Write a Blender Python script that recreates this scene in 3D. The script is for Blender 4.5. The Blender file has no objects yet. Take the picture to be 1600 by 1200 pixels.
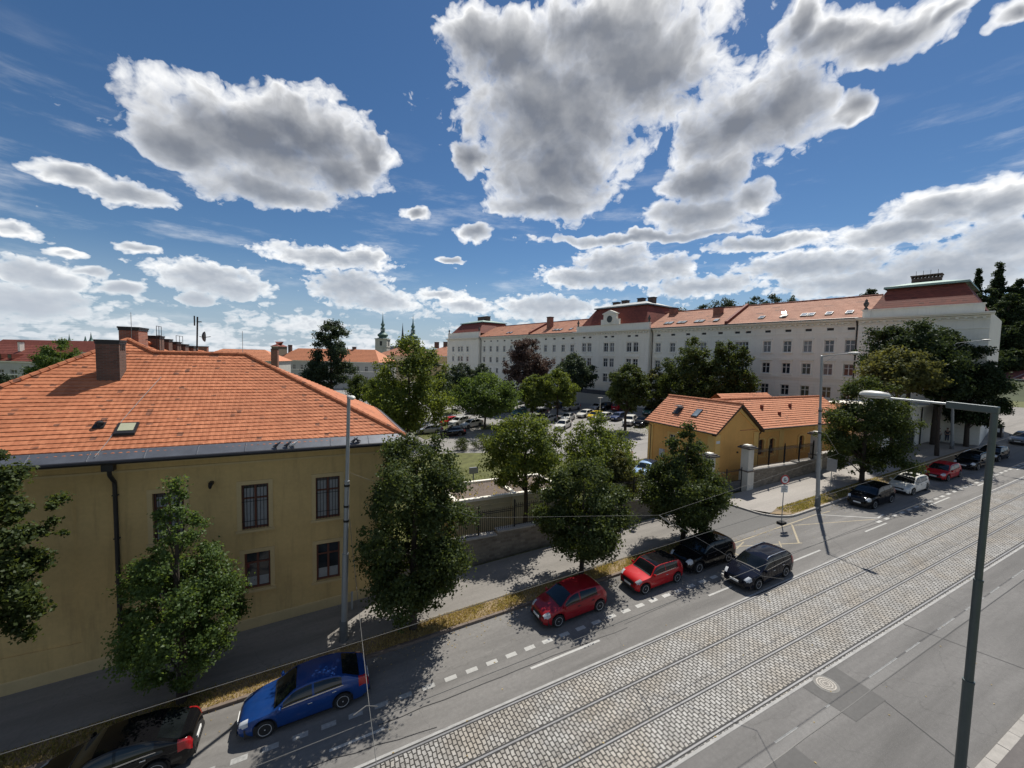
import bpy, bmesh, math, random
import numpy as np
from mathutils import Vector, Matrix

sc = bpy.context.scene
COL = sc.collection
R = math.radians

# ------------------------------------------------------------------ camera
# world: X runs up the street, Y runs across it, Z up; the street climbs 6 %
F = 640.0; EYE = 14.2
TH = R(3.6); RO = R(1.3)
cR_, sR_ = math.cos(RO), math.sin(RO); cT, sT = math.cos(TH), math.sin(TH)
SL = 0.0601; PHI = R(64.533); cp, sp = math.cos(PHI), math.sin(PHI)

def ray(x, y):
    a = (x - 800) / F; b = -(y - 600) / F
    cx = a * cR_ - b * sR_; cy = a * sR_ + b * cR_
    r = (cx, cT + cy * sT, -sT + cy * cT)
    return np.array([sp * r[0] + cp * r[1], -cp * r[0] + sp * r[1], r[2]])
def _p(r, t):
    p = r * t; p[2] += EYE; return p
def gnd(x, y, dz=0.0):                       # point of the street plane
    r = ray(x, y); return _p(r, (dz - EYE) / (r[2] - SL * r[0]))
def onz(x, y, z): r = ray(x, y); return _p(r, (z - EYE) / r[2])
def onn(x, y, n): r = ray(x, y); return _p(r, n / r[1])
def ons(x, y, s): r = ray(x, y); return _p(r, s / r[0])
def onpl(x, y, p, nr):
    r = ray(x, y); nr = np.array(nr, float); q = np.array(p, float) - [0, 0, EYE]
    return _p(r, (nr @ q) / (nr @ r))
def atd(x, y, d):                            # at horizontal distance d along the view
    r = ray(x, y); return _p(r, d / (cp * r[0] + sp * r[1]))

c0 = ray(800, 600); cx_ = ray(800 + F, 600) - c0; cy_ = ray(800, 600 - F) - c0
M = Matrix(((cx_[0], cy_[0], -c0[0], 0), (cx_[1], cy_[1], -c0[1], 0), (cx_[2], cy_[2], -c0[2], EYE), (0, 0, 0, 1)))
cd = bpy.data.cameras.new('camera'); cam = bpy.data.objects.new('camera', cd); COL.objects.link(cam)
cam.matrix_world = M
cd.sensor_width = 36.0; cd.lens = F / 1600 * 36.0; cd.clip_start = 0.2; cd.clip_end = 9000
sc.camera = cam

# ------------------------------------------------------------------ exposure
sc.view_settings.view_transform = 'Standard'; sc.view_settings.look = 'None'
sc.view_settings.exposure = 0.10; sc.view_settings.gamma = 1.0
sc.cycles.max_bounces = 6; sc.cycles.transparent_max_bounces = 6
sc.cycles.use_denoising = True
sc.cycles.sample_clamp_indirect = 6.0

# ------------------------------------------------------------------ sun
SUN_AZ = R(54.9); SUN_EL = R(58.0)           # azimuth clockwise from +Y
sdir = Vector((math.sin(SUN_AZ) * math.cos(SUN_EL), math.cos(SUN_AZ) * math.cos(SUN_EL), math.sin(SUN_EL)))
sl = bpy.data.lights.new('sun', 'SUN'); sl.energy = 5.0; sl.angle = R(0.5); sl.color = (1.0, 0.95, 0.87)
sun = bpy.data.objects.new('sun', sl); COL.objects.link(sun)
sun.rotation_euler = sdir.to_track_quat('Z', 'Y').to_euler()

# ------------------------------------------------------------------ world: sky and clouds, laid out by compass bearing and height
wd = bpy.data.worlds.new('World'); sc.world = wd; wd.use_nodes = True
nt = wd.node_tree; nt.nodes.clear()
class V:                                     # tiny expression builder for math nodes
    def __init__(s, sock): s.s = sock
    def _m(op, *a, clamp=False):
        n = nt.nodes.new('ShaderNodeMath'); n.operation = op; n.use_clamp = clamp
        for i, v in enumerate(a):
            if isinstance(v, V): nt.links.new(v.s, n.inputs[i])
            else: n.inputs[i].default_value = v
        return V(n.outputs[0])
    def __add__(s, o): return V._m('ADD', s, o)
    def __sub__(s, o): return V._m('SUBTRACT', s, o)
    def __rsub__(s, o): return V._m('SUBTRACT', o, s)
    def __mul__(s, o): return V._m('MULTIPLY', s, o)
    def __truediv__(s, o): return V._m('DIVIDE', s, o)
    __radd__ = __add__; __rmul__ = __mul__
def vmax(a, b): return V._m('MAXIMUM', a, b)
def smax(a, b, k=.12): return V._m('SMOOTH_MAX', a, b, k)
def mr(v, a, b, c=0.0, d=1.0, smooth=True):
    n = nt.nodes.new('ShaderNodeMapRange'); n.interpolation_type = 'SMOOTHSTEP' if smooth else 'LINEAR'
    nt.links.new(v.s, n.inputs[0])
    for i, q in enumerate((a, b, c, d)): n.inputs[i + 1].default_value = q
    return V(n.outputs[0])
def comb(x, y, z):
    n = nt.nodes.new('ShaderNodeCombineXYZ')
    for i, v in enumerate((x, y, z)):
        if isinstance(v, V): nt.links.new(v.s, n.inputs[i])
        else: n.inputs[i].default_value = v
    return n.outputs[0]
def noise(vec, scale, detail, rough=.55, lac=2.0, dist=0.0):
    n = nt.nodes.new('ShaderNodeTexNoise'); nt.links.new(vec, n.inputs['Vector'])
    n.inputs['Scale'].default_value = scale; n.inputs['Detail'].default_value = detail
    n.inputs['Roughness'].default_value = rough; n.inputs['Lacunarity'].default_value = lac
    n.inputs['Distortion'].default_value = dist
    return V(n.outputs[0])
def mixc(f, a, b):
    n = nt.nodes.new('ShaderNodeMix'); n.data_type = 'RGBA'
    if isinstance(f, V): nt.links.new(f.s, n.inputs[0])
    else: n.inputs[0].default_value = f
    for i, v in ((6, a), (7, b)):
        if isinstance(v, tuple): n.inputs[i].default_value = (*v, 1)
        else: nt.links.new(v, n.inputs[i])
    return n.outputs[2]
tc = nt.nodes.new('ShaderNodeTexCoord'); sx = nt.nodes.new('ShaderNodeSeparateXYZ'); nt.links.new(tc.outputs['Generated'], sx.inputs[0])
gx, gy, gz_ = (V(sx.outputs[i]) for i in range(3))
az = V._m('ARCTAN2', gx * sp + gy * (-cp), gx * cp + gy * sp)
el = V._m('ARCSINE', gz_)
def azel(x, y):
    r = ray(x, y); r = r / np.linalg.norm(r)
    return math.atan2(sp * r[0] - cp * r[1], cp * r[0] + sp * r[1]), math.asin(r[2])
CL = [(870,170,170,130),(1000,110,150,120),(800,80,110,80),(870,270,100,85),(930,50,190,70),(1225,165,85,75),(1150,200,105,70),(755,60,60,55),
      (850,320,95,28),(735,245,30,40),(1100,280,75,40),(1085,335,90,32),(1170,310,40,25),
      (1300,60,95,40),(1400,50,110,45),(1250,45,45,45),(1480,15,60,22),(1592,15,45,30),(1330,165,34,26),
      (400,225,190,75),(290,225,95,40),(470,210,125,72),(520,265,80,45),(420,300,130,26),(570,240,42,40),
      (105,272,75,22),(200,300,85,22),(650,334,20,10),(740,368,30,16),(215,387,38,10),(700,408,24,6),
      (320,432,88,28),(510,402,108,18),(570,400,42,20),(550,450,66,30),(370,450,60,20),(600,470,60,18),
      (70,430,90,26),(40,470,130,34),(20,357,55,13),(190,450,36,12),(140,425,40,10),(100,395,30,8),(310,468,30,10),
      (960,405,60,26),(900,432,56,18),(1050,418,44,22),(980,430,110,20),(730,478,50,14),(850,482,90,20),(1100,448,90,18),(690,462,40,10),
      (1480,320,120,34),(1565,312,90,36),(1400,365,110,22),(1580,375,100,40),(1480,420,170,40),(1270,415,130,26),(1200,380,110,14),(1350,440,160,24),(1000,372,170,9)]
hi_ = mr(el, .16, .42)                      # 0 for the small far clouds near the horizon, 1 for the big near ones
pv = comb(az, el * 1.25, 0.37)
w1 = noise(pv, 9, 3, .5); w2 = noise(comb(az, el * 1.25, 5.7), 9, 3, .5)
w3 = noise(comb(az, el * 1.25, 9.2), 30, 2, .5)
wamp = hi_ * .075 + .025
azw = az + (w1 - .5) * wamp + (w3 - .5) * .03; elw = el + (w2 - .5) * wamp * .8 + (w3 - .5) * .016
def blobs(a_, e_):
    src = comb(a_, e_, 0.0); out = None
    for (x, y, rx, ry) in CL:
        a0, e0 = azel(x, y)
        a1 = azel(x + rx, y)[0]; a2 = azel(x - rx, y)[0]; e1 = azel(x, y - ry)[1]; e2 = azel(x, y + ry)[1]
        ra = abs(a1 - a2) / 2 * 1.12; re = abs(e1 - e2) / 2 * 1.12
        mp = nt.nodes.new('ShaderNodeMapping')
        mp.inputs['Scale'].default_value = (1 / ra, 1 / re, 1); mp.inputs['Location'].default_value = (-a0 / ra, -e0 / re, 0)
        nt.links.new(src, mp.inputs['Vector'])
        ln = nt.nodes.new('ShaderNodeVectorMath'); ln.operation = 'LENGTH'; nt.links.new(mp.outputs[0], ln.inputs[0])
        f = V(ln.outputs['Value'])
        out = f if out is None else V._m('SMOOTH_MIN', out, f, .12)
    return 1.0 - out
field = blobs(azw, elw)
field_up = blobs(azw + .012, elw + .05)      # the same clouds a little nearer the sun: where it is thin the rim glows
def lerp(t, a, b): return a + (b - a) * t
pvl = comb(az, el * 1.6, 2.2)
n_big = lerp(hi_, noise(pvl, 30, 9, .56), noise(pv, 13, 12, .56))
n_lo = lerp(hi_, noise(pvl, 30, 3, .5), noise(pv, 13, 4, .5))
n_lo2 = lerp(hi_, noise(comb(az + .004, el * 1.6 + .014, 2.2), 30, 3, .5), noise(comb(az + .012, el * 1.25 + .034, .37), 13, 4, .5))
def voro(vec, sc_, det):
    v = nt.nodes.new('ShaderNodeTexVoronoi'); v.feature = 'F1'; nt.links.new(vec, v.inputs['Vector']); v.inputs['Scale'].default_value = sc_; v.inputs['Detail'].default_value = det; v.inputs['Roughness'].default_value = .55
    return V(v.outputs['Distance'])
puff = .55 - lerp(hi_, voro(comb(azw, elw * 1.5, 4.4), 46, 2), voro(comb(azw, elw * 1.25, 1.9), 20, 3))
n_fine = noise(comb(azw, elw * 1.3, 7.7), 42, 6, .62)
D = field * 1.1 + (n_big - .50) * 1.15 + puff * .42 + .13 + (n_fine - .5) * .42 * (1.0 - hi_ * .25)
# a low bank of small cumulus that thickens towards the horizon
k = V._m('DIVIDE', 1.0, vmax(el + .12, .02))
n_bank = noise(comb(az * 1.5, k * .20, 3.1), 6.0, 10, .55)
lowness = mr(el, .24, .03)
D2 = (n_bank - .56) * 2.3 + lowness * .70 - .30 + puff * .42
# unseen cumulus behind and beside the view, added as fill light for shaded fronts
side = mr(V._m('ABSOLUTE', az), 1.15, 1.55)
D_fill = (noise(comb(gx * 1.0, gy * 1.0, gz_ * 1.6), 3.2, 8, .55) - .495) * 2.6 * side - (1.0 - side)
Dm = vmax(vmax(D, D2), D_fill)
above = mr(el, -.02, .0)
def exp_(v): return V._m('EXPONENT', v)
dens = vmax(Dm + .03, 0.0)
wisp = mr(noise(comb(az * 1.6, el * 7.0, 6.6), 3.0, 7, .62), .50, .80) * mr(el, .50, .28) * .42
alpha = (1.0 - (1.0 - wisp) * exp_(dens * -4.6)) * above
# how much cloud the sunlight has crossed: thin rims glow, thick middles turn grey, and each puff has a lit and a shaded side
relief = (n_lo - n_lo2) * 1.25 + puff * .16
deep = vmax(vmax(field * 1.30, D2 * .55) + (n_lo - .5) * .75 + puff * .42 + .02 - (vmax(.45 - field_up, 0.0)) * .28, 0.0)
sdot = gx * sdir.x + gy * sdir.y + gz_ * sdir.z
glow = V._m('POWER', vmax(sdot, 0.0), 14.0)
trans = exp_(deep * -3.1)
lum = trans * (1.0 + glow * .75) + relief * 1.15 * (trans * .6 + .25)
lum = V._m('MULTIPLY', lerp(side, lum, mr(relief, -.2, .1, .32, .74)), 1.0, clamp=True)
base_ = mixc(hi_, (.33, .365, .42), (.165, .180, .212))
base_ = mixc(glow, base_, (.30, .31, .33))
ccol = mixc(lum, base_, (1.04, 1.03, 1.0))
low_haze = mr(el, .22, 0.0)
ccol = mixc(low_haze * .60, ccol, (.54, .59, .66))
sky = nt.nodes.new('ShaderNodeTexSky'); sky.sky_type = 'NISHITA'; sky.sun_disc = False
sky.sun_elevation = SUN_EL; sky.sun_rotation = SUN_AZ
sky.altitude = 600; sky.air_density = 1.0; sky.dust_density = .2; sky.ozone_density = 4.0
b1 = nt.nodes.new('ShaderNodeBackground'); b1.inputs[1].default_value = 0.072
hs = nt.nodes.new('ShaderNodeHueSaturation'); hs.inputs['Saturation'].default_value = 1.16; nt.links.new(sky.outputs[0], hs.inputs['Color'])
nt.links.new(mixc(low_haze * .8, hs.outputs[0], (5.0, 6.4, 8.0)), b1.inputs[0])
b2 = nt.nodes.new('ShaderNodeBackground'); b2.inputs[1].default_value = 1.10
nt.links.new(ccol, b2.inputs[0])
mx = nt.nodes.new('ShaderNodeMixShader'); nt.links.new((alpha * .97).s, mx.inputs[0])
nt.links.new(b1.outputs[0], mx.inputs[1]); nt.links.new(b2.outputs[0], mx.inputs[2])
wo = nt.nodes.new('ShaderNodeOutputWorld'); nt.links.new(mx.outputs[0], wo.inputs[0])
wd.cycles.sampling_method = 'MANUAL'; wd.cycles.sample_map_resolution = 512

# ------------------------------------------------------------------ helpers
ORG = {}
def tag(o, label=None, cat=None, group=None, kind=None):
    if label: o['label'] = label
    if cat: o['category'] = cat
    if group: o['group'] = group
    if kind: o['kind'] = kind
    return o
def empty(name, loc, label=None, cat=None, group=None, rot=None):
    o = bpy.data.objects.new(name, None); COL.objects.link(o); o.location = loc
    o.empty_display_size = .3
    if rot is not None: o.rotation_euler = rot
    ORG[o.name] = np.array(loc, float)
    return tag(o, label, cat, group)
class MB:
    """collects shapes for ONE mesh object"""
    def __init__(s): s.v = []; s.f = []; s.m = []; s.mi = 0
    def quad(s, *p):
        n = len(s.v); s.v += [tuple(float(c) for c in q) for q in p]; s.f.append(tuple(range(n, n + len(p)))); s.m.append(s.mi); return s
    def poly(s, pts): return s.quad(*pts)
    def box(s, x0, y0, z0, x1, y1, z1, fr=None):
        P = [(x0, y0, z0), (x1, y0, z0), (x1, y1, z0), (x0, y1, z0), (x0, y0, z1), (x1, y0, z1), (x1, y1, z1), (x0, y1, z1)]
        if fr is not None: P = [fr(p) for p in P]
        n = len(s.v); s.v += [tuple(map(float, p)) for p in P]
        for q in ((0, 3, 2, 1), (4, 5, 6, 7), (0, 1, 5, 4), (1, 2, 6, 5), (2, 3, 7, 6), (3, 0, 4, 7)):
            s.f.append(tuple(n + i for i in q)); s.m.append(s.mi)
        return s
    def tube(s, pts, rad, sides=8, caps=True):
        pts = [np.array(p, float) for p in pts]
        if not hasattr(rad, '__len__'): rad = [rad] * len(pts)
        n0 = len(s.v); up = None
        for i, p in enumerate(pts):
            d = pts[min(i + 1, len(pts) - 1)] - pts[max(i - 1, 0)]; d = d / (np.linalg.norm(d) + 1e-9)
            if up is None: up = np.array([0, 0, 1.]) if abs(d[2]) < .9 else np.array([1., 0, 0])
            a = np.cross(d, up); a /= np.linalg.norm(a) + 1e-9; b = np.cross(a, d); up = b
            for k in range(sides):
                t = 2 * math.pi * k / sides; q = p + rad[i] * (math.cos(t) * a + math.sin(t) * b); s.v.append(tuple(q))
        for i in range(len(pts) - 1):
            for k in range(sides):
                a = n0 + i * sides + k; b = n0 + i * sides + (k + 1) % sides
                s.f.append((a, b, b + sides, a + sides)); s.m.append(s.mi)
        if caps:
            s.f.append(tuple(n0 + k for k in range(sides))[::-1]); s.m.append(s.mi)
            e = n0 + (len(pts) - 1) * sides; s.f.append(tuple(e + k for k in range(sides))); s.m.append(s.mi)
        return s
    def lathe(s, prof, c=(0, 0, 0), sides=12, frame=None):
        n0 = len(s.v)
        for r, z in prof:
            for k in range(sides):
                t = 2 * math.pi * (k + .5) / sides; p = (c[0] + r * math.cos(t), c[1] + r * math.sin(t), c[2] + z)
                s.v.append(tuple(frame(p)) if frame else p)
        for i in range(len(prof) - 1):
            for k in range(sides):
                a = n0 + i * sides + k; b = n0 + i * sides + (k + 1) % sides
                s.f.append((a, b, b + sides, a + sides)); s.m.append(s.mi)
        s.f.append(tuple(n0 + k for k in range(sides))[::-1]); s.m.append(s.mi)
        e = n0 + (len(prof) - 1) * sides; s.f.append(tuple(e + k for k in range(sides))); s.m.append(s.mi)
        return s
    def prism(s, outline, z0, z1, fr=None):
        n = len(s.v); k = len(outline)
        P = [(x, y, z0) for x, y in outline] + [(x, y, z1) for x, y in outline]
        if fr is not None: P = [fr(p) for p in P]
        s.v += [tuple(map(float, p)) for p in P]
        s.f.append(tuple(n + i for i in range(k))[::-1]); s.m.append(s.mi)
        s.f.append(tuple(n + k + i for i in range(k))); s.m.append(s.mi)
        for i in range(k):
            j = (i + 1) % k; s.f.append((n + i, n + j, n + k + j, n + k + i)); s.m.append(s.mi)
        return s
    def build(s, name, mats, parent=None, smooth=False, bevel=0, sub=0):
        if not isinstance(mats, (list, tuple)): mats = [mats]
        off = ORG[parent.name] if parent is not None else np.zeros(3)
        me = bpy.data.meshes.new(name)
        v = (np.array(s.v, float).reshape(-1, 3) - off) if s.v else np.zeros((0, 3))
        me.from_pydata(v.tolist(), [], s.f)
        for m in mats: me.materials.append(m)
        if len(mats) > 1: me.polygons.foreach_set('material_index', s.m)
        if smooth:
            me.polygons.foreach_set('use_smooth', [True] * len(me.polygons))
            try: me.set_sharp_from_angle(angle=R(smooth if smooth is not True else 40))
            except Exception: pass
        me.update()
        o = bpy.data.objects.new(name, me); COL.objects.link(o)
        if parent is not None: o.parent = parent
        ORG[o.name] = off
        if bevel:
            b = o.modifiers.new('bevel', 'BEVEL'); b.width = bevel; b.segments = 2; b.limit_method = 'ANGLE'
        return o
def np_mesh(name, v, f, mat, parent=None, smooth=False):
    """fast mesh of equal-sided faces from arrays (local coordinates)"""
    me = bpy.data.meshes.new(name); v = np.asarray(v, np.float32); f = np.asarray(f, np.int32)
    nf, k = f.shape
    me.vertices.add(len(v)); me.vertices.foreach_set('co', v.ravel())
    me.loops.add(nf * k); me.loops.foreach_set('vertex_index', f.ravel())
    me.polygons.add(nf); me.polygons.foreach_set('loop_start', np.arange(0, nf * k, k, dtype=np.int32))
    if smooth: me.polygons.foreach_set('use_smooth', np.ones(nf, bool))
    me.materials.append(mat); me.update(calc_edges=True); me.validate()
    o = bpy.data.objects.new(name, me); COL.objects.link(o)
    if parent is not None: o.parent = parent; ORG[o.name] = ORG[parent.name]
    return o
def kids(o): return [c for c in COL.objects if c.parent == o]
def copy_tree(o, parent=None, _all=None):
    c = o.copy(); COL.objects.link(c)
    if parent is not None: c.parent = parent
    for ch in list(o.children): copy_tree(ch, c)
    return c

# ------------------------------------------------------------------ materials
MATS = {}
def newmat(name):
    m = bpy.data.materials.new(name); m.use_nodes = True; t = m.node_tree; t.nodes.clear()
    out = t.nodes.new('ShaderNodeOutputMaterial'); p = t.nodes.new('ShaderNodeBsdfPrincipled'); t.links.new(p.outputs[0], out.inputs[0])
    return m, t, p, out
def nd(t, typ, **kw):
    n = t.nodes.new(typ)
    for k, v in kw.items():
        if k in n.inputs: n.inputs[k].default_value = v
        else: setattr(n, k, v)
    return n
def tmix(t, f, a, b, mode='MIX'):
    n = t.nodes.new('ShaderNodeMix'); n.data_type = 'RGBA'; n.blend_type = mode
    if hasattr(f, 'is_linked'): t.links.new(f, n.inputs[0])
    else: n.inputs[0].default_value = f
    for i, v in ((6, a), (7, b)):
        if isinstance(v, tuple): n.inputs[i].default_value = (*v[:3], 1)
        else: t.links.new(v, n.inputs[i])
    return n.outputs[2]
def tramp(t, f, a, b, c=0., d=1.):
    n = t.nodes.new('ShaderNodeMapRange'); t.links.new(f, n.inputs[0])
    for i, q in enumerate((a, b, c, d)): n.inputs[i + 1].default_value = q
    return n.outputs[0]
def tnoise(t, vec, sc_, det=4, ro=.55):
    n = nd(t, 'ShaderNodeTexNoise'); n.inputs['Scale'].default_value = sc_; n.inputs['Detail'].default_value = det; n.inputs['Roughness'].default_value = ro
    if vec is not None: t.links.new(vec, n.inputs['Vector'])
    return n.outputs[0]
def tcoord(t, which='Object', scale=None, rot=None):
    c = t.nodes.new('ShaderNodeTexCoord').outputs[which]
    if scale is None and rot is None: return c
    mp = t.nodes.new('ShaderNodeMapping'); t.links.new(c, mp.inputs[0])
    if scale: mp.inputs['Scale'].default_value = scale
    if rot: mp.inputs['Rotation'].default_value = rot
    return mp.outputs[0]
def tbump(t, p, h, strength=.3, dist=.02):
    b = nd(t, 'ShaderNodeBump'); b.inputs['Strength'].default_value = strength; b.inputs['Distance'].default_value = dist
    t.links.new(h, b.inputs['Height']); t.links.new(b.outputs[0], p.inputs['Normal'])
def mat(name, col, rough=.7, metal=0., var=.18, scale=3., bump=.0, bscale=40., coat=0., stain=0., spec=None):
    """plain surface with uneven colour: large soft blotches, fine grain, optional vertical weather streaks"""
    if name in MATS: return MATS[name]
    m, t, p, out = newmat(name); c = tcoord(t)
    n1 = tnoise(t, c, scale, 5, .6); n2 = tnoise(t, c, scale * 9, 4, .6)
    dark = tuple(x * (1 - var) for x in col); lite = tuple(min(1, x * (1 + var)) for x in col)
    k = tmix(t, tramp(t, n1, .3, .7), dark, lite)
    k = tmix(t, .35, k, tmix(t, tramp(t, n2, .3, .7), dark, lite))
    if stain:
        s = tnoise(t, tcoord(t, scale=(1.3, 1.3, .12)), 2.2, 5, .65)
        k = tmix(t, tramp(t, s, .52, .75, 0, stain), k, tuple(x * .55 for x in col))
    t.links.new(k, p.inputs['Base Color'])
    p.inputs['Roughness'].default_value = rough; p.inputs['Metallic'].default_value = metal
    if coat: p.inputs['Coat Weight'].default_value = coat; p.inputs['Coat Roughness'].default_value = .04
    if spec is not None: p.inputs['Specular IOR Level'].default_value = spec
    if bump: tbump(t, p, tnoise(t, c, bscale, 4), bump, .02)
    MATS[name] = m; return m

def mat_asphalt(name, col, speck=.5, cracks=True, patch=.25):
    m, t, p, out = newmat(name); c = tcoord(t)
    n1 = tnoise(t, tcoord(t, scale=(.10, 1, 1)), .9, 6, .65); n2 = tnoise(t, c, 90, 3, .7); n3 = tnoise(t, c, 7, 5, .6)
    k = tmix(t, tramp(t, n1, .3, .7), tuple(x * (1 - patch) for x in col), tuple(x * (1 + patch) for x in col))
    k = tmix(t, tramp(t, n3, .35, .75, 0, .5), k, tuple(x * .70 for x in col))
    k = tmix(t, tramp(t, n2, .55, .72, 0, speck), k, tuple(min(1, x * 2.1) for x in col))
    if cracks:
        v = nd(t, 'ShaderNodeTexVoronoi'); v.feature = 'DISTANCE_TO_EDGE'; v.inputs['Scale'].default_value = .22
        w = t.nodes.new('ShaderNodeVectorMath'); w.operation = 'ADD'; nn = nd(t, 'ShaderNodeTexNoise'); nn.inputs['Scale'].default_value = 1.1; nn.inputs['Detail'].default_value = 6
        t.links.new(c, nn.inputs['Vector']); t.links.new(c, w.inputs[0]); t.links.new(nn.outputs['Color'], w.inputs[1]); t.links.new(w.outputs[0], v.inputs['Vector'])
        k = tmix(t, tramp(t, v.outputs['Distance'], .001, .005, .30, 0), k, tuple(x * .45 for x in col))
    t.links.new(k, p.inputs['Base Color']); p.inputs['Roughness'].default_value = .82
    p.inputs['Specular IOR Level'].default_value = .35
    tbump(t, p, n2, .35, .012); MATS[name] = m; return m

def mat_cobble():
    m, t, p, out = newmat('granite_setts'); c = tcoord(t)
    nn = nd(t, 'ShaderNodeTexNoise'); nn.inputs['Scale'].default_value = 3.2; nn.inputs['Detail'].default_value = 3; t.links.new(c, nn.inputs['Vector'])
    sub = t.nodes.new('ShaderNodeVectorMath'); sub.operation = 'SUBTRACT'; sub.inputs[1].default_value = (.5, .5, .5); t.links.new(nn.outputs['Color'], sub.inputs[0])
    scl = t.nodes.new('ShaderNodeVectorMath'); scl.operation = 'SCALE'; scl.inputs['Scale'].default_value = .11; t.links.new(sub.outputs[0], scl.inputs[0])
    add = t.nodes.new('ShaderNodeVectorMath'); add.operation = 'ADD'; t.links.new(c, add.inputs[0]); t.links.new(scl.outputs[0], add.inputs[1])
    sp_ = t.nodes.new('ShaderNodeSeparateXYZ'); t.links.new(add.outputs[0], sp_.inputs[0])
    cb = t.nodes.new('ShaderNodeCombineXYZ'); t.links.new(sp_.outputs[1], cb.inputs[0]); t.links.new(sp_.outputs[0], cb.inputs[1])
    b = nd(t, 'ShaderNodeTexBrick'); t.links.new(cb.outputs[0], b.inputs['Vector'])
    b.inputs['Scale'].default_value = 1.0; b.inputs['Brick Width'].default_value = .235; b.inputs['Row Height'].default_value = .155
    b.inputs['Mortar Size'].default_value = .026; b.inputs['Mortar Smooth'].default_value = .5; b.inputs['Bias'].default_value = -.1
    b.inputs['Color1'].default_value = (.29, .28, .26, 1); b.inputs['Color2'].default_value = (.43, .42, .395, 1); b.inputs['Mortar'].default_value = (.035, .032, .028, 1)
    b.offset = .5; b.squash = 1.0
    n1 = tnoise(t, c, .55, 4, .6); n2 = tnoise(t, c, 26, 4, .6)
    k = tmix(t, tramp(t, n1, .42, .68, 0, .42), b.outputs['Color'], (.62, .55, .45), 'MULTIPLY')
    k2 = tmix(t, tramp(t, n1, .42, .68, 0, .55), k, tmix(t, 1.0, b.outputs['Color'], (1.05, .94, .80), 'MULTIPLY'))
    k3 = tmix(t, tramp(t, n2, .35, .75, 0, .45), k2, tmix(t, 1.0, k2, (.62, .62, .62), 'MULTIPLY'))
    n4 = tnoise(t, c, 1.9, 3, .6)
    k3 = tmix(t, tramp(t, n4, .58, .72, 0, .5), k3, tmix(t, 1.0, k3, (.55, .55, .58), 'MULTIPLY'))
    n5 = tnoise(t, tcoord(t, scale=(.07, 1.5, 1)), 1.0, 5, .6); k3 = tmix(t, tramp(t, n5, .45, .72, 0, .55), k3, tmix(t, 1.0, k3, (.60, .57, .53), 'MULTIPLY'))
    t.links.new(k3, p.inputs['Base Color']); p.inputs['Roughness'].default_value = .62; p.inputs['Specular IOR Level'].default_value = .45
    inv = t.nodes.new('ShaderNodeMath'); inv.operation = 'SUBTRACT'; inv.inputs[0].default_value = 1; t.links.new(b.outputs['Fac'], inv.inputs[1])
    ad = t.nodes.new('ShaderNodeMath'); ad.operation = 'MULTIPLY_ADD'; t.links.new(n2, ad.inputs[0]); ad.inputs[1].default_value = .25; t.links.new(inv.outputs[0], ad.inputs[2])
    tbump(t, p, ad.outputs[0], .8, .03); return m

def mat_brickish(name, c1, c2, mortar, bw, rh, ms=.012, axis='x', rough=.85, bump=.4, noise_dark=.4):
    """masonry or tiles: courses along one horizontal axis and up the height"""
    m, t, p, out = newmat(name); c = tcoord(t); s = t.nodes.new('ShaderNodeSeparateXYZ'); t.links.new(c, s.inputs[0])
    cb = t.nodes.new('ShaderNodeCombineXYZ')
    if axis == 'xy':
        a = t.nodes.new('ShaderNodeMath'); a.operation = 'ADD'; t.links.new(s.outputs[0], a.inputs[0]); t.links.new(s.outputs[1], a.inputs[1]); t.links.new(a.outputs[0], cb.inputs[0])
    else: t.links.new(s.outputs[0 if axis == 'x' else 1], cb.inputs[0])
    t.links.new(s.outputs[2], cb.inputs[1])
    b = nd(t, 'ShaderNodeTexBrick'); t.links.new(cb.outputs[0], b.inputs['Vector']); b.inputs['Scale'].default_value = 1
    b.inputs['Brick Width'].default_value = bw; b.inputs['Row Height'].default_value = rh; b.inputs['Mortar Size'].default_value = ms
    b.inputs['Color1'].default_value = (*c1, 1); b.inputs['Color2'].default_value = (*c2, 1); b.inputs['Mortar'].default_value = (*mortar, 1)
    n = tnoise(t, c, 1.4, 5, .65)
    k = tmix(t, tramp(t, n, .4, .75, 0, noise_dark), b.outputs['Color'], tuple(x * .5 for x in c1))
    t.links.new(k, p.inputs['Base Color']); p.inputs['Roughness'].default_value = rough
    if bump:
        inv = t.nodes.new('ShaderNodeMath'); inv.operation = 'SUBTRACT'; inv.inputs[0].default_value = 1; t.links.new(b.outputs['Fac'], inv.inputs[1]); tbump(t, p, inv.outputs[0], bump, .02)
    MATS[name] = m; return m

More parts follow.
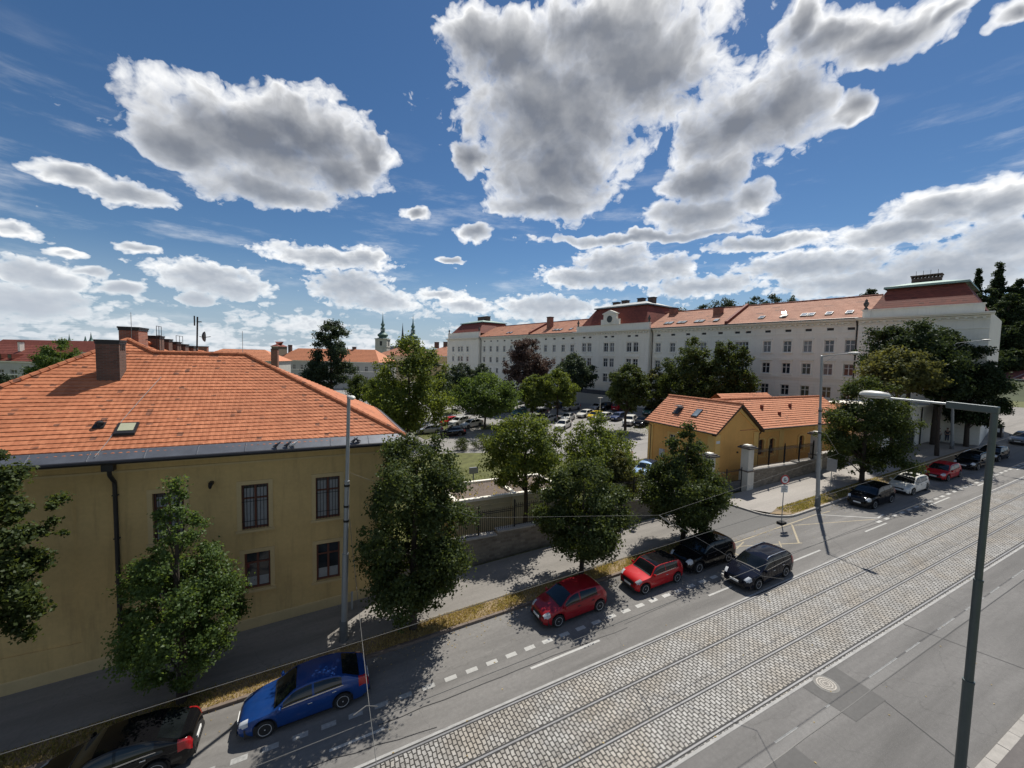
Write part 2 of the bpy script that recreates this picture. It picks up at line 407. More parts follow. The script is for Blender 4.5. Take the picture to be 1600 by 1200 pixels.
def mat_tile(name, c1, c2, dark, tw=.22, lich=.35):
    """clay roof tiles: colour from tile to tile, a few dark replaced ones, blotches of weathering"""
    m, t, p, out = newmat(name); c = tcoord(t); v = nd(t, 'ShaderNodeTexVoronoi'); mp = t.nodes.new('ShaderNodeMapping'); t.links.new(c, mp.inputs[0])
    mp.inputs['Scale'].default_value = (1 / tw, 1 / tw, 1 / .17); t.links.new(mp.outputs[0], v.inputs['Vector']); v.inputs['Scale'].default_value = 1; v.inputs['Randomness'].default_value = .3
    s = t.nodes.new('ShaderNodeSeparateColor'); t.links.new(v.outputs['Color'], s.inputs[0])
    k = tmix(t, s.outputs[0], c1, c2)
    k = tmix(t, tramp(t, s.outputs[1], .965, .975, 0, .8), k, dark)
    n = tnoise(t, c, .45, 6, .65); n2 = tnoise(t, c, 5, 4, .6)
    k = tmix(t, tramp(t, n, .42, .72, 0, lich), k, tuple(x * .62 for x in c1))
    k = tmix(t, tramp(t, n2, .5, .75, 0, .3), k, tuple(x * .7 for x in c2))
    t.links.new(k, p.inputs['Base Color']); p.inputs['Roughness'].default_value = .75; p.inputs['Specular IOR Level'].default_value = .35
    tbump(t, p, tnoise(t, c, 60, 3), .15, .01); MATS[name] = m; return m

def mat_leaf(name, dark, lite, trans=.38, tcol=None):
    m, t, p, out = newmat(name); t.nodes.remove(p)
    g = t.nodes.new('ShaderNodeNewGeometry'); oi = t.nodes.new('ShaderNodeObjectInfo')
    n = tnoise(t, tcoord(t), .8, 3)
    k = tmix(t, g.outputs['Random Per Island'], dark, lite)
    k = tmix(t, tramp(t, n, .35, .7, 0, .6), k, tuple(.5 * (a * .8 + b) for a, b in zip(dark, lite)))
    tc_ = tcol or tuple(min(1, x * y) for x, y in zip(lite, (2.3, 2.1, 1.0)))
    d = nd(t, 'ShaderNodeBsdfDiffuse'); tr = nd(t, 'ShaderNodeBsdfTranslucent'); gl = nd(t, 'ShaderNodeBsdfGlossy'); gl.inputs['Roughness'].default_value = .5
    t.links.new(k, d.inputs[0]); t.links.new(tmix(t, .35, tc_, k), tr.inputs[0]); gl.inputs[0].default_value = (.75, .8, .75, 1)
    m1 = t.nodes.new('ShaderNodeMixShader'); m1.inputs[0].default_value = trans; t.links.new(d.outputs[0], m1.inputs[1]); t.links.new(tr.outputs[0], m1.inputs[2])
    m2 = t.nodes.new('ShaderNodeMixShader'); m2.inputs[0].default_value = .018; t.links.new(m1.outputs[0], m2.inputs[1]); t.links.new(gl.outputs[0], m2.inputs[2])
    t.links.new(m2.outputs[0], out.inputs[0]); MATS[name] = m; return m

def mat_glass(name, col=(.02, .025, .03), rough=.06):
    m, t, p, out = newmat(name); c = tcoord(t); n = tnoise(t, c, .9, 3)
    t.links.new(tmix(t, tramp(t, n, .35, .65), tuple(x * .6 for x in col), tuple(x * 1.5 for x in col)), p.inputs['Base Color'])
    p.inputs['Roughness'].default_value = rough; p.inputs['IOR'].default_value = 1.5; p.inputs['Specular IOR Level'].default_value = .6
    MATS[name] = m; return m
def paint(name, col, metal=.25, dirt=.06):
    if name in MATS: return MATS[name]
    m, t, p, out = newmat(name); c = tcoord(t); n = tnoise(t, c, 3, 4)
    n2 = tnoise(t, tcoord(t, scale=(1, 1, 2.5)), 1.6, 5, .65)
    k = tmix(t, tramp(t, n, .3, .7), tuple(x * .93 for x in col), tuple(min(1, x * 1.06) for x in col))
    k = tmix(t, tramp(t, n2, .5, .8, 0, dirt), k, (.20, .18, .15))
    t.links.new(k, p.inputs['Base Color']); p.inputs['Metallic'].default_value = metal; p.inputs['Roughness'].default_value = .5; p.inputs['Specular IOR Level'].default_value = .0 if metal == 0 else .15
    p.inputs['Coat Weight'].default_value = .7; p.inputs['Coat Roughness'].default_value = .03
    MATS[name] = m; return m

ASPH = mat_asphalt('road_asphalt', (.165, .158, .148), .5, True, .36); ASPH2 = mat_asphalt('new_asphalt', (.13, .127, .12), .25, False, .12)
ASPHN = mat_asphalt('worn_asphalt', (.148, .143, .136), .8, True, .34); PAVE = mat_asphalt('pavement_asphalt', (.23, .215, .195), .3)
LOTM = mat_asphalt('yard_asphalt', (.26, .25, .235), .2); COB = mat_cobble()
WPAINT = mat('road_paint_white', (.5, .5, .47), .7, var=.25, scale=6); WOLD = mat('road_paint_worn', (.30, .30, .285), .8, var=.35, scale=9); YPAINT = mat('road_paint_yellow', (.33, .28, .19), .75, var=.35, scale=8)
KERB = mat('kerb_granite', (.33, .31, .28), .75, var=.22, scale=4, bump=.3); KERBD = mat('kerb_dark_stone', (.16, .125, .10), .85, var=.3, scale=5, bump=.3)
RAILM = mat('tram_rail_steel', (.20, .20, .205), .6, .2, var=.25); RAILG = mat('rail_groove', (.03, .03, .03), .8)
EARTH = mat('dry_earth', (.25, .185, .11), .95, var=.35, scale=1.6, bump=.5, bscale=30); LAWN = mat('lawn_ground', (.105, .112, .035), .95, var=.5, scale=1.1, bump=.4, bscale=30)
OCHRE = mat('ochre_render', (.545, .385, .165), .9, var=.16, scale=.6, bump=.2, bscale=60, stain=.5); OCHRE2 = mat('ochre_trim', (.54, .41, .21), .9, var=.09, scale=.9, stain=.18)
GOLD = mat('golden_render', (.76, .41, .12), .9, var=.10, scale=.8, bump=.1, stain=.22); GOLD2 = mat('golden_trim', (.76, .48, .16), .9, var=.08)
WHITE = mat('white_render', (.82, .775, .67), .88, var=.07, scale=.35, stain=.22); WHITE2 = mat('white_trim', (.85, .805, .70), .85, var=.07, scale=.6, stain=.2)
CREAM = mat('cream_render', (.60, .53, .38), .9, var=.08, scale=.5, stain=.2); CREAM2 = mat('cream_wall', (.55, .48, .32), .9, var=.1, scale=.9, stain=.25)
PALEG = mat('pale_grey_render', (.47, .46, .42), .9, var=.1, scale=.5, stain=.25)
TILE = mat_tile('orange_clay_tiles', (.43, .145, .065), (.56, .21, .10), (.10, .05, .035), lich=.6); TILE2 = mat_tile('bright_clay_tiles', (.50, .19, .095), (.60, .25, .13), (.2, .1, .06), lich=.2)
TILE3 = mat_tile('pale_clay_tiles', (.40, .17, .10), (.50, .235, .145), (.13, .07, .05), 1.2, .45); TILED = mat_tile('dark_red_tiles', (.17, .045, .03), (.235, .065, .042), (.08, .03, .02), .5, .35)
ZINC = mat('zinc_sheet', (.155, .165, .185), .42, .55, var=.2, scale=2); DARKM = mat('dark_painted_metal', (.022, .021, .023), .45, .2, var=.2); IRON = mat('black_iron', (.018, .017, .017), .55, .3, var=.25)
POLEG = mat('grey_painted_steel', (.30, .315, .32), .5, .25, var=.12, scale=1.5, stain=.3); POLEB = mat('dark_green_grey_steel', (.085, .105, .105), .42, .25, var=.15, scale=1.5)
BRICKD = mat_brickish('sooty_brick', (.10, .055, .04), (.17, .085, .06), (.12, .11, .10), .26, .085, .012, 'xy'); BRICKR = mat_brickish('red_brick', (.26, .085, .05), (.34, .125, .075), (.24, .20, .17), .26, .085, .012, 'xy')
COPPER = mat('green_copper', (.27, .38, .33), .6, .1, var=.2, scale=1.5); COPPERD = mat('dark_copper', (.10, .17, .15), .6, .15, var=.3, scale=.8); SLATE = mat('black_slate', (.03, .032, .037), .6, var=.3)
STONEW = mat_brickish('rubble_stone', (.15, .125, .095), (.27, .235, .185), (.20, .175, .14), .42, .21, .03, 'x', .9, .6, .5)
GLASS = mat_glass('window_glass', (.03, .036, .042)); CARGL = mat_glass('car_glass', (.008, .01, .011), .03); FRAMEB = mat('brown_window_wood', (.13, .045, .028), .6, var=.2); FRAMEW = mat('white_window_wood', (.60, .59, .56), .6, var=.1)
CURT = mat('net_curtain', (.30, .31, .315), .95, var=.15, scale=5); BARK = mat('bark', (.055, .042, .032), .95, var=.35, scale=5, bump=.6, bscale=25)
RUBBER = mat('tyre_rubber', (.014, .014, .014), .85, var=.2); ALLOY = mat('alloy_wheel', (.60, .61, .62), .32, .35, var=.1); BLACKP = mat('black_plastic', (.015, .015, .016), .55, var=.2); CHROME = mat('chrome_trim', (.6, .6, .6), .15, 1.0, var=.05)
LAMPG = mat_glass('headlamp_glass', (.42, .44, .46), .08); REDL = mat('red_lamp_plastic', (.36, .012, .014), .2, var=.1, coat=.6); PLATE = mat('plate_white', (.72, .72, .70), .5, var=.04)
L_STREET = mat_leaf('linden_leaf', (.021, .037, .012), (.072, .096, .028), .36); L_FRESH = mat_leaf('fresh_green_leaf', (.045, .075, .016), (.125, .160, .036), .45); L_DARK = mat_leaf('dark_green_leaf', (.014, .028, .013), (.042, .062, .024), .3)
L_COPPER = mat_leaf('copper_leaf', (.055, .036, .030), (.13, .085, .070), .28, (.14, .08, .055)); L_OLIVE = mat_leaf('olive_leaf', (.045, .055, .018), (.12, .125, .045), .38); L_BLUE = mat_leaf('blue_green_leaf', (.018, .032, .022), (.055, .078, .045), .3); L_PYRA = mat_leaf('hornbeam_leaf', (.034, .066, .018), (.100, .150, .042), .45)

# ------------------------------------------------------------------ the ground and everything laid on it
def gz(x, y=0): return SL * min(max(x, -60.0), 120.0)
def sheet(name, poly, dz, m, kind='structure'):
    b = MB(); b.poly([(x, y, gz(x) + dz) for x, y in poly]); o = b.build(name, m); o['kind'] = kind; return o
xs = [-4500, -1500, -400, -120, -60, -20, 20, 60, 120, 300, 800, 2000, 4500]; ys = [-2500, -600, -120, -20, 20, 60, 120, 240, 500, 1200, 2500, 5000]
b = MB()
for i in range(len(xs) - 1):
    for j in range(len(ys) - 1):
        b.quad(*[(x, y, gz(x) - .06) for x, y in ((xs[i], ys[j]), (xs[i + 1], ys[j]), (xs[i + 1], ys[j + 1]), (xs[i], ys[j + 1]))])
g_ = b.build('ground', LAWN); g_['kind'] = 'structure'
XA, XB = -59.0, 119.0
def rectp(x0, x1, y0, y1): return [(x0, y0), (x1, y0), (x1, y1), (x0, y1)]
sheet('road', rectp(XA, XB, 14.05, 19.12), 0, ASPH); sheet('road', rectp(XA, XB, 4.72, 9.22), 0, ASPHN)
sheet('tram_track_bed', rectp(XA, XB, 9.22, 14.05), .004, COB)
b = MB()                                                            # four rails with their grooves
for y in (9.40, 10.86, 12.44, 13.90):
    for x in np.arange(XA, XB, 2.0):
        b.mi = 0; b.quad(*[(q, y + d, gz(q) + .010) for q, d in ((x, -.032), (x + 2, -.032), (x + 2, .032), (x, .032))])
        b.mi = 1; b.quad(*[(q, y + d, gz(q) + .0075) for q, d in ((x, .032), (x + 2, .032), (x + 2, .095), (x, .095))])
        b.quad(*[(q, y + d, gz(q) + .0075) for q, d in ((x, -.08), (x + 2, -.08), (x + 2, -.032), (x, -.032))])
rl = b.build('tram_rails', [RAILM, RAILG]); rl['kind'] = 'structure'
b = MB(); b.mi = 0                                                  # concrete edging strips either side of the setts
for y in (9.22, 14.05):
    b.quad(*[(x, y + d, gz(x) + .008) for x, d in ((XA, -.05), (XB, -.05), (XB, .06), (XA, .06))])
ed = b.build('track_edging', mat('pale_joint', (.34, .335, .32), .8, var=.3, scale=3)); ed['kind'] = 'structure'

# worn lane strip, patch with a manhole, tar joints on the near carriageway
rs = random.Random(5)
sheet('worn_lane_strip', rectp(XA, XB, 7.84, 8.16), .004, mat_asphalt('worn_strip', (.175, .17, .162), .9, False))
b = MB()
for (x0, y0, x1, y1) in ((13.4, 6.0, 16.6, 7.95),):
    b.quad(*[(x, y, gz(x) + .008) for x, y in ((17.82, 9.15), (20.12, 9.15), (19.98, 7.34), (17.91, 7.36))])
b.quad(*[(x, y, gz(x) + .008) for x, y in ((11.2, 7.84), (14.94, 7.84), (14.99, 5.6), (11.2, 5.6))])
pt = b.build('asphalt_patch', mat_asphalt('patch_asphalt', (.118, .115, .11), .25, False, .12)); pt['kind'] = 'structure'
b = MB()
def tar(pts, w=.035, dz=.012):
    for (x0, y0), (x1, y1) in zip(pts[:-1], pts[1:]):
        dx, dy = x1 - x0, y1 - y0; l = math.hypot(dx, dy); nx, ny = -dy / l * w / 2, dx / l * w / 2
        b.quad((x0 + nx, y0 + ny, gz(x0) + dz), (x0 - nx, y0 - ny, gz(x0) + dz), (x1 - nx, y1 - ny, gz(x1) + dz), (x1 + nx, y1 + ny, gz(x1) + dz))
def wob(x0, y0, x1, y1, n, a):
    return [(x0 + (x1 - x0) * i / n + rs.uniform(-a, a) * .3, y0 + (y1 - y0) * i / n + rs.uniform(-a, a)) for i in range(n + 1)]
tar(wob(XA, 7.83, XB, 7.83, 160, .010), .035); tar(wob(19.9, 7.34, 19.2, 4.8, 10, .02), .03); tar(wob(26.0, 9.1, 27, 4.9, 8, .03), .025); tar(wob(2.0, 15.4, 14.0, 15.25, 14, .05)); tar(wob(-6, 15.6, 4, 14.3, 14, .06), .03)
tar(wob(14, 15.5, 26, 16.1, 14, .04), .025); tar(wob(28, 15.9, 46, 15.0, 14, .04), .03); tar(wob(20, 19.0, 34, 18.3, 12, .05), .03)
tj = b.build('tar_joints', mat('tar', (.022, .022, .023), .5)); tj['kind'] = 'structure'

MOSAIC = mat_asphalt('mosaic_paving', (.33, .305, .275), .3, False, .15)
# kerbs and pavements of the far side
def kerb_run(name, pts, w=.16, h=.13, m=KERB, seg=1.0):
    b = MB()
    for (x0, y0), (x1, y1) in zip(pts[:-1], pts[1:]):
        L = math.hypot(x1 - x0, y1 - y0); n = max(1, int(round(L / seg)))
        for i in range(n):
            a, c = i / n, (i + 1) / n; g = .006 / max(L, .01)
            p = [(x0 + (x1 - x0) * q, y0 + (y1 - y0) * q) for q in (a + g, c - g)]
            dx, dy = (x1 - x0) / L, (y1 - y0) / L; nx, ny = -dy * w, dx * w
            jz = rs.uniform(-.004, .004)
            lo = [(p[0][0], p[0][1]), (p[1][0], p[1][1]), (p[1][0] + nx, p[1][1] + ny), (p[0][0] + nx, p[0][1] + ny)]
            V8 = [(x, y, gz(x) - .08) for x, y in lo] + [(x, y, gz(x) + h + jz) for x, y in lo]
            k = len(b.v); b.v += V8
            for q in ((0, 3, 2, 1), (4, 5, 6, 7), (0, 1, 5, 4), (1, 2, 6, 5), (2, 3, 7, 6), (3, 0, 4, 7)): b.f.append(tuple(k + r for r in q)); b.m.append(0)
    o = b.build(name, m, bevel=.012); o['kind'] = 'structure'; return o
arc = lambda cx, cy, r, a0, a1, n=8: [(cx + r * math.cos(R(a0 + (a1 - a0) * i / n)), cy + r * math.sin(R(a0 + (a1 - a0) * i / n))) for i in range(n + 1)]
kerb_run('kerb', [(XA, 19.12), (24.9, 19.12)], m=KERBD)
lc = arc(24.9, 20.7, 1.58, -90, 0)
kerb_run('kerb', lc[1:] + [(26.48, 24.0)], h=.10); rc = arc(34.6, 21.4, 2.28, 180, 270)
kerb_run('kerb', [(32.0, 23.9)] + rc, h=.14); kerb_run('kerb', [(34.6, 19.12), (72.5, 19.12)], h=.14)
kerb_run('kerb', [(XB, 4.72), (XA, 4.72)], w=.30, h=.12, seg=1.0)
sheet('pavement', [(XA, 20.45), (24.9, 20.45), (25.6, 20.7), (26.3, 21.5), (26.32, 24.2), (XA, 24.2)], .12, PAVE)
sheet('verge', [(XA, 19.26), (24.9, 19.26), (25.7, 19.6), (26.2, 20.4), (26.1, 20.46), (XA, 20.46)], .10, EARTH)
sheet('driveway', [(25.2, 19.12), (34.4, 19.12), (32.3, 21.4), (32.2, 26.0), (34.5, 45), (27.5, 45), (26.45, 26.0), (26.45, 20.6)], .012, ASPH2)
sheet('pavement', [(32.16, 23.9), (32.5, 21.6), (33.3, 20.3), (34.8, 20.75), (72.5, 20.75), (72.5, 24.6), (32.16, 24.6)], .12, MOSAIC)
sheet('verge', [(33.1, 20.3), (34.0, 19.5), (34.9, 19.27), (72.5, 19.27), (72.5, 20.74), (34.8, 20.74)], .11, EARTH)
sheet('side_road', [(72.6, 19.13), (119, 19.13), (119, 48), (84, 33), (72.6, 24)], .006, PAVE)
sheet('pavement', rectp(XA, XB, -6, 4.43), .12, mat_asphalt('near_pavement', (.13, .118, .112), .3))
sheet('parking_lot', [(7, 47), (-4, 185), (40, 190), (46, 150), (72, 40), (34.5, 38), (27, 38)], -.02, LOTM)
for i, pl in enumerate([[(15.5, 64), (22.5, 70), (21, 77.5), (14.5, 74)], [(45.5, 44), (51, 54.2), (56, 52.4), (52, 42)], [(25, 86), (29, 86), (29, 94), (25, 94)], [(36.5, 70), (45, 66), (46, 68.5), (37.5, 73)], [(26, 66.5), (29, 65), (30, 69), (27, 70)], [(7, 100), (14, 98), (13, 116), (6, 116)]]):
    sheet('lawn', pl, .03, LAWN)
sheet('lawn', [(4.5, 25.2), (26, 25.2), (27.2, 45), (24, 49), (15, 54), (9, 54), (4.5, 45)], .10, LAWN)

# painted markings
WPAINT2 = mat_asphalt('lane_paint', (.44, .435, .41), .3, True, .3)
b = MB(); b.mi = 0
def bar(x0, x1, y0, y1, dz=.006): b.quad(*[(x, y, gz(x) + dz) for x, y in ((x0, y0), (x1, y0), (x1, y1), (x0, y1))])
def line(x0, y0, x1, y1, w=.12, dz=.006): tar([(x0, y0), (x1, y1)], w, dz)
x = -9.6
while x < 24:
    b.mi = 0 if 4 < x < 25 else 1; bar(x, x + .52, 16.16, 16.40); x += .965
x = 38.5
while x < 71:
    b.mi = 0; bar(x, x + .62, 15.42, 15.64); x += 1.18
for x0, x1 in ((-7.6, -3.9), (.3, 2.2), (8.45, 12.2), (19.7, 21.6), (27.4, 30.4), (36.0, 39.0), (46.2, 49.6), (55.5, 59), (65, 69), (75, 79)):
    b.mi = 0; bar(x0, x1, 15.09, 15.21)
b.mi = 0; line(36.2, 18.6, 39.5, 15.9); line(39.5, 15.9, 40.7, 16.05)
b.mi = 2                                                            # worn yellow no-stopping box in front of the gate
line(25.2, 18.5, 25.1, 16.3, .13); line(25.1, 18.5, 36.3, 18.55, .10); line(25.4, 18.4, 30.4, 16.3, .10); line(30.2, 16.4, 32.8, 18.4, .13); line(32.8, 18.2, 39.0, 15.9, .09); line(25.8, 17.9, 27.1, 18.3, .09); line(28.6, 16.6, 29.3, 17.2, .08); line(36.3, 18.5, 37.9, 18.4, .09)
for i in range(14): x = 14.5 + i * 3.1; b.mi = 1; bar(x, x + 1.3 + .5 * (i % 3), 8.17, 8.24)
mk = b.build('road_markings', [WPAINT2, WOLD, YPAINT]); mk['kind'] = 'structure'
# lot markings: pale parking bays
b = MB()
for i in range(9): line(36 + i * 2.6, 62 - i * 1.5, 37.6 + i * 2.6, 66.6 - i * 1.5, .12, .0)
for i in range(6): line(21 + i * 2.3, 72 - i * 1.6, 23.5 + i * 2.3, 76.8 - i * 1.6, .12, .0)
mk = b.build('bay_markings', WPAINT); mk['kind'] = 'structure'

# manhole cover
p = gnd(1291, 1069)
root = empty('manhole_cover', p, 'round cast iron manhole cover in the dark asphalt patch beside the tram track', 'manhole cover', rot=(0, -math.atan(SL), 0))
def manhole():
    b = MB(); b.lathe([(.02, .012), (.36, .016), (.36, .0)], (0, 0, 0), 32)
    rings = []
    for r0, r1 in ((.30, .335), (.20, .235), (.10, .135)):
        n = 40; b2 = MB()
        for k in range(n):
            a, c = 2 * math.pi * k / n, 2 * math.pi * (k + 1) / n; z = .022 if k % 2 else .019
            b2.quad((r0 * math.cos(a), r0 * math.sin(a), z), (r1 * math.cos(a), r1 * math.sin(a), z), (r1 * math.cos(c), r1 * math.sin(c), z), (r0 * math.cos(c), r0 * math.sin(c), z))
        rings.append(b2)
    b3 = MB(); b3.lathe([(.37, .012), (.45, .012), (.45, -.01)], (0, 0, 0), 32)
    return b, rings, b3
iron_c = mat('cast_iron', (.13, .122, .112), .6, .4, var=.3, scale=8)
ORG[root.name] = np.zeros(3)
mh = manhole(); wi = mat('worn_iron', (.20, .19, .175), .5, .5, var=.2, scale=9)
ld = mh[0].build('lid', iron_c, root); mh[2].build('frame', mat('pale_collar', (.20, .195, .18), .85, var=.2), root)
for q in mh[1]: q.build('raised_ring', wi, ld)
ORG[root.name] = np.array(p)

# dry grass: one mass of blades on the verges, one in the gardens
def grass(name, areas, n, h, mcols, seed, lab, z0=.10):
    rr = np.random.RandomState(seed); A = np.array([(x1 - x0) * (y1 - y0) for x0, x1, y0, y1 in areas]); pick = rr.choice(len(areas), n, p=A / A.sum())
    a = np.array(areas)[pick]; x = a[:, 0] + rr.rand(n) * (a[:, 1] - a[:, 0]); y = a[:, 2] + rr.rand(n) * (a[:, 3] - a[:, 2])
    keep = (np.sin(x * 2.1 + 1.3 * np.sin(y * 3)) + np.sin(x * .77 + 4) + rr.randn(n) * .9) > -1.0; x, y = x[keep], y[keep]; n = len(x)
    z = SL * np.clip(x, -60, 120) + z0; hh = h * (.4 + rr.rand(n)); th = rr.rand(n) * 6.283; w = hh * .16 + .008
    dx, dy = np.cos(th) * w, np.sin(th) * w; lx, ly = rr.randn(n) * hh * .45, rr.randn(n) * hh * .45
    v = np.stack([np.stack([x - dx, y - dy, z], 1), np.stack([x + dx, y + dy, z], 1), np.stack([x + lx, y + ly, z + hh], 1)], 1).reshape(-1, 3)
    o = np_mesh(name, v, np.arange(3 * n).reshape(n, 3), mcols); tag(o, lab, 'grass', None, 'stuff'); return o
STRAW = mat_leaf('straw_blade', (.26, .19, .08), (.52, .39, .19), .3); GREENB = mat_leaf('grass_blade', (.05, .07, .02), (.13, .15, .045), .4); MIXB = mat_leaf('half_dry_blade', (.12, .12, .035), (.30, .27, .10), .35)
grass('dry_grass', [(-16, 21, 19.3, 20.45), (2, 21, 19.3, 20.4)], 26000, .09, STRAW, 1, 'straw coloured dry grass on the strip between kerb and pavement')
grass('verge_weeds', [(-14, -4, 19.35, 20.4), (7.5, 10.5, 19.6, 20.4), (16, 26, 19.4, 20.4), (34.5, 60, 19.4, 20.7), (34.5, 44, 19.4, 20.7)], 16000, .12, MIXB, 2, 'half green weeds along the kerb strip by the driveway')
grass('lawn_grass', [(5, 26, 25.3, 45), (5, 26, 25.3, 32), (15, 22, 66, 75), (46, 55, 43, 53)], 16000, .14, GREENB, 3, 'short green grass of the gardens behind the iron fence')

# fallen leaves and scraps along the kerb
rr = np.random.RandomState(9); n = 900; x = rr.uniform(-12, 60, n); y = np.where(rr.rand(n) < .75, 19.1 - np.abs(rr.normal(size=n)) * .7, rr.uniform(4.8, 19, n)); a_ = rr.rand(n) * 6.283; s_ = rr.uniform(.02, .05, n); z = SL * x + .014
dx, dy = np.cos(a_) * s_, np.sin(a_) * s_; v = np.stack([np.stack([x - dx, y - dy, z], 1), np.stack([x + dy * .6, y - dx * .6, z + .01], 1), np.stack([x + dx, y + dy, z], 1), np.stack([x - dy * .6, y + dx * .6, z + .012], 1)], 1).reshape(-1, 3)
o = np_mesh('leaf_litter', v, np.arange(4 * n).reshape(n, 4), STRAW); tag(o, 'small fallen leaves and scraps scattered on the road along the kerb', 'litter', None, 'stuff')

# ------------------------------------------------------------------ building helpers
class Fr:
    """frame of a facade: u along it, w out of it, z up"""
    def __init__(s, O, U, N): s.O = np.array(O, float)[:2]; s.U = np.array(U, float)[:2]; s.N = np.array(N, float)[:2]
    def __call__(s, p):
        q = s.O + s.U * p[0] + s.N * p[1]; return (q[0], q[1], p[2])
def wall_open(b, fr, u0, u1, z0, z1, ops, depth=.22, w=0.0, mi=0, rmi=None):
    us = sorted({u0, u1} | {o[0] for o in ops} | {o[1] for o in ops}); zs = sorted({z0, z1} | {o[2] for o in ops} | {o[3] for o in ops})
    us = [u for u in us if u0 <= u <= u1]; zs = [z for z in zs if z0 <= z <= z1]
    b.mi = mi
    for i in range(len(us) - 1):
        for j in range(len(zs) - 1):
            cu, cz = (us[i] + us[i + 1]) / 2, (zs[j] + zs[j + 1]) / 2
            if any(o[0] < cu < o[1] and o[2] < cz < o[3] for o in ops): continue
            b.quad(*[fr(p) for p in ((us[i], w, zs[j]), (us[i + 1], w, zs[j]), (us[i + 1], w, zs[j + 1]), (us[i], w, zs[j + 1]))])
    b.mi = mi if rmi is None else rmi
    for a, c, e, f in ops:
        for q in (((a, w, e), (a, w - depth, e), (a, w - depth, f), (a, w, f)), ((c, w, e), (c, w, f), (c, w - depth, f), (c, w - depth, e)), ((a, w, f), (a, w - depth, f), (c, w - depth, f), (c, w, f)), ((a, w, e), (c, w, e), (c, w - depth, e), (a, w - depth, e))):
            b.quad(*[fr(p) for p in q])
    b.mi = mi
def window(parent, fr, u0, u1, z0, z1, w, fm, nv=2, bars_z=(.66,), gl=None, curtain=None, t=.07, name='window'):
    """a timber window: frame with mullions, its panes set behind, a curtain inside"""
    b = MB(); g = gl or GLASS
    def fb(a, c, e, f, d0=.0, d1=.06): b.box(a, w - d1, e, c, w - d0, f, fr)
    fb(u0, u0 + t, z0, z1); fb(u1 - t, u1, z0, z1); fb(u0 + t, u1 - t, z0, z0 + t); fb(u0 + t, u1 - t, z1 - t, z1)
    for i in range(1, nv):
        c = u0 + (u1 - u0) * i / nv; fb(c - t * .6, c + t * .6, z0 + t, z1 - t, .004, .056)
    for q in bars_z:
        c = z0 + (z1 - z0) * q; fb(u0 + t, u1 - t, c - t * .5, c + t * .5, .008, .052)
    o = b.build(name, fm, parent)
    p = MB(); p.quad(*[fr(q) for q in ((u0, w - .05, z0), (u1, w - .05, z0), (u1, w - .05, z1), (u0, w - .05, z1))]); p.build('pane', g, o)
    return o
def tiled_plane(b, poly, eave_dir, course=.28, lift=.035, wave=0.0, period=.24, und=.0):
    """roof plane laid in stepped courses of tiles, trimmed to the polygon; poly[0] lies on the eave"""
    P = [np.array(p, float) for p in poly]; e = np.array(eave_dir, float); e /= np.linalg.norm(e)
    n = np.zeros(3)
    for i in range(len(P)): n += np.cross(P[i], P[(i + 1) % len(P)])
    n /= np.linalg.norm(n); n = n if n[2] > 0 else -n
    up = np.cross(n, e); up = up if up[2] > 0 else -up
    O = P[0]; uv = [((p - O) @ e, (p - O) @ up) for p in P]; vmin = min(v for _, v in uv); vmax_ = max(v for _, v in uv)
    def span(v):
        xs_ = []
        for (a, c), (d, f) in zip(uv, uv[1:] + uv[:1]):
            if (c - v) * (f - v) <= 0 and abs(c - f) > 1e-9: xs_.append(a + (d - a) * (v - c) / (f - c))
        return (min(xs_), max(xs_)) if len(xs_) > 1 else None
    v = vmin; k = 0
    while v < vmax_ - .02:
        v1 = min(v + course, vmax_ - 1e-4); s0 = span(v + 1e-4); s1 = span(v1 - 1e-4)
        if s0 and s1:
            m = max(1, int((max(s0[1], s1[1]) - min(s0[0], s1[0])) / (period / 4))) if wave else 1
            m = min(m, 420)
            row0, row1, rowd = [], [], []
            for i in range(m + 1):
                a0 = s0[0] + (s0[1] - s0[0]) * i / m; a1 = s1[0] + (s1[1] - s1[0]) * i / m
                h0 = wave * abs(math.sin(math.pi * a0 / period + (k % 2) * 0)) if wave else 0
                h1 = wave * abs(math.sin(math.pi * a1 / period)) if wave else 0
                jit = und * math.sin(a0 * .9 + k * 1.7)
                row0.append(O + e * a0 + up * v + n * (lift + h0 + jit)); row1.append(O + e * a1 + up * (v1 + .0) + n * (h1 * .6 + .004 + und)); rowd.append(O + e * a0 + up * v + n * (-.03))
            base = len(b.v); b.v += [tuple(p) for p in row0 + row1 + rowd]; q = m + 1
            for i in range(m):
                b.f.append((base + i, base + i + 1, base + q + i + 1, base + q + i)); b.m.append(b.mi)
                b.f.append((base + 2 * q + i, base + 2 * q + i + 1, base + i + 1, base + i)); b.m.append(b.mi)
        v = v1; k += 1
def ridge_caps(b, p, q, r=.12, step=.38, lift=.05):
    p, q = np.array(p, float), np.array(q, float); L = np.linalg.norm(q - p); n = max(1, int(L / step)); d = (q - p) / L
    for i in range(n):
        a = p + d * L * i / n + np.array([0, 0, lift]); c = p + d * L * ((i + 1.08) / n) + np.array([0, 0, lift]); b.tube([a, c], [r * 1.08, r * .92], 7)
def chimney(name, parent, x, y, sx_, sy_, z0, z1, m, cap=DARKM, over=.09, caph=.14):
    b = MB(); b.box(x - sx_ / 2, y - sy_ / 2, z0, x + sx_ / 2, y + sy_ / 2, z1 - caph); o = b.build(name, m, parent)
    c = MB(); c.box(x - sx_ / 2 - over, y - sy_ / 2 - over, z1 - caph + .004, x + sx_ / 2 + over, y + sy_ / 2 + over, z1)
    c.box(x - sx_ / 2 - over * .5, y - sy_ / 2 - over * .5, z1 - caph - .12, x + sx_ / 2 + over * .5, y + sy_ / 2 + over * .5, z1 - caph)
    c.build('chimney_cap', cap, o); return o

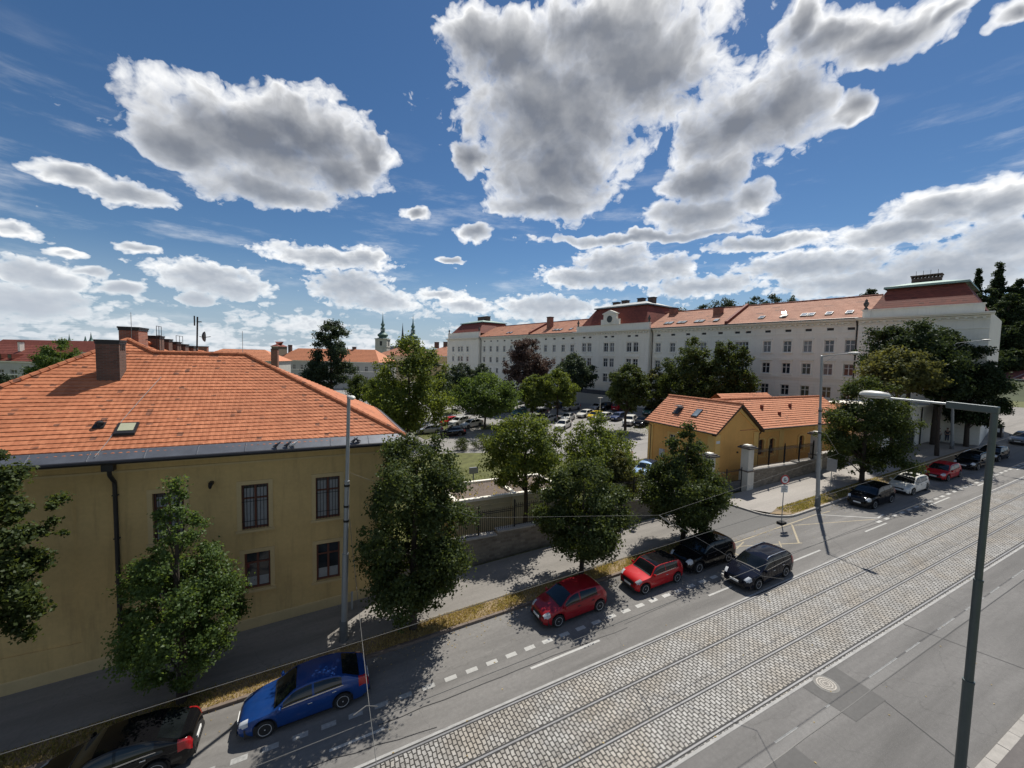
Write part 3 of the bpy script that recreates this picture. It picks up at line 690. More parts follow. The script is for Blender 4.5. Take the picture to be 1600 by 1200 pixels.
# ------------------------------------------------------------------ the ochre house on the left
YW = 24.1
yb = empty('ochre_house', (-6, YW, gz(-6)), 'two storey ochre house with big orange hip roof and barred windows in the left foreground', 'house')
fy = Fr((0, YW), (1, 0), (0, -1))
upw = [(-7.0, -5.82, 5.12, 7.5), (-3.5, -2.32, 5.18, 7.5), (-.12, 1.08, 5.22, 7.53)]
low = [(-7.0, -5.82, 1.95, 3.95), (-3.42, -2.28, 2.0, 3.93), (-.10, 1.07, 1.76, 3.83)]
b = MB(); wall_open(b, fy, -16.6, 4.0, -1.4, 9.3, upw + low + [(-15.9, -9.65, 1.0, 8.15)], .18)
fr_ = Fr((4.0, YW), (0, 1), (1, 0)); wall_open(b, fr_, 0, 12.5, -1.4, 9.3, [(1.6, 2.75, 5.2, 7.5), (5.0, 6.15, 5.2, 7.5), (8.4, 9.55, 5.2, 7.5), (1.6, 2.75, 1.9, 3.9), (5.0, 6.15, 1.9, 3.9)], .18)
b.quad(*[fy(p) for p in ((-15.9, -.07, 1.0), (-9.65, -.07, 1.0), (-9.65, -.07, 8.15), (-15.9, -.07, 8.15))])
b.quad((-16.6, YW, -1.4), (-16.6, 45.6, -1.4), (-16.6, 45.6, 9.3), (-16.6, YW, 9.3)); b.poly([(-16.6, 45.6, -1.4), (-2.6, 45.6, -1.4), (-2.6, 45.6, 9.3), (-9.4, 45.6, 13.9), (-16.6, 45.6, 9.3)])
b.quad((4.0, 36.6, -1.4), (-2.6, 36.6, -1.4), (-2.6, 36.6, 9.3), (4.0, 36.6, 9.3)); b.quad((-2.6, 36.6, -1.4), (-2.6, 45.6, -1.4), (-2.6, 45.6, 9.3), (-2.6, 36.6, 9.3))
b.build('wall', OCHRE, yb)
b = MB()                                                            # plinth, string course, cornice, window surrounds
def plinth(x0, x1):
    n = 6
    for i in range(n):
        a, c = x0 + (x1 - x0) * i / n, x0 + (x1 - x0) * (i + 1) / n
        k = len(b.v); pts = [(a, YW - .06, gz(a) - .1), (c, YW - .06, gz(c) - .1), (c, YW - .06, gz(c) + .62), (a, YW - .06, gz(a) + .62)]
        b.quad(*pts); b.quad(pts[3], pts[2], (c, YW + .01, gz(c) + .66), (a, YW + .01, gz(a) + .66))
plinth(-16.6, 4.06)
b.box(-16.7, YW - .05, 8.62, 4.05, YW - .003, 8.72); b.box(-16.8, YW - .30, 9.12, 4.25, YW - .003, 9.30); b.box(-16.75, YW - .16, 8.98, 4.15, YW - .003, 9.118)
b.box(4.003, YW - .30, 9.12, 4.30, 36.8, 9.30); b.box(4.003, YW - .05, 8.62, 4.05, 36.6, 8.72)
b.build('cornice', OCHRE2, yb)
for L_, bars in ((upw, True), (low, False)):
    for (a, c, e, f) in L_:
        s = MB(); t = .20
        for q in ((a - t, a - .002, e - .02, f + t), (c + .002, c + t, e - .02, f + t), (a - .001, c + .001, f + .002, f + t)): s.box(q[0], YW - .035, q[2], q[1], YW - .003, q[3])
        s.box(a - t - .06, YW - .11, e - .14, c + t + .06, YW - .003, e - .022)
        o = window(yb, fy, a, c, e, f, -.14, FRAMEB, 2, (.68,) if bars else (.70,), GLASS, t=.085)
        s.build('window_surround', OCHRE2, o)
        if bars:
            g = MB()
            for i in range(8): x = a + (c - a) * (i + .5) / 8; g.tube([(x, YW + .02, e + .02), (x, YW + .02, f - .02)], .013, 5)
            for q in (.18, .62): z = e + (f - e) * q; g.tube([(a, YW + .02, z), (c, YW + .02, z)], .014, 5)
            g.build('window_bars', IRON, o)
            k = MB()
            for i in range(5): x = a + (c - a) * (i + .2) / 5; k.quad((x, YW + .20, e + .15), (x + .13, YW + .2, e + .15), (x + .13, YW + .2, f - .1), (x, YW + .2, f - .1))
        k = MB(); k.quad((a + .1, YW + .187, e + .1), (c - .1, YW + .187, e + .1), (c - .1, YW + .187, e + (f - e) * (.9 if bars else .3)), (a + .1, YW + .187, e + (f - e) * (.9 if bars else .3))); k.build('curtain', CURT, o)
for (a, c, e, f) in [(1.6, 2.75, 5.2, 7.5), (5.0, 6.15, 5.2, 7.5), (8.4, 9.55, 5.2, 7.5), (1.6, 2.75, 1.9, 3.9), (5.0, 6.15, 1.9, 3.9)]: window(yb, fr_, a, c, e, f, -.14, FRAMEB, 2, (.68,))
# roof
E9 = 9.6
A_ = [(-17.1, 23.5, E9), (4.6, 23.5, E9), (-4, 30.3, 14.02), (-8.5, 30.3, 14.02), (-10, 31.4, 14.735)]
b = MB(); tiled_plane(b, A_, (1, 0, 0), .285, .030, .020, .26, .004)
tiled_plane(b, [(4.6, 23.5, E9), (4.6, 37.1, E9), (-4, 30.3, 14.02)], (0, 1, 0), .285, .04, .02, .26)
tiled_plane(b, [(4.6, 37.1, E9), (-2.1, 37.1, E9), (-8.5, 30.3, 14.02), (-4, 30.3, 14.02)], (1, 0, 0), .285, .04)
tiled_plane(b, [(-2.1, 37.1, E9), (-2.1, 46, E9), (-9.4, 46, 14.1), (-10, 31.4, 14.735), (-8.5, 30.3, 14.02)], (0, 1, 0), .285, .04)
tiled_plane(b, [(-17.1, 23.5, E9), (-17.1, 46, E9), (-9.4, 46, 14.1), (-10, 31.4, 14.735)], (0, 1, 0), .285, .04, .02, .26)
roof = b.build('roof', TILE, yb)
b = MB(); b.box(-16.9, 23.75, 9.3, 4.4, 36.9, 9.45); b.box(-16.9, 36.9, 9.3, -2.4, 45.8, 9.45); b.build('eaves_board', OCHRE2, yb)
b = MB(); ridge_caps(b, A_[1], A_[2]); ridge_caps(b, A_[2], A_[3]); ridge_caps(b, A_[3], A_[4]); ridge_caps(b, A_[0], A_[4]); ridge_caps(b, A_[4], (-9.4, 46, 14.1), .12, .5); b.build('ridge_tiles', TILE, roof, smooth=True)
b = MB()                                                            # zinc apron and dark gutter
b.quad((-17.2, 23.12, 9.40), (4.95, 23.12, 9.40), (4.75, 23.66, 9.76), (-17.1, 23.66, 9.76)); b.quad((4.95, 23.12, 9.40), (4.95, 37.3, 9.40), (4.5, 37.2, 9.72), (4.5, 23.6, 9.72))
for x in np.arange(-16.5, 4.6, 1.9): b.box(x, 23.13, 9.405, x + .03, 23.62, 9.43, lambda p: (p[0], p[1], p[2] + (p[1] - 23.12) * .667))
b.build('eaves_flashing', ZINC, roof)
b = MB(); b.tube([(-17.2, 23.13, 9.32), (4.95, 23.13, 9.32)], .10, 8); b.tube([(4.97, 23.13, 9.32), (4.97, 37.3, 9.32)], .10, 8); b.box(-17.2, 23.2, 9.20, 4.9, 23.75, 9.32); b.build('gutter', DARKM, roof, smooth=True)
b = MB(); b.box(-8.42, 23.15, 8.92, -8.02, 23.50, 9.24); b.tube([(-8.22, 23.35, 8.95), (-8.22, 23.38, 8.7), (-8.27, 23.95, 8.25), (-8.27, 23.98, 8.0), (-8.27, 23.98, -.3)], .085, 9)
for z in (7.6, 5.6, 3.6, 1.6): b.box(-8.38, 23.93, z, -8.16, 24.08, z + .05)
b.build('downpipe', DARKM, yb, smooth=True)
c1 = chimney('chimney', roof, -9.75, 28.45, .92, .85, 11.9, 14.68, BRICKD, over=.05, caph=.10)
o = MB()
for dx in (-.2, .0, .2): o.box(-9.289, 28.45 + dx - .05, 14.15, -9.27, 28.45 + dx + .05, 14.48)
o.build('flue_opening', BLACKP, c1)
c2 = chimney('chimney', roof, -10.1, 32.6, .9, 1.5, 13.6, 15.55, BRICKR, over=.06, caph=.10)
for (x, y, w, d, h) in ((-9.75, 34.9, .75, .9, 15.15), (-9.7, 36.7, .65, .8, 15.0), (-9.65, 38.3, .75, .9, 14.85), (-9.6, 40.3, .65, .9, 14.72), (-9.55, 42.2, .75, .9, 14.62)): chimney('chimney', roof, x, y, w, d, 13.2, h, BRICKD, over=.05, caph=.09)
for (y, h, w) in ((33.3, 15.75, .9), (37.3, 15.3, 1.6)):            # sweeps' rails
    b = MB()
    for i in range(3): b.tube([(-9.2 , y + w * i / 2, 13.9), (-9.2, y + w * i / 2, h)], .018, 5)
    for z in (h - .02, h - .6): b.tube([(-9.2, y, z), (-9.2, y + w, z)], .016, 5)
    b.build('roof_railing', IRON, roof)
b = MB(); b.tube([(-6.72, 31.2, 13.2), (-6.62, 31.2, 16.3)], .045, 7); b.tube([(-6.62, 31.2, 16.0), (-6.42, 31.2, 16.0)], .03, 5)
b.tube([(-6.78, 31.2, 15.75), (-6.78, 31.2, 16.35)], .04, 5); b.lathe([(.0, 0), (.16, .02), (.27, .07), (.33, .14)], (0, 0, 0), 14, lambda p: (-6.42 + p[2], 31.2 + p[0], 15.1 + p[1])); b.tube([(-6.55, 31.2, 15.1), (-6.3, 31.2, 15.05), (-5.98, 31.2, 15.12)], .02, 5)
b.build('antenna_mast', IRON, roof, smooth=True)
gw_ = mat('galvanised_wire', (.42, .42, .40), .4, .6)
for px_ in ((-9.95, 31.8, 14.6, 16.4), (-4.2, 30.4, 14.0, 15.5)): b = MB(); b.tube([px_[:3], (px_[0], px_[1], px_[3])], .015, 5); b.build('lightning_rod', gw_, roof)
q = lambda x, y, h=.10: (x, y, 9.6 + .65 * (y - 23.5) + h)
b = MB(); b.tube([q(-7.65, 28.2), q(-8.05, 26.6), q(-8.35, 25.3), q(-8.5, 24.0), q(-8.65, 23.3)], .014, 5); b.build('lightning_conductor', gw_, roof)
b = MB(); fl = lambda p: (p[0], p[1], 9.6 + .65 * (p[1] - 23.5) + p[2]); b.box(-8.42, 24.42, .05, -7.66, 25.05, .17, fl); sk = b.build('skylight', DARKM, roof)
b = MB(); b.box(-8.32, 24.56, .175, -7.76, 24.98, .19, fl); b.build('skylight_pane', mat('pale_skylight_glass', (.46, .46, .32), .25, var=.1), sk)
b = MB(); b.lathe([(.10, 0), (.09, .22), (.16, .23), (.16, .29), (.03, .36)], (-9.08, 25.05, 10.55), 10); b.box(-9.3, 24.9, .04, -8.9, 25.2, .09, fl); b.build('roof_vent', DARKM, roof, smooth=True)
b = MB(); b.box(-4.78, 23.72, 7.72, -4.62, 24.09, 7.86); b.tube([(-4.7, 24.1, 7.8), (-4.7, 23.75, 7.8)], .03, 6); b.lathe([(.05, 0), (.08, .12), (.08, .2)], (-4.7, 23.68, 7.6), 8); b.build('wall_lamp', IRON, yb)

# pigeons on the gutter
def bird(px, py, dark, lab, hd=1):
    p = onn(px, py, 23.3); z = 9.6; m = mat('pigeon_dark', (.05, .05, .06), .7, var=.3) if dark else mat('pigeon_pale', (.60, .59, .57), .7, var=.1)
    o = empty('pigeon', (p[0], 23.25, 9.47), lab, 'bird', 'pigeons on the gutter')
    b = MB(); b.lathe([(.005, -.19), (.035, -.14), (.05, -.08), (.085, .0), (.08, .06), (.045, .11), (.042, .14), (.045, .17), (.03, .2), (.01, .205), (.006, .235)], (0, 0, 0), 10, lambda q: (p[0] + hd * q[2] * .9, 23.25 + q[0], 9.60 + q[1] + max(0, q[2]) * .75 + min(0, q[2]) * .25))
    b.build('body', m, o, smooth=True)
    l = MB(); l.tube([(p[0] + .01, 23.225, 9.46), (p[0], 23.225, 9.55)], .006, 5); l.tube([(p[0] + .01, 23.275, 9.46), (p[0], 23.275, 9.55)], .006, 5); l.build('legs', mat('pigeon_leg', (.3, .09, .06), .7), o)
bird(432, 690, True, 'dark pigeon perched alone on the zinc eaves, leftmost of the birds')
bird(449, 699, True, 'small dark pigeon next to the white one on the gutter'); bird(459, 699, False, 'white pigeon sitting on the gutter edge')
bird(553, 692, True, 'dark pigeon on the gutter just right of the tall tram pole, nearer the pole'); bird(559, 692, True, 'dark pigeon at the right end of the row on the gutter', -1)

# ------------------------------------------------------------------ the long white palace-like building
PG = np.array([55.97, 117.39]); pa = R(-11.693); PU = (math.sin(pa), math.cos(pa)); PN = (-PU[1], PU[0])
fp = Fr(PG, PU, PN)
pb = empty('white_palace', (PG[0], PG[1], 3.36), 'very long white four storey building with red roofs and mansard pavilions behind the yard', 'building')
SECT = [(-98.5, -85.7, .7), (-85.7, -50.1, 0.), (-50.1, -27.9, .9), (-27.9, 18.9, 0.), (18.9, 42.0, .8)]
ROWS = [(16.25, 18.15), (12.65, 14.45), (9.05, 10.8), (5.6, 7.3)]
baysR = [-51.8, -55.2, -58.5, -61.8, -65.0, -73.2, -76.3, -79.2, -82.1, -84.7]; baysL = [16.5, 12.5, 8.6, 4.7, .9, -3, -7, -11, -15.4, -19, -22.6, -26]
ops = {i: [] for i in range(5)}; wins = []; trimw = []
def addw(si, c, hw, rows, nv=2, tall=0):
    for r in rows:
        z0, z1 = ROWS[r]; ops[si].append((c - hw, c + hw, z0, z1 + tall)); wins.append((si, c - hw, c + hw, z0, z1 + tall, nv)); trimw.append((si, c, hw, z0, z1 + tall, r))
for c in baysR: addw(1, c, .62, (0, 1, 2))
addw(1, -69.0, 1.15, (0,), 4); addw(1, -69.0, 1.15, (1,), 4)
for c in (-32, -39.1, -45.8):
    for d in (-.92, .92): addw(2, c + d, .70, (0, 1, 2), 2, .25)
for c in baysL: addw(3, c, .66, (0, 1, 2))
for c, hw in ((37.2, .8), (32.8, .8), (30.6, .8), (26.5, .8)): addw(4, c, hw, (0, 1, 2), 2)
addw(0, -95.2, .8, (0,))
vents = [(1, c, .45) for c in baysR] + [(1, -68.1, .45), (1, -70, .45)] + [(2, c + d, .45) for c in (-32, -39.1, -45.8) for d in (-1, 1)] + [(3, c, .5) for c in baysL]
for si, c, hw in vents: ops[si].append((c - hw, c + hw, 19.65, 20.05))
b = MB()
for i, (u0, u1, w) in enumerate(SECT): wall_open(b, fp, u0, u1, 2.0, 21.3, ops[i], .28, w)
ends = [(-98.5, .7, -16), (42.0, .8, -16)]
for u, w0, w1 in ends: b.quad(*[fp(p) for p in ((u, w0, 2.0), (u, w1, 2.0), (u, w1, 21.3), (u, w0, 21.3))])
for u, wa, wb in ((-85.7, 0, .7), (-50.1, 0, .9), (-27.9, 0, .9), (18.9, 0, .8)): b.quad(*[fp(p) for p in ((u, wa, 2.0), (u, wb, 2.0), (u, wb, 21.3), (u, wa, 21.3))])
b.quad(*[fp(p) for p in ((-98.5, -16, 2), (42, -16, 2), (42, -16, 21.3), (-98.5, -16, 21.3))])
b.build('wall', WHITE, pb)
b = MB()                                                            # bands, cornice, parapets, rustication
for (u0, u1, w) in SECT:
    e = .001
    B = lambda z0, z1, d, a=0.: b.box(u0 - a + e, w + .003, z0, u1 + a - e, w + d, z1, fp)
    B(12.0, 12.32, .16); B(11.72, 11.9, .08); B(8.15, 8.4, .12); B(15.2, 15.34, .06); B(19.25, 19.40, .07); B(20.35, 20.5, .10); B(20.72, 20.9, .22); B(20.95, 21.12, .55, .3 if w else 0); B(21.13, 21.32, .72, .35 if w else 0)
    z = 3.6
    while z < 11.6:
        blocks = [(u0, u1)]
        for o in sorted(ops[SECT.index((u0, u1, w))]):
            if o[2] < z + .40 and o[3] > z: blocks = [q for a, c in blocks for q in ((a, min(c, o[0] - .18)), (max(a, o[1] + .18), c)) if q[1] - q[0] > .1]
        for a, c in blocks:
            if not (8.1 < z + .40 and z < 8.45): b.box(a + .01, w + .002, z, c - .01, w + .045, z + .40, fp)
        z += .5
    k = u0 + .35
    while k < u1 - .2: b.box(k, w + .02, 20.52, k + .28, w + .34, 20.71, fp); k += .78
for (u0, u1, w, zt) in ((-97.9, -86.0, .5, 22.35), (-49.9, -28.1, .7, 22.6), (19.2, 41.8, .6, 23.2)):
    b.box(u0, w - .6, 21.325, u1, w, zt, fp); b.box(u0 - .1, w - .68, zt + .002, u1 + .1, w + .09, zt + .14, fp)
    for u in (u0 + .5, u1 - .5): b.box(u - .45, w + .003, 21.33, u + .45, w + .08, zt - .02, fp)
for u0, u1, w in ((-98.5, -97.6, .7), (-86.6, -85.7, .7), (-50.1, -49.2, .9), (-28.8, -27.9, .9), (18.9, 19.9, .8), (41.0, 42.0, .8), (23.0, 23.8, .8), (34.6, 35.3, .8), (-36.1, -35.2, .9), (-43.0, -42.1, .9)):
    z = 12.5
    while z < 19.0: b.box(u0 + .02, w + .002, z, u1 - .02, w + .05, z + .42, fp); z += .5
b.build('facade_trim', WHITE2, pb)
def surround(si, c, hw, z0, z1, r, par):
    b = MB(); w = SECT[si][2]
    b.box(c - hw - .28, w + .003, z0 - .20, c + hw + .28, w + .17, z0 - .03, fp)
    for s in (-1, 1): b.box(min(c + s * hw * 1.0, c + s * (hw + .2)) + .002, w + .003, z0 - .02, max(c + s * hw, c + s * (hw + .2)) - .002, w + .06, z1, fp)
    b.box(c - hw - .2, w + .003, z1 + .002, c + hw + .2, w + .07, z1 + .22, fp)
    if r == 1:
        b.box(c - hw - .35, w + .003, z1 + .42, c + hw + .35, w + .26, z1 + .56, fp)
        if si in (2, 4, 0):
            n = 8; pts = [(c - hw - .35 + (2 * hw + .7) * i / n, z1 + .565 + .55 * math.sin(math.pi * i / n)) for i in range(n + 1)]
            k = len(b.v)
            for u, z in pts: b.v += [fp((u, w + .003, z)), fp((u, w + .22, z)), fp((u, w + .003, z1 + .562)), fp((u, w + .22, z1 + .562))]
            for i in range(n):
                a = k + 4 * i; b.f += [(a, a + 4, a + 5, a + 1), (a + 1, a + 5, a + 7, a + 3)]; b.m += [0, 0]
    if r == 0: b.box(c - hw - .25, w + .003, z1 + .26, c + hw + .25, w + .14, z1 + .36, fp)
    b.build('window_surround', WHITE2, par)
gl2 = mat_glass('palace_glass', (.028, .033, .04), .08); gl3 = mat_glass('curtained_glass', (.12, .125, .13), .15)
rp = random.Random(3)
for (si, a, c, z0, z1, nv), tw in zip(wins, trimw): surround(*tw, window(pb, fp, a, c, z0, z1, SECT[si][2] - .16, FRAMEW, nv, (.62,), gl3 if rp.random() < .3 else gl2, t=.10))
b = MB()
for si, c, hw in vents: w = SECT[si][2] - .22; b.quad(*[fp(p) for p in ((c - hw, w, 19.6), (c + hw, w, 19.6), (c + hw, w, 20.1), (c - hw, w, 20.1))])
b.build('attic_vents', mat('dark_vent', (.05, .05, .05), .8, var=.2), pb)
# roofs
b = MB()
for u0, u1 in ((-86.5, -49.0), (-28.5, 20.5)):
    tiled_plane(b, [fp((u0, .55, 21.42)), fp((u1, .55, 21.42)), fp((u1, -8, 25.55)), fp((u0, -8, 25.55))], (*PU, 0), .55, .05)
    b.quad(*[fp(p) for p in ((u0, -8, 25.5), (u1, -8, 25.5), (u1, -16.4, 21.4), (u0, -16.4, 21.4))])
pr_ = b.build('roof', TILE3, pb)
for ua, ub in ((-86.5, -48), (-29.5, 21)): b = MB(); ridge_caps(b, fp((ua, -8, 25.55)), fp((ub, -8, 25.55)), .16, .6); b.build('ridge_tiles', TILED, pr_)
b = MB()
for u0, u1 in ((-85.6, -50.2), (-27.8, 18.8)): b.tube([fp((u0, .72, 21.36)), fp((u1, .72, 21.36))], .10, 7)
for u, w in ((-85.4, .12), (-50.4, .12), (-27.5, .12), (18.5, .12)): b.tube([fp((u, .72, 21.3)), fp((u, w, 20.2)), fp((u, w, 3.0))], .09, 6)
b.build('gutter', DARKM, pr_)
def frust(b, u0, u1, w0, w1, z0, a0, a1, c0_, c1_, z1):
    P = [(u0, w0, z0), (u1, w0, z0), (u1, w1, z0), (u0, w1, z0)]; Q = [(a0, c0_, z1), (a1, c0_, z1), (a1, c1_, z1), (a0, c1_, z1)]
    for i in range(4): j = (i + 1) % 4; b.quad(*[fp(p) for p in (P[i], P[j], Q[j], Q[i])])
    b.quad(*[fp(p) for p in Q])
def mansard(u0, u1, w0, zb, a0, a1, c0_, zt, t0, t1, d0, d1, ztop, metal):
    b = MB(); b.quad(*[fp(p) for p in ((u0 - .3, w0, 21.2), (u1 + .3, w0, 21.2), (u1 + .3, w0, zb), (u0 - .3, w0, zb))])
    P = [(u0, w0, zb), (u1, w0, zb), (u1, -16.6, zb), (u0, -16.6, zb)]; Q = [(a0, c0_, zt), (a1, c0_, zt), (a1, -13.5, zt), (a0, -13.5, zt)]
    for i in range(4):
        j = (i + 1) % 4; d = np.array(fp(P[j])) - np.array(fp(P[i])); tiled_plane(b, [fp(P[i]), fp(P[j]), fp(Q[j]), fp(Q[i])], d, .42, .012)
    o = b.build('mansard_roof', TILED, pb)
    m = MB(); frust(m, a0 - .5, a1 + .5, c0_ + .5, -14, zt + .02, a0 - .45, a1 + .45, c0_ + .45, -13.9, zt + .30); frust(m, a0 - .3, a1 + .3, c0_ + .3, -13.8, zt + .305, t0, t1, d0, d1, ztop)
    m.build('roof_cap', metal, o); return o
PALEM = mat('pale_sheet_metal', (.25, .27, .27), .55, .3, var=.15, scale=.8)
m1_ = mansard(-49.0, -28.6, .1, 22.3, -46.4, -31.3, -3.2, 27.2, -43.4, -34.6, -7.2, -10, 28.7, PALEM)
m2_ = mansard(19.9, 41.2, 0., 22.9, 23.0, 38.2, -3.4, 27.0, 28.5, 33.0, -7.5, -10, 28.5, COPPER)
m3_ = mansard(-97.6, -86.6, .0, 22.1, -95.7, -88.0, -3.2, 25.7, -93.0, -89.6, -7.2, -9.5, 26.9, COPPER)
def pchim(parent, u, w, du, dw, z0, z1, m=BRICKD):
    b = MB(); b.box(u - du / 2, w - dw / 2, z0, u + du / 2, w + dw / 2, z1 - .2, fp); o = b.build('chimney', m, parent)
    c = MB(); c.box(u - du / 2 - .12, w - dw / 2 - .12, z1 - .195, u + du / 2 + .12, w + dw / 2 + .12, z1, fp); c.build('chimney_cap', DARKM, o); return o
for u, z in ((-33.6, 29.4), (-36.4, 29.6), (-41.2, 29.7), (-44.2, 29.6)): pchim(m1_, u, -8.2, 1.6, 1.2, 26.8, z)
pchim(m2_, 30.3, -8.6, 6.5, 1.6, 27.5, 29.9)
q = MB()
b = MB(); b.box(-92.8, -9, 26.2, -89.7, -7.6, 27.55, fp)
for i in range(9): u = -92.8 + 3.1 * i / 8; b.box(u - .06, -9, 27.553, u + .06, -7.6, 27.85, fp)
b.box(-92.95, -9.1, 27.855, -89.55, -7.5, 28.02, fp)
for i in range(4): u = -92.4 + .78 * i; b.tube([fp((u, -8.3, 28.0)), fp((u, -8.3, 28.75))], .025, 4)
b.build('chimney_stack', BRICKD, m3_)
for u, z, w_ in ((-13.1, 26.6, -3.6), (-50.8, 26.4, -7), (-61.9, 25.5, -5)): pchim(pr_, u, w_, 1.5, 1.3, 22, z, BRICKR)
b = MB()
for u in (-66.4, -8.6):
    for i in range(8):
        a, c = .5 - 8.4 * i / 8, .5 - 8.4 * (i + 1) / 8; za, zc = 21.42 + 4.13 * (.55 - a) / 8.55, 21.42 + 4.13 * (.55 - c) / 8.55
        k = len(b.v); b.v += [fp(p) for p in ((u, a, za - .2), (u + .5, a, za - .2), (u + .5, c, zc - .2), (u, c, zc - .2), (u, a, za + .55), (u + .5, a, za + .55), (u + .5, c, zc + .55), (u, c, zc + .55))]
        for f in ((0, 3, 2, 1), (4, 5, 6, 7), (0, 1, 5, 4), (1, 2, 6, 5), (2, 3, 7, 6), (3, 0, 4, 7)): b.f.append(tuple(k + i2 for i2 in f)); b.m.append(0)
b.build('fire_wall', TILED, pr_)
SKYG = mat_glass('roof_window_glass', (.30, .33, .36), .12); SKYM = mat('mirror_roof_window', (.75, .76, .78), .035, .9, var=.03)
def rwin(u, w, s=.9, m=SKYG, nrm=None):
    z = 21.42 + 4.13 * (.55 - w) / 8.55; sl_ = 4.13 / 8.55
    fr2 = lambda p: fp((u + p[0], w + p[1], z - p[1] * sl_ + p[2]))
    b = MB(); b.box(-s / 2, -s * .6, .08, s / 2, s * .6, .22, fr2); o = b.build('roof_window', DARKM, pr_)
    g = MB()
    if nrm is None: g.quad(*[fr2(p) for p in ((-s / 2 + .08, s * .5, .228), (s / 2 - .08, s * .5, .228), (s / 2 - .08, -s * .5, .228), (-s / 2 + .08, -s * .5, .228))])
    else:
        n = nrm / np.linalg.norm(nrm); a = np.cross([0, 0, 1.], n); a /= np.linalg.norm(a); c = np.cross(n, a); o3 = np.array(fr2((0, 0, .75)))
        g.quad(*[o3 + a * i * .30 + c * j * .30 for i, j in ((-1, -1), (1, -1), (1, 1), (-1, 1))])
    g.build('roof_pane', m, o)
for u in (-52.7, -53.7, -55.7, -56.7, -59.5, -60.5, -63.4, -71.5, -78.0, -79.0, -81.4, -84.0, 4.7, 3.0, -17.4, -18.6, -20.0, -24): rwin(u, -1.4)
w_ = -1.4; zz = 21.42 + 4.13 * (.55 - w_) / 8.55 + .75; q_ = np.array(fp((-75.0, w_, zz))); tocam = np.array([0, 0, EYE]) - q_; tocam /= np.linalg.norm(tocam)
rwin(-75.0, w_, .95, SKYM, tocam + np.array(sdir))                  # an open roof window that throws the sun back
# clock gable
b = MB(); b.box(-41.0, .3, 22.75, -37.2, 1.0, 25.2, fp); b.box(-41.3, .2, 25.203, -36.9, 1.12, 25.4, fp)
k = len(b.v); b.v += [fp(p) for p in ((-41.2, .3, 25.402), (-37.0, .3, 25.402), (-39.1, .3, 26.15), (-41.2, 1.1, 25.402), (-37.0, 1.1, 25.402), (-39.1, 1.1, 26.15))]
for f in ((0, 2, 1), (3, 4, 5), (0, 3, 5, 2), (1, 2, 5, 4), (0, 1, 4, 3)): b.f.append(tuple(k + i for i in f)); b.m.append(0)
for s in (-1, 1): b.box(-39.1 + s * 2.3 - .4, .35, 22.75, -39.1 + s * 2.3 + .4, .95, 24.0, fp)
cg = b.build('clock_gable', WHITE2, pb)
b = MB(); n = 20; ring = [(-39.1 + .82 * math.cos(2 * math.pi * i / n), 24.0 + .82 * math.sin(2 * math.pi * i / n)) for i in range(n)]; b.poly([fp((u, 1.01, z)) for u, z in ring]); b.build('round_window', mat('dark_dial', (.035, .045, .045), .4, var=.2), cg)
b = MB(); b.tube([fp((-39.1 + .92 * math.cos(2 * math.pi * i / n), 1.03, 24.0 + .92 * math.sin(2 * math.pi * i / n))) for i in range(n + 1)], .10, 6); b.build('round_frame', WHITE2, cg)
b = MB()
for u, w, z in ((-28.4, .4, 22.75), (-49.6, .4, 22.75), (41.5, .3, 23.35), (19.5, .3, 23.35), (-86.3, .2, 22.5)): b.lathe([(.25, 0), (.25, .25), (.12, .35), (.3, .7), (.34, .95), (.15, 1.25), (.2, 1.35), (.03, 1.6)], fp((u, w, z)), 8)
b.build('parapet_urns', mat('dark_stone', (.09, .085, .08), .9, var=.3), pb)
# retaining bank by the yard
b = MB(); b.box(-47.5, 3.2, 2.6, -27.0, 3.6, 6.0, fp); o = b.build('retaining_wall', PALEG); tag(o, 'pale grey low retaining wall at the foot of the white palace behind the parked cars', 'wall')
b = MB(); fp2 = lambda z0, z1: b.box(-45.5, 3.42, z0, -28.5, 3.5, z1, fp)
for i in range(11): u = -46.5 + 19 * i / 10; b.tube([fp((u, 3.4, 6.0)), fp((u, 3.4, 7.15))], .04, 5)
ob = b.build('railing_panel', mat('dark_blue_grey_panel', (.06, .07, .09), .6, var=.2)); tag(ob, 'dark blue grey fence with posts standing on the pale retaining wall', 'fence')
b = MB(); b.box(-46.5, 3.36, 6.05, -27.5, 3.39, 7.1, fp); b.build('boards', MATS['dark_blue_grey_panel'], ob)

# ------------------------------------------------------------------ the golden gatehouse
gb = empty('gatehouse', (38, 27, gz(38)), 'golden yellow gatehouse with a front gable and a long wing under bright clay tiles', 'gatehouse')
GZ = 1.7; fg = Fr((34.75, 27), (1, 0), (0, -1)); fgl = Fr((34.75, 27), (0, 1), (-1, 0))
b = MB(); gw = 6.5; hw = gw / 2; ez, rz = 7.55, 10.05
b.mi = 0
for pts in ([(0, 0, GZ), (gw, 0, GZ), (gw, 0, ez), (hw, 0, rz - .1), (0, 0, ez)],): b.poly([fg(p) for p in pts])
wall_open(b, fgl, 0, 8.7, GZ, ez, [(4.75, 5.6, 4.75, 6.35)], .15)
b.poly([fg(p) for p in ((0, -8.7, GZ), (0, -8.7, ez), (hw, -8.7, rz - .1), (gw, -8.7, ez), (gw, -8.7, GZ))]); b.quad(*[fg(p) for p in ((gw, 0, GZ), (gw, -8.7, GZ), (gw, -8.7, ez), (gw, 0, ez))])
aw = [(41.15 - 34.75, 41.95 - 34.75, 4.7, 6.0), (42.85 - 34.75, 43.65 - 34.75, 4.7, 6.0)]
fw = Fr((34.75, 27.35), (1, 0), (0, -1)); wall_open(b, fw, gw, 24.5, GZ, 7.45, [(7.1, 8.0, 4.6, 6.2), (8.9, 9.8, 4.6, 6.2), (14.2, 15.1, 4.6, 6.2)], .2)
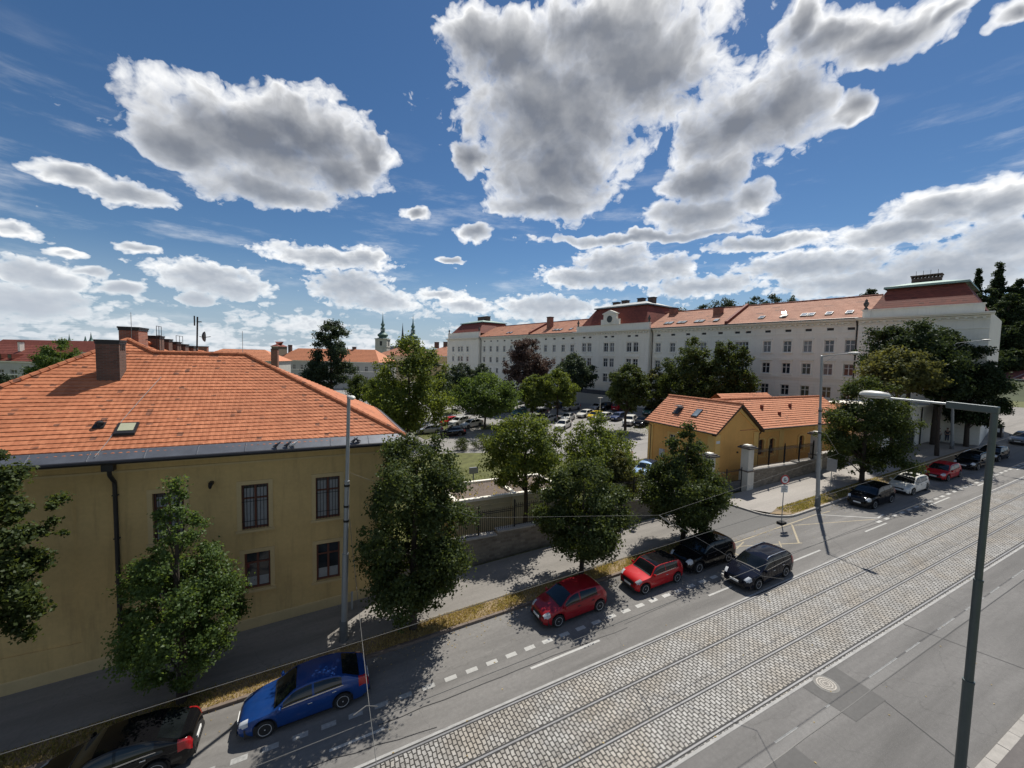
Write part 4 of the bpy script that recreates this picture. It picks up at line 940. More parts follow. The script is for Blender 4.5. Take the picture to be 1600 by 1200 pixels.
b.quad(*[fw(p) for p in ((24.5, 0, GZ), (24.5, -7, GZ), (24.5, -7, 7.45), (24.5, 0, 7.45))])
b.poly([fw(p) for p in ((24.5, 0, 7.45), (24.5, -7, 7.45), (24.5, -3.5, 10.1))])
b.build('wall', GOLD, gb)
b = MB()
for u0, u1 in ((-.003, .75), (gw - .75, gw + .003)): b.box(u0, .003, GZ, u1, .09, ez - .35, fg)
b.box(-.1, .003, GZ, .0, 0, GZ + .01, fg)
for s in (0, 1):                                                    # raised band along the gable slopes
    a, c = ((0, ez - .35), (hw, rz - .55)) if s == 0 else ((gw, ez - .35), (hw, rz - .55))
    k = len(b.v); b.v += [fg(p) for p in ((a[0], .003, a[1]), (c[0], .003, c[1]), (c[0], .003, c[1] + .5), (a[0], .003, a[1] + .4), (a[0], .085, a[1]), (c[0], .085, c[1]), (c[0], .085, c[1] + .5), (a[0], .085, a[1] + .4))]
    for f in ((0, 3, 2, 1), (4, 5, 6, 7), (0, 1, 5, 4), (1, 2, 6, 5), (2, 3, 7, 6), (3, 0, 4, 7)): b.f.append(tuple(k + i for i in f)); b.m.append(0)
for u in (.0, 8.0): b.box(u, .003, GZ, u + .7, .08, ez - .5, fgl)
b.box(0, .003, ez - .5, 8.7, .12, ez - .1, fgl); b.box(gw + .1, .003, 7.0, 24.5, .10, 7.4, fw)
for u in (10.6, 17.0, 23.6): b.box(u, .003, GZ, u + .8, .07, 6.99, fw)
b.box(gw + .1, .003, GZ, 24.5, .10, 3.1, fw); b.box(.76, .003, GZ, gw - .76, .07, 3.0, fg)
b.build('pilasters', GOLD2, gb)
for (u0, u1) in ((7.1, 8.0), (8.9, 9.8), (14.2, 15.1)):
    o = window(gb, fw, u0, u1, 4.6, 6.2, -.12, FRAMEB, 2, (.6,), t=.06)
    s = MB(); n = 8; c = (u0 + u1) / 2; r = (u1 - u0) / 2 + .02
    s.box(u0 - .25, .003, 4.45, u0 - .01, .10, 6.0, fw); s.box(u1 + .01, .003, 4.45, u1 + .25, .10, 6.0, fw); s.box(u0 - .3, .003, 4.3, u1 + .3, .14, 4.44, fw)
    for i in range(n):
        t0, t1 = math.pi * i / n, math.pi * (i + 1) / n; ro = r + .25; f_ = lambda rr, t, w: fw((c + rr * math.cos(t), w, 6.02 + .55 * rr * math.sin(t)))
        s.quad(f_(r * .97, t0, .10), f_(ro, t0, .10), f_(ro, t1, .10), f_(r * .97, t1, .10)); s.quad(f_(ro, t0, .10), f_(ro, t0, .0), f_(ro, t1, .0), f_(ro, t1, .10))
        s.quad(f_(0, t0, -.08), f_(r, t0, -.08), f_(r, t1, -.08), f_(0, t1, -.08)) if False else None
    s.build('window_surround', GOLD2, o)
o = window(gb, fgl, 4.75, 5.6, 4.75, 6.35, -.1, FRAMEW, 2, (.6,), t=.07); s = MB()
for q in ((4.5, 4.74, 4.55, 6.6), (5.61, 5.85, 4.55, 6.6), (4.741, 5.609, 6.36, 6.6)): s.box(q[0], .003, q[2], q[1], .06, q[3], fgl)
s.build('window_surround', GOLD2, o)
b = MB(); b.box(6.2, .003, 3.6, 6.8, .22, 4.5, fgl); b.build('meter_box', mat('pale_grey_box', (.55, .55, .54), .6, var=.1), gb)
b = MB(); b.box(.12, .095, 6.35, .62, .12, 6.62, fg); b.build('house_plate', PLATE, gb)
b = MB(); b.box(3.3, .003, 5.2, 3.45, .1, 5.35, fg); b.build('alarm_box', DARKM, gb)
# gatehouse roof
b = MB(); ov = .38; sl_ = (rz - ez) / hw
P = lambda x, y, z: (x, y, z)
x0, x1, y0, y1, xm = 34.75 - ov, 41.25 + ov, 27 - .45, 35.7 + .3, 38.0; e0 = ez - ov * sl_ + .12; r0 = rz + .12
tiled_plane(b, [P(x0, y0, e0), P(x0, y1, e0), P(xm, y1, r0), P(xm, y0, r0)], (0, 1, 0), .33, .05, .018, .30)
tiled_plane(b, [P(x1, y0, e0), P(x1, y1, e0), P(xm, y1, r0), P(xm, y0, r0)], (0, 1, 0), .33, .05, .018, .30)
wy0, wym, wez, wrz = 27.35 - .35, 30.85, 7.42, 10.12
tiled_plane(b, [P(38.4, wy0, wez), P(59.6, wy0, wez), P(59.6, wym, wrz), P(38.4, wym, wrz)], (1, 0, 0), .33, .05, .018, .30)
b.quad(P(38.4, wym, wrz), P(59.6, wym, wrz), P(59.6, 34.7, wez), P(38.4, 34.7, wez))
gr = b.build('roof', TILE2, gb)
for ra, rb in (((xm, y0, r0), (xm, y1, r0)), ((39, wym, wrz), (59.6, wym, wrz))): b = MB(); ridge_caps(b, ra, rb, .13, .4); b.build('ridge_tiles', TILE2, gr, smooth=True)
b = MB()                                                            # barge boards, soffit and gutters
for s in (-1, 1):
    xe = xm + s * (xm - x0)
    k = len(b.v); b.v += [(xe, y0 + .02, e0 - .22), (xm, y0 + .02, r0 - .25), (xm, y0 + .02, r0 - .02), (xe, y0 + .02, e0 + .02), (xe, 27.0, e0 - .22), (xm, 27.0, r0 - .25), (xm, 27.0, r0 - .02), (xe, 27.0, e0 + .02)]
    for f in ((0, 1, 2, 3), (7, 6, 5, 4), (0, 4, 5, 1), (3, 2, 6, 7)): b.f.append(tuple(k + i for i in f)); b.m.append(0)
b.tube([(x0 - .06, y0, e0 - .02), (x0 - .06, y1, e0 - .02)], .075, 7); b.tube([(41.8, wy0 - .07, wez - .03), (59.6, wy0 - .07, wez - .03)], .075, 7)
b.build('barge_boards', mat('dark_brown_board', (.055, .032, .022), .6, var=.2), gr)
b = MB(); b.tube([(x0 - .06, 35.3, e0 - .05), (x0 - .06, 35.3, e0 - .3), (34.68, 35.3, e0 - .5), (34.68, 35.3, GZ)], .06, 7); b.tube([(41.75, 26.93, wez - .05), (41.5, 26.95, wez - .45), (41.35, 26.97, wez - .5), (41.35, 26.97, GZ)], .06, 7); b.build('downpipe', MATS['dark_brown_board'], gb)
def gskl(yc, h, open_=False):
    zc = lambda x: e0 + (x - x0) * (r0 - e0) / (xm - x0); f = lambda p: (p[0], p[1], zc(p[0]) + p[2])
    b = MB(); b.box(35.7, yc - .38, .05, 36.65, yc + .38, .15, f); o = b.build('roof_window', DARKM, gr)
    g = MB()
    if open_: g.box(36.0, yc - .36, .35, 36.55, yc + .36, .40, lambda p: (p[0], p[1], zc(36.55) + .3 - (36.55 - p[0]) * .1 + p[2] - .35))
    else: g.box(35.77, yc - .32, .153, 36.58, yc + .32, .168, f)
    g.build('roof_pane', mat_glass('skylight_glass', (.20, .24, .27), .1) if 'skylight_glass' not in MATS else MATS['skylight_glass'], o)
gskl(30.4, 0, False); gskl(32.9, 0, True)
b = MB()
for x in (45.2, 50.4): b.box(x, 29.3, 9.0, x + .25, 29.55, 9.55)
b.box(47.0, 28.4, 8.3, 47.25, 28.65, 8.85); b.build('tile_vents', TILED, gr)
for i in range(11): pass
# a second roofed range behind the wing
hb = empty('rear_range', (55, 40, gz(55)), 'low tiled range just showing behind the ridge of the gatehouse wing', 'building'); b = MB(); b.box(52.5, 37.5, 2, 63, 43.5, 7.3); b.build('wall', GOLD, hb)
b = MB(); tiled_plane(b, [(52, 37.0, 7.3), (63.4, 37.0, 7.3), (63.4, 40.5, 9.75), (52, 40.5, 9.75)], (1, 0, 0), .33, .05); b.quad((52, 40.5, 9.75), (63.4, 40.5, 9.75), (63.4, 44, 7.3), (52, 44, 7.3)); b.build('roof', TILE2, hb)

# ------------------------------------------------------------------ walls, fences and the gate along the pavement
def stone_wall(x0, x1, zt, lab, y=24.6, t=.55):
    b = MB(); n = max(1, int((x1 - x0) / 3.0)); 
    for i in range(n):
        a, c = x0 + (x1 - x0) * i / n, x0 + (x1 - x0) * (i + 1) / n; z = zt((a + c) / 2)
        b.box(a, y, gz(a) - .5, c - .002, y + t, z)
    o = b.build('stone_wall', STONEW); tag(o, lab, 'wall')
    c_ = MB()
    for i in range(n):
        a, c = x0 + (x1 - x0) * i / n, x0 + (x1 - x0) * (i + 1) / n; z = zt((a + c) / 2); c_.box(a + .01, y - .06, z + .002, c - .01, y + t + .06, z + .10)
    c_.build('coping', KERB, o)
def iron_fence(x0, x1, zb, h, lab, y=24.85, pitch=.145, step=2.75):
    o = empty('iron_fence', (x0, y, zb(x0)), lab, 'fence', 'black iron railings on the stone wall'); n = max(1, int(round((x1 - x0) / step)))
    bars = MB(); rails = MB()
    for i in range(n):
        a, c = x0 + (x1 - x0) * i / n, x0 + (x1 - x0) * (i + 1) / n; z = zb((a + c) / 2)
        m = int((c - a) / pitch)
        for k in range(1, m):
            x = a + (c - a) * k / m; bars.tube([(x, y, z + .05), (x, y, z + h - .12)], .017, 4, False); bars.tube([(x, y, z + h - .14), (x, y, z + h - .08), (x, y, z + h + .02)], [.012, .03, .002], 4, False)
        for q in (.12, h - .32, h - .20): rails.box(a, y - .02, z + q, c, y + .02, z + q + .035)
    bars.build('bars', IRON, o); rails.build('rails', IRON, o)
    for i in range(n + 1):
        x = x0 + (x1 - x0) * i / n; z = zb(min(max(x, x0 + .1), x1 - .1)); p = MB(); p.box(x - .045, y - .045, z, x + .045, y + .045, z + h + .10); p.lathe([(.05, 0), (.07, .05), (.05, .10), (.01, .2)], (x, y, z + h + .10), 6); p.build('post', IRON, o)
zl = lambda x: gz(x) + 1.72; zr = lambda x: 4.12 if x < 43 else 4.25
stone_wall(4.15, 31.0, zl, 'long rubble stone wall under the iron fence to the left of the gate'); iron_fence(4.3, 30.8, lambda x: zl(round((x - 4.15) / 2.9) * 2.9 + 4.15) + .1, 1.65, 'long black spear topped iron fence in front of the cream flat roofed outbuilding')
stone_wall(37.3, 47.3, zr, 'short rubble stone wall between the two white gate pillars'); iron_fence(37.4, 47.2, lambda x: 4.3, 1.75, 'black iron fence on the short stone wall in front of the golden wing')
stone_wall(48.4, 58.5, lambda x: 4.75, 'rubble stone wall beyond the second pillar, under the street tree')
def pillar(x, z1, lab, w=.80):
    z0 = gz(x); o = empty('gate_pillar', (x, 24.95, z0), lab, 'pillar', 'white rendered gate pillars'); y = 24.95; h = z1 - z0
    b = MB(); b.box(x - w / 2 - .05, y - w / 2 - .05, z0 - .3, x + w / 2 + .05, y + w / 2 + .05, z0 + h * .42); b.box(x - w / 2 + .02, y - w / 2 + .02, z0 + h * .42 + .10, x + w / 2 - .02, y + w / 2 - .02, z1 - .34); b.build('shaft', mat('pillar_render', (.58, .55, .48), .9, var=.12, scale=1.2, stain=.4), o)
    c = MB(); c.box(x - w / 2 - .09, y - w / 2 - .09, z0 + h * .42 + .003, x + w / 2 + .09, y + w / 2 + .09, z0 + h * .42 + .098); c.build('collar', KERBD, o)
    c = MB(); c.box(x - w / 2 - .22, y - w / 2 - .22, z1 - .337, x + w / 2 + .22, y + w / 2 + .22, z1 - .20); c.box(x - w / 2 - .1, y - w / 2 - .1, z1 - .198, x + w / 2 + .1, y + w / 2 + .1, z1 - .10); c.build('cap', mat('dark_cap', (.07, .06, .055), .8, var=.2), o)
    c = MB(); c.box(x - .28, y - .28, z1 - .097, x + .28, y + .28, z1); c.build('cap_top', WHITE2, o)
pillar(36.75, 6.55, 'white two tiered gate pillar with a dark cap, standing at the driveway gate'); pillar(47.85, 7.2, 'white gate pillar partly hidden behind the lamp post, further from the driveway'); pillar(31.5, 6.2, 'white gate pillar on the left side of the driveway, behind the street tree')
# iron gate across the driveway
o = empty('iron_gate', (32.1, 25, gz(32)), 'grey black iron driveway gate with sheeted lower half beside the white pillar', 'gate')
b = MB(); s = MB()
for x0, x1 in ((32.1, 34.0), (34.06, 36.1)):
    for q in (.12, 1.15, 2.1): b.box(x0, 24.96, gz(34) + q, x1, 25.0, gz(34) + q + .05)
    for x in np.arange(x0 + .02, x1, .14): b.tube([(x, 24.98, gz(34) + .12), (x, 24.98, gz(34) + 2.3)], .014, 4, False)
    for x in (x0, x1): b.box(x - .03, 24.95, gz(34) + .05, x + .03, 25.01, gz(34) + 2.4)
    s.box(x0 + .04, 25.003, gz(34) + .17, x1 - .04, 25.018, gz(34) + 1.14)
b.build('bars', IRON, o); s.build('sheet', mat('grey_gate_sheet', (.16, .165, .17), .6, .3, var=.2), o)
# yard railing set back on the left of the driveway
iron_fence(25.6, 26.4, lambda x: gz(x) + .1, 1.6, 'short return of black railing at the driveway corner', 25.3)
o = empty('yard_railing', (27, 27, gz(27)), 'dark iron railing running back from the gate beside the lawn', 'fence'); b = MB(); r_ = MB()
for i in range(72):
    y = 26 + i * .17; b.tube([(27.1, y, gz(27)), (27.1, y, gz(27) + 1.6)], .014, 4, False)
for q in (.15, 1.35): r_.box(27.07, 26, gz(27) + q, 27.13, 38.2, gz(27) + q + .05)
b.build('bars', IRON, o); r_.build('rails', IRON, o)

# cream flat-roofed outbuilding
o = empty('flat_roofed_outbuilding', (9, 28.5, gz(9)), 'cream flat roofed outbuilding with white coping and gravel roof behind the iron fence', 'outbuilding')
b = MB(); b.box(9.1, 28.5, 0, 18.4, 32.6, 3.38); b.box(13.75, 28.40, 0, 14.75, 28.497, 3.38); b.box(9.05, 28.42, 2.9, 18.45, 28.497, 3.0); b.build('wall', CREAM2, o)
b = MB()
for q in ((9.0, 28.36, 18.5, 28.68), (9.0, 32.4, 18.5, 32.7), (9.0, 28.684, 9.32, 32.396), (13.9, 28.684, 14.2, 32.396), (18.2, 28.684, 18.5, 32.396)): b.box(q[0], q[1], 3.383, q[2], q[3], 3.60)
b.build('coping', WHITE2, o)
b = MB(); b.box(9.33, 28.69, 3.384, 18.19, 32.39, 3.43); b.build('gravel_roof', mat('gravel', (.135, .105, .085), .95, var=.4, scale=4, bump=.6, bscale=50), o)
rr = random.Random(8); b = MB()
for i in range(170):
    x, y = rr.uniform(9.5, 18), rr.uniform(28.9, 32.2); h = rr.uniform(.05, .22); t = rr.uniform(0, 6.28); c, s = math.cos(t) * h * .4, math.sin(t) * h * .4; b.poly([(x - c, y - s, 3.42), (x + c, y + s, 3.42), (x + s, y - c, 3.42 + h)])
b.build('roof_plants', STRAW, o)['kind'] = 'stuff'
b = MB(); b.box(10.6, 33.6, .5, 12.0, 34.6, 2.5); b.box(10.5, 33.5, 2.503, 12.1, 34.7, 2.6); ob = b.build('small_kiosk', mat('pale_blue_sheet', (.45, .52, .54), .5, var=.1)); tag(ob, 'small pale blue topped hut behind the cream outbuilding', 'hut')
b = MB(); b.box(14.6, 39.6, .5, 14.72, 39.7, 2.6); b.box(14.2, 39.55, 2.1, 15.15, 39.75, 2.75); ob = b.build('notice_board', mat('grey_board', (.20, .21, .23), .6, var=.2)); tag(ob, 'small grey board on a post on the lawn beside the ochre house corner', 'sign')
# white annex by the street, far right
o = empty('white_annex', (66, 24.7, gz(66)), 'low white walled annex with a dark barred gateway under the big dark trees', 'annex'); fa = Fr((61, 24.7), (1, 0), (0, -1))
b = MB(); wall_open(b, fa, 0, 14.4, 3.2, 9.2, [(5.2, 8.0, 4.0, 6.7), (5.9, 7.0, 7.4, 8.0)], .5); b.quad((75.4, 24.7, 3.2), (75.4, 31, 3.2), (75.4, 31, 9.2), (75.4, 24.7, 9.2)); b.quad((61, 24.7, 3.2), (61, 31, 3.2), (61, 31, 9.2), (61, 24.7, 9.2)); b.box(60.7, 24.3, 9.203, 75.7, 31.2, 9.42); b.build('wall', WHITE, o)
b = MB(); b.quad(*[fa(p) for p in ((5.2, -.4, 4.0), (8.0, -.4, 4.0), (8.0, -.4, 6.7), (5.2, -.4, 6.7))]); b.quad(*[fa(p) for p in ((5.9, -.4, 7.4), (7, -.4, 7.4), (7, -.4, 8), (5.9, -.4, 8))]); g_ = b.build('gateway', mat('dark_gateway', (.025, .024, .023), .8, var=.3), o)
b = MB()
for i in range(15): u = 5.25 + 2.7 * i / 14; b.tube([fa((u, -.1, 4.0)), fa((u, -.1, 6.7))], .025, 4)
for z in (4.5, 6.3): b.box(5.2, -.14, z, 8.0, -.06, z + .08, fa)
b.build('gate_bars', IRON, g_); b = MB(); b.tube([fa((9.2, .1, 3.5)), fa((9.2, .1, 9.2))], .07, 6); b.build('downpipe', DARKM, o)

# ------------------------------------------------------------------ distant houses and the twin-towered church
def far_house(name, pxa, pxb, da, db, ye, zb, depth, wallm, roofm, zr_, lab, cat='building', rows=(), nwin=8, hip=True, gl=None, course=.9):
    A = atd(pxa, ye, da); B_ = atd(pxb, ye, db); ze = (A[2] + B_[2]) / 2; u = (B_ - A)[:2]; L = np.linalg.norm(u); u = u / L; n = np.array([u[1], -u[0]]); n = n if n @ -A[:2] > 0 else -n
    f = Fr(A, u, n); o = empty(name, (A[0], A[1], zb), lab, cat); ops_ = []
    for (z0, z1, w) in rows:
        for i in range(nwin): c = L * (i + .5) / nwin; ops_.append((c - w / 2, c + w / 2, ze - z0, ze - z1))
    b = MB(); wall_open(b, f, 0, L, zb, ze, ops_, .25)
    for uu in (0, L): b.quad(*[f(p) for p in ((uu, 0, zb), (uu, -depth, zb), (uu, -depth, ze), (uu, 0, ze))])
    b.quad(*[f(p) for p in ((0, -depth, zb), (L, -depth, zb), (L, -depth, ze), (0, -depth, ze))]); b.build('wall', wallm, o)
    for a, c, z0, z1 in ops_: window(o, f, a, c, z0, z1, -.15, FRAMEW, 2, (.65,), gl or GLASS, t=.12)
    t = MB(); t.box(-.3, .003, ze - .35, L + .3, .35, ze - .02, f); t.box(0, .003, ze - 3.9, L, .10, ze - 3.6, f); t.build('cornice', WHITE2 if wallm is not CREAM else CREAM, o)
    h = depth / 2; i_ = h * .9 if hip else 0; ov = .5
    P = [f(p) for p in ((-ov, ov, ze), (L + ov, ov, ze), (L + ov, -depth - ov, ze), (-ov, -depth - ov, ze))]; Q = [f((i_, -h, zr_)), f((L - i_, -h, zr_))]
    r = MB(); e3 = (*u, 0); n3 = (*n, 0); tiled_plane(r, [P[0], P[1], Q[1], Q[0]], e3, course, .06)
    r.quad(P[2], P[3], Q[0], Q[1]); r.poly([P[1], P[2], Q[1]]); r.poly([P[3], P[0], Q[0]]); ro = r.build('roof', roofm, o)
    return o, f, L, ze, ro
def far_chim(ro, f, u, w, z0, z1, s=1.3, m=BRICKD):
    b = MB(); b.box(u - s / 2, w - .5, z0, u + s / 2, w + .5, z1, f); c = b.build('chimney', m, ro); b = MB(); b.box(u - s / 2 - .12, w - .62, z1 + .003, u + s / 2 + .12, w + .62, z1 + .16, f); b.build('chimney_cap', DARKM, c)
o, f, L, ze, ro = far_house('grey_school_range', 430, 592, 172, 160, 564, -2, 13, PALEG, TILE2, 16.4, 'pale grey two storey range with orange roof behind a ragged tree, left of the church', rows=((4.0, 1.7, 1.3), (8.0, 5.7, 1.3)), nwin=13)
far_chim(ro, f, 3, -5, 13, 17.6); far_chim(ro, f, 33, -7, 14, 17.3)
o, f, L, ze, ro = far_house('orange_roofed_range', 300, 432, 118, 122, 563, -2, 12, PALEG, TILE2, 15.1, 'long low orange roof just behind the ridge of the ochre house', rows=((3.6, 1.6, 1.2),), nwin=8)
far_chim(ro, f, 2.0, -2, 11.5, 15.5, 2.3, BRICKR); far_chim(ro, f, 22.4, 1.2, 8, 15.2, 1.8, BRICKR)
o, f, L, ze, ro = far_house('cream_house', 589, 640, 196, 188, 555, -3, 20, CREAM, TILE3, 19.4, 'cream house with pale red hipped roof left of the pointed tree, below the church', rows=((4.6, 2.2, 1.2), (8.6, 6.2, 1.2)), nwin=6)
far_chim(ro, f, 9, -9, 18, 20.5, 2)
o, f, L, ze, ro = far_house('tall_cream_house', 655, 706, 186, 180, 556, -3, 22, mat('ochre_cream', (.55, .42, .24), .9, var=.1, scale=.4, stain=.2), TILE3, 20.0, 'ochre cream house with salmon hipped roof beside the left end of the white palace', rows=((8.4, 6, 1.2), (12.4, 10, 1.2)), nwin=2)
far_chim(ro, f, 3, -10, 18, 20.9, 2); far_chim(ro, f, 8, -10, 18, 21.0, 2.4)
o, f, L, ze, ro = far_house('grey_office_block', -70, 52, 118, 112, 563, 2, 14, PALEG, TILED, 14.9, 'grey block with red tiled attic at the far left edge behind the leafy tree', rows=((5.2, 2.4, 2.6),), nwin=6, hip=False)
for uu in (4, 9, 13, 17, 21):
    b = MB(); b.box(uu, -2.2, ze + .6, uu + 1.6, .2, ze + 1.9, f); d = b.build('dormer', TILED, ro); b = MB(); b.box(uu + .2, .21, ze + .8, uu + 1.4, .25, ze + 1.7, f); b.build('dormer_window', GLASS, d)
far_chim(ro, f, 18.5, -4, 13, 15.6, .8, WHITE2)
o, f, L, ze, ro = far_house('domed_hall', 424, 434, 240, 240, 541, 0, 10, mat('brown_hall', (.16, .12, .09), .9, var=.2), TILED, 20.9, 'small brown hipped roof rising above the orange roofs in the distance')
o, f, L, ze, ro = far_house('long_red_roof', -20, 180, 235, 225, 549, 0, 14, PALEG, TILED, 18.5, 'dark red roof far behind the leafy tree on the left', rows=(), hip=False)
# church
ch = empty('church', (47.5, 343, 0), 'distant church with two green onion domed towers and a thin dark spire between them', 'church')
CST = mat('church_render', (.50, .48, .43), .9, var=.12, scale=.3, stain=.3)
def tower(px, base_top, tip, wpx, d=346):
    c = atd(px, 555, d); s = wpx / F * d * 1.02; z0 = atd(px, base_top, d)[2]; z1 = atd(px, tip, d)[2]; H = z1 - z0
    b = MB(); h = s / 2; f = Fr((c[0], c[1]), (sp, -cp), (-cp, -sp)); b.box(-h, -h, -2, h, h, z0, f); b.box(-h - .5, -h - .5, z0 - .9, h + .5, h + .5, z0 - .3, f); b.box(-h - .3, -h - .3, z0 - 7.4, h + .3, h + .3, z0 - 7.0, f); o = b.build('tower', CST, ch)
    w = MB()
    for du in (0,): w.box(du - .9, h + .02, z0 - 6, du + .9, h + .1, z0 - 2.4, f); w.box(-h - .1, -.9, z0 - 6, -h - .02, .9, z0 - 2.4, f); w.box(h + .02, -.9, z0 - 6, h + .1, .9, z0 - 2.4, f)
    w.build('belfry_opening', SLATE, o)
    k = H / 40.0; prof = [(h * 1.15, 0), (h * 1.0, .6), (h * .72, 1.3), (h * .62, 2.2), (h * .80, 3.2), (h * .92, 4.6), (h * .90, 5.8), (h * .74, 7.2), (h * .50, 8.6), (h * .40, 9.6), (h * .44, 10.0), (h * .33, 10.4), (h * .33, 14.6), (h * .42, 15.0), (h * .40, 15.6), (h * .28, 16.4), (h * .20, 18.4), (h * .34, 20.0), (h * .34, 21.2), (h * .18, 23.4), (h * .10, 27), (h * .04, 34), (.05, 40)]
    q = MB(); q.lathe([(r, z * k) for r, z in prof], (c[0], c[1], z0), 10); dm = q.build('onion_dome', COPPERD, o, smooth=30)
    q = MB()
    for i in range(4): t = math.pi / 4 + i * math.pi / 2; x, y = c[0] + h * .335 * math.cos(t), c[1] + h * .335 * math.sin(t); q.box(x - h * .1, y - h * .1, z0 + 11 * k, x + h * .1, y + h * .1, z0 + 14 * k)
    q.build('lantern_opening', mat('pale_lantern', (.55, .58, .60), .6, var=.1), dm)
tower(598, 529, 487, 17.5); tower(645, 531, 491, 17)
c = atd(629, 545, 350); b = MB(); z0, z1 = atd(629, 541, 350)[2], atd(629, 512, 350)[2]; b.lathe([(2.3, -20), (2.3, 0), (2.7, .4), (1.9, 3), (.7, (z1 - z0) * .7), (.05, z1 - z0 + 4)], (c[0], c[1], z0), 8); b.build('thin_spire', SLATE, ch)
b = MB(); P0_, P1_ = atd(585, 560, 352), atd(662, 560, 352); u = (P1_ - P0_)[:2]; f = Fr(P0_, u / np.linalg.norm(u), (-cp, -sp)); L = np.linalg.norm(u); b.box(0, -12, -2, L, 0, atd(629, 548, 352)[2] - 3, f); b.build('nave', CST, ch)
b = MB(); ze, zr2 = atd(629, 548, 352)[2] - 3, atd(629, 541, 352)[2]; b.quad(*[f(p) for p in ((0, .5, ze), (L, .5, ze), (L, -6, zr2), (0, -6, zr2))]); b.quad(*[f(p) for p in ((0, -6, zr2), (L, -6, zr2), (L, -12, ze), (0, -12, ze))]); b.build('nave_roof', SLATE, ch)
for px, tip, w, lab in ((109, 521, 3, 'tiny dark spire on the skyline, leftmost above the leafy tree'), (134, 525, 3, 'tiny dark spire on the skyline left of the greenish one'), (143, 519, 5, 'tiny greenish spire on the skyline right beside the ochre house chimney')):
    d = 700; c = atd(px, 545, d); z = lambda y: atd(px, y, d)[2]; b = MB(); r = w / F * d * .62; b.lathe([(r, -20), (r, z(534) - 2), (r * 1.3, z(534)), (r * .7, z(531)), (r * .35, z(527)), (.1, z(tip))], (c[0], c[1], 0), 8); o = b.build('church_spire', COPPERD); tag(o, lab, 'spire')
# dark red building with striped roof at the right edge
o, f, L, ze, ro = far_house('dark_red_hall', 1548, 1660, 120, 104, 592, 4, 16, mat('dark_red_render', (.12, .03, .035), .9, var=.2), mat('purple_red_tiles', (.16, .055, .05), .8, var=.25, scale=1.5), 17.0, 'dark red building with pale roof ribs at the right edge beyond the side road', rows=((3, 1, 1.2),), nwin=5)
b = MB()
for i in range(6): u = 6 + i * 3; b.box(u, .55, ze + .1, u + .22, .7, ze + .2, f); k = len(b.v); b.quad(*[f(p) for p in ((u, .5, ze + .16), (u + .25, .5, ze + .16), (u + 2.3, -5.5, ze + (17.0 - ze) * .72 + .25), (u + 2.05, -5.5, ze + (17.0 - ze) * .72 + .25))])
b.build('roof_ribs', mat('pale_rib', (.45, .40, .40), .6, var=.1), ro)

# ------------------------------------------------------------------ lamp posts, tram poles, signs, wires
lp = (15.45, 4.05); lz = gz(lp[0]) + .1
root = empty('street_lamp', (*lp, lz), 'tall dark green grey street lamp with stepped pole and long arm in the right foreground', 'street lamp')
zt = onn(1533, 645, 4.05)[2]; tipp = ons(1475, 634, 15.3); hd = ons(1366, 620, 15.2)
z1 = onn(1505, 1072, 4.05)[2]; z2 = onn(1515, 915, 4.05)[2]
b = MB(); b.tube([(*lp, lz), (*lp, z1)], .112, 16); b.tube([(*lp, z1 + .003), (*lp, z1 + .06), (*lp, z1 + .061), (*lp, z2)], [.120, .120, .092, .090], 16); b.tube([(*lp, z2 + .003), (*lp, z2 + .05), (*lp, z2 + .051), (*lp, zt)], [.098, .098, .074, .070], 16); b.build('pole', POLEB, root, smooth=30)
b = MB(); b.box(lp[0] - .075, lp[1] - .075, zt - .05, lp[0] + .075, tipp[1], zt + .13, lambda p: (p[0], p[1], p[2] + (p[1] - lp[1]) * .045)); b.build('bracket', POLEB, root, bevel=.02)
ae = np.array([lp[0], hd[1] - .32, hd[2] - .02]); b = MB(); b.tube([(lp[0], tipp[1] - .3, zt + .09), tuple(ae), (lp[0], ae[1] + .35, ae[2] + .02)], [.034, .028, .026], 10); b.build('arm', mat('light_grey_arm', (.42, .44, .44), .45, .3, var=.1), root, smooth=True)
def lamp_head(cx, cy, cz, ln, wd_, root, dy=1):
    prof = [(.02, -.5), (.16, -.48), (.34, -.42), (.46, -.2), (.5, .1), (.44, .34), (.28, .46), (.1, .5), (.02, .505)]
    b = MB(); b.lathe(prof, (0, 0, 0), 14, lambda q: (cx + q[0] * wd_, cy + dy * q[2] * ln, cz + (q[1] * wd_ * .80 if q[1] > 0 else q[1] * wd_ * .20))); h = b.build('lamp_head', mat('pale_lamp_shell', (.62, .60, .54), .45, var=.08), root, smooth=True)
    g = MB(); g.lathe([(.02, -.36), (.3, -.3), (.4, .0), (.3, .3), (.02, .36)], (0, 0, 0), 12, lambda q: (cx + q[0] * wd_, cy + dy * q[2] * ln, cz - wd_ * .085 - max(0, -q[1]) * .16)); g.build('lamp_glass', LAMPG, h, smooth=True)
lamp_head(lp[0], ae[1] + .42, ae[2] + .05, .78, .36, root)
b = MB(); b.box(lp[0] - .07, lp[1] - .17, lz + 1.0, lp[0] + .07, lp[1] - .14, lz + 1.6); b.build('service_door', POLEB, root)
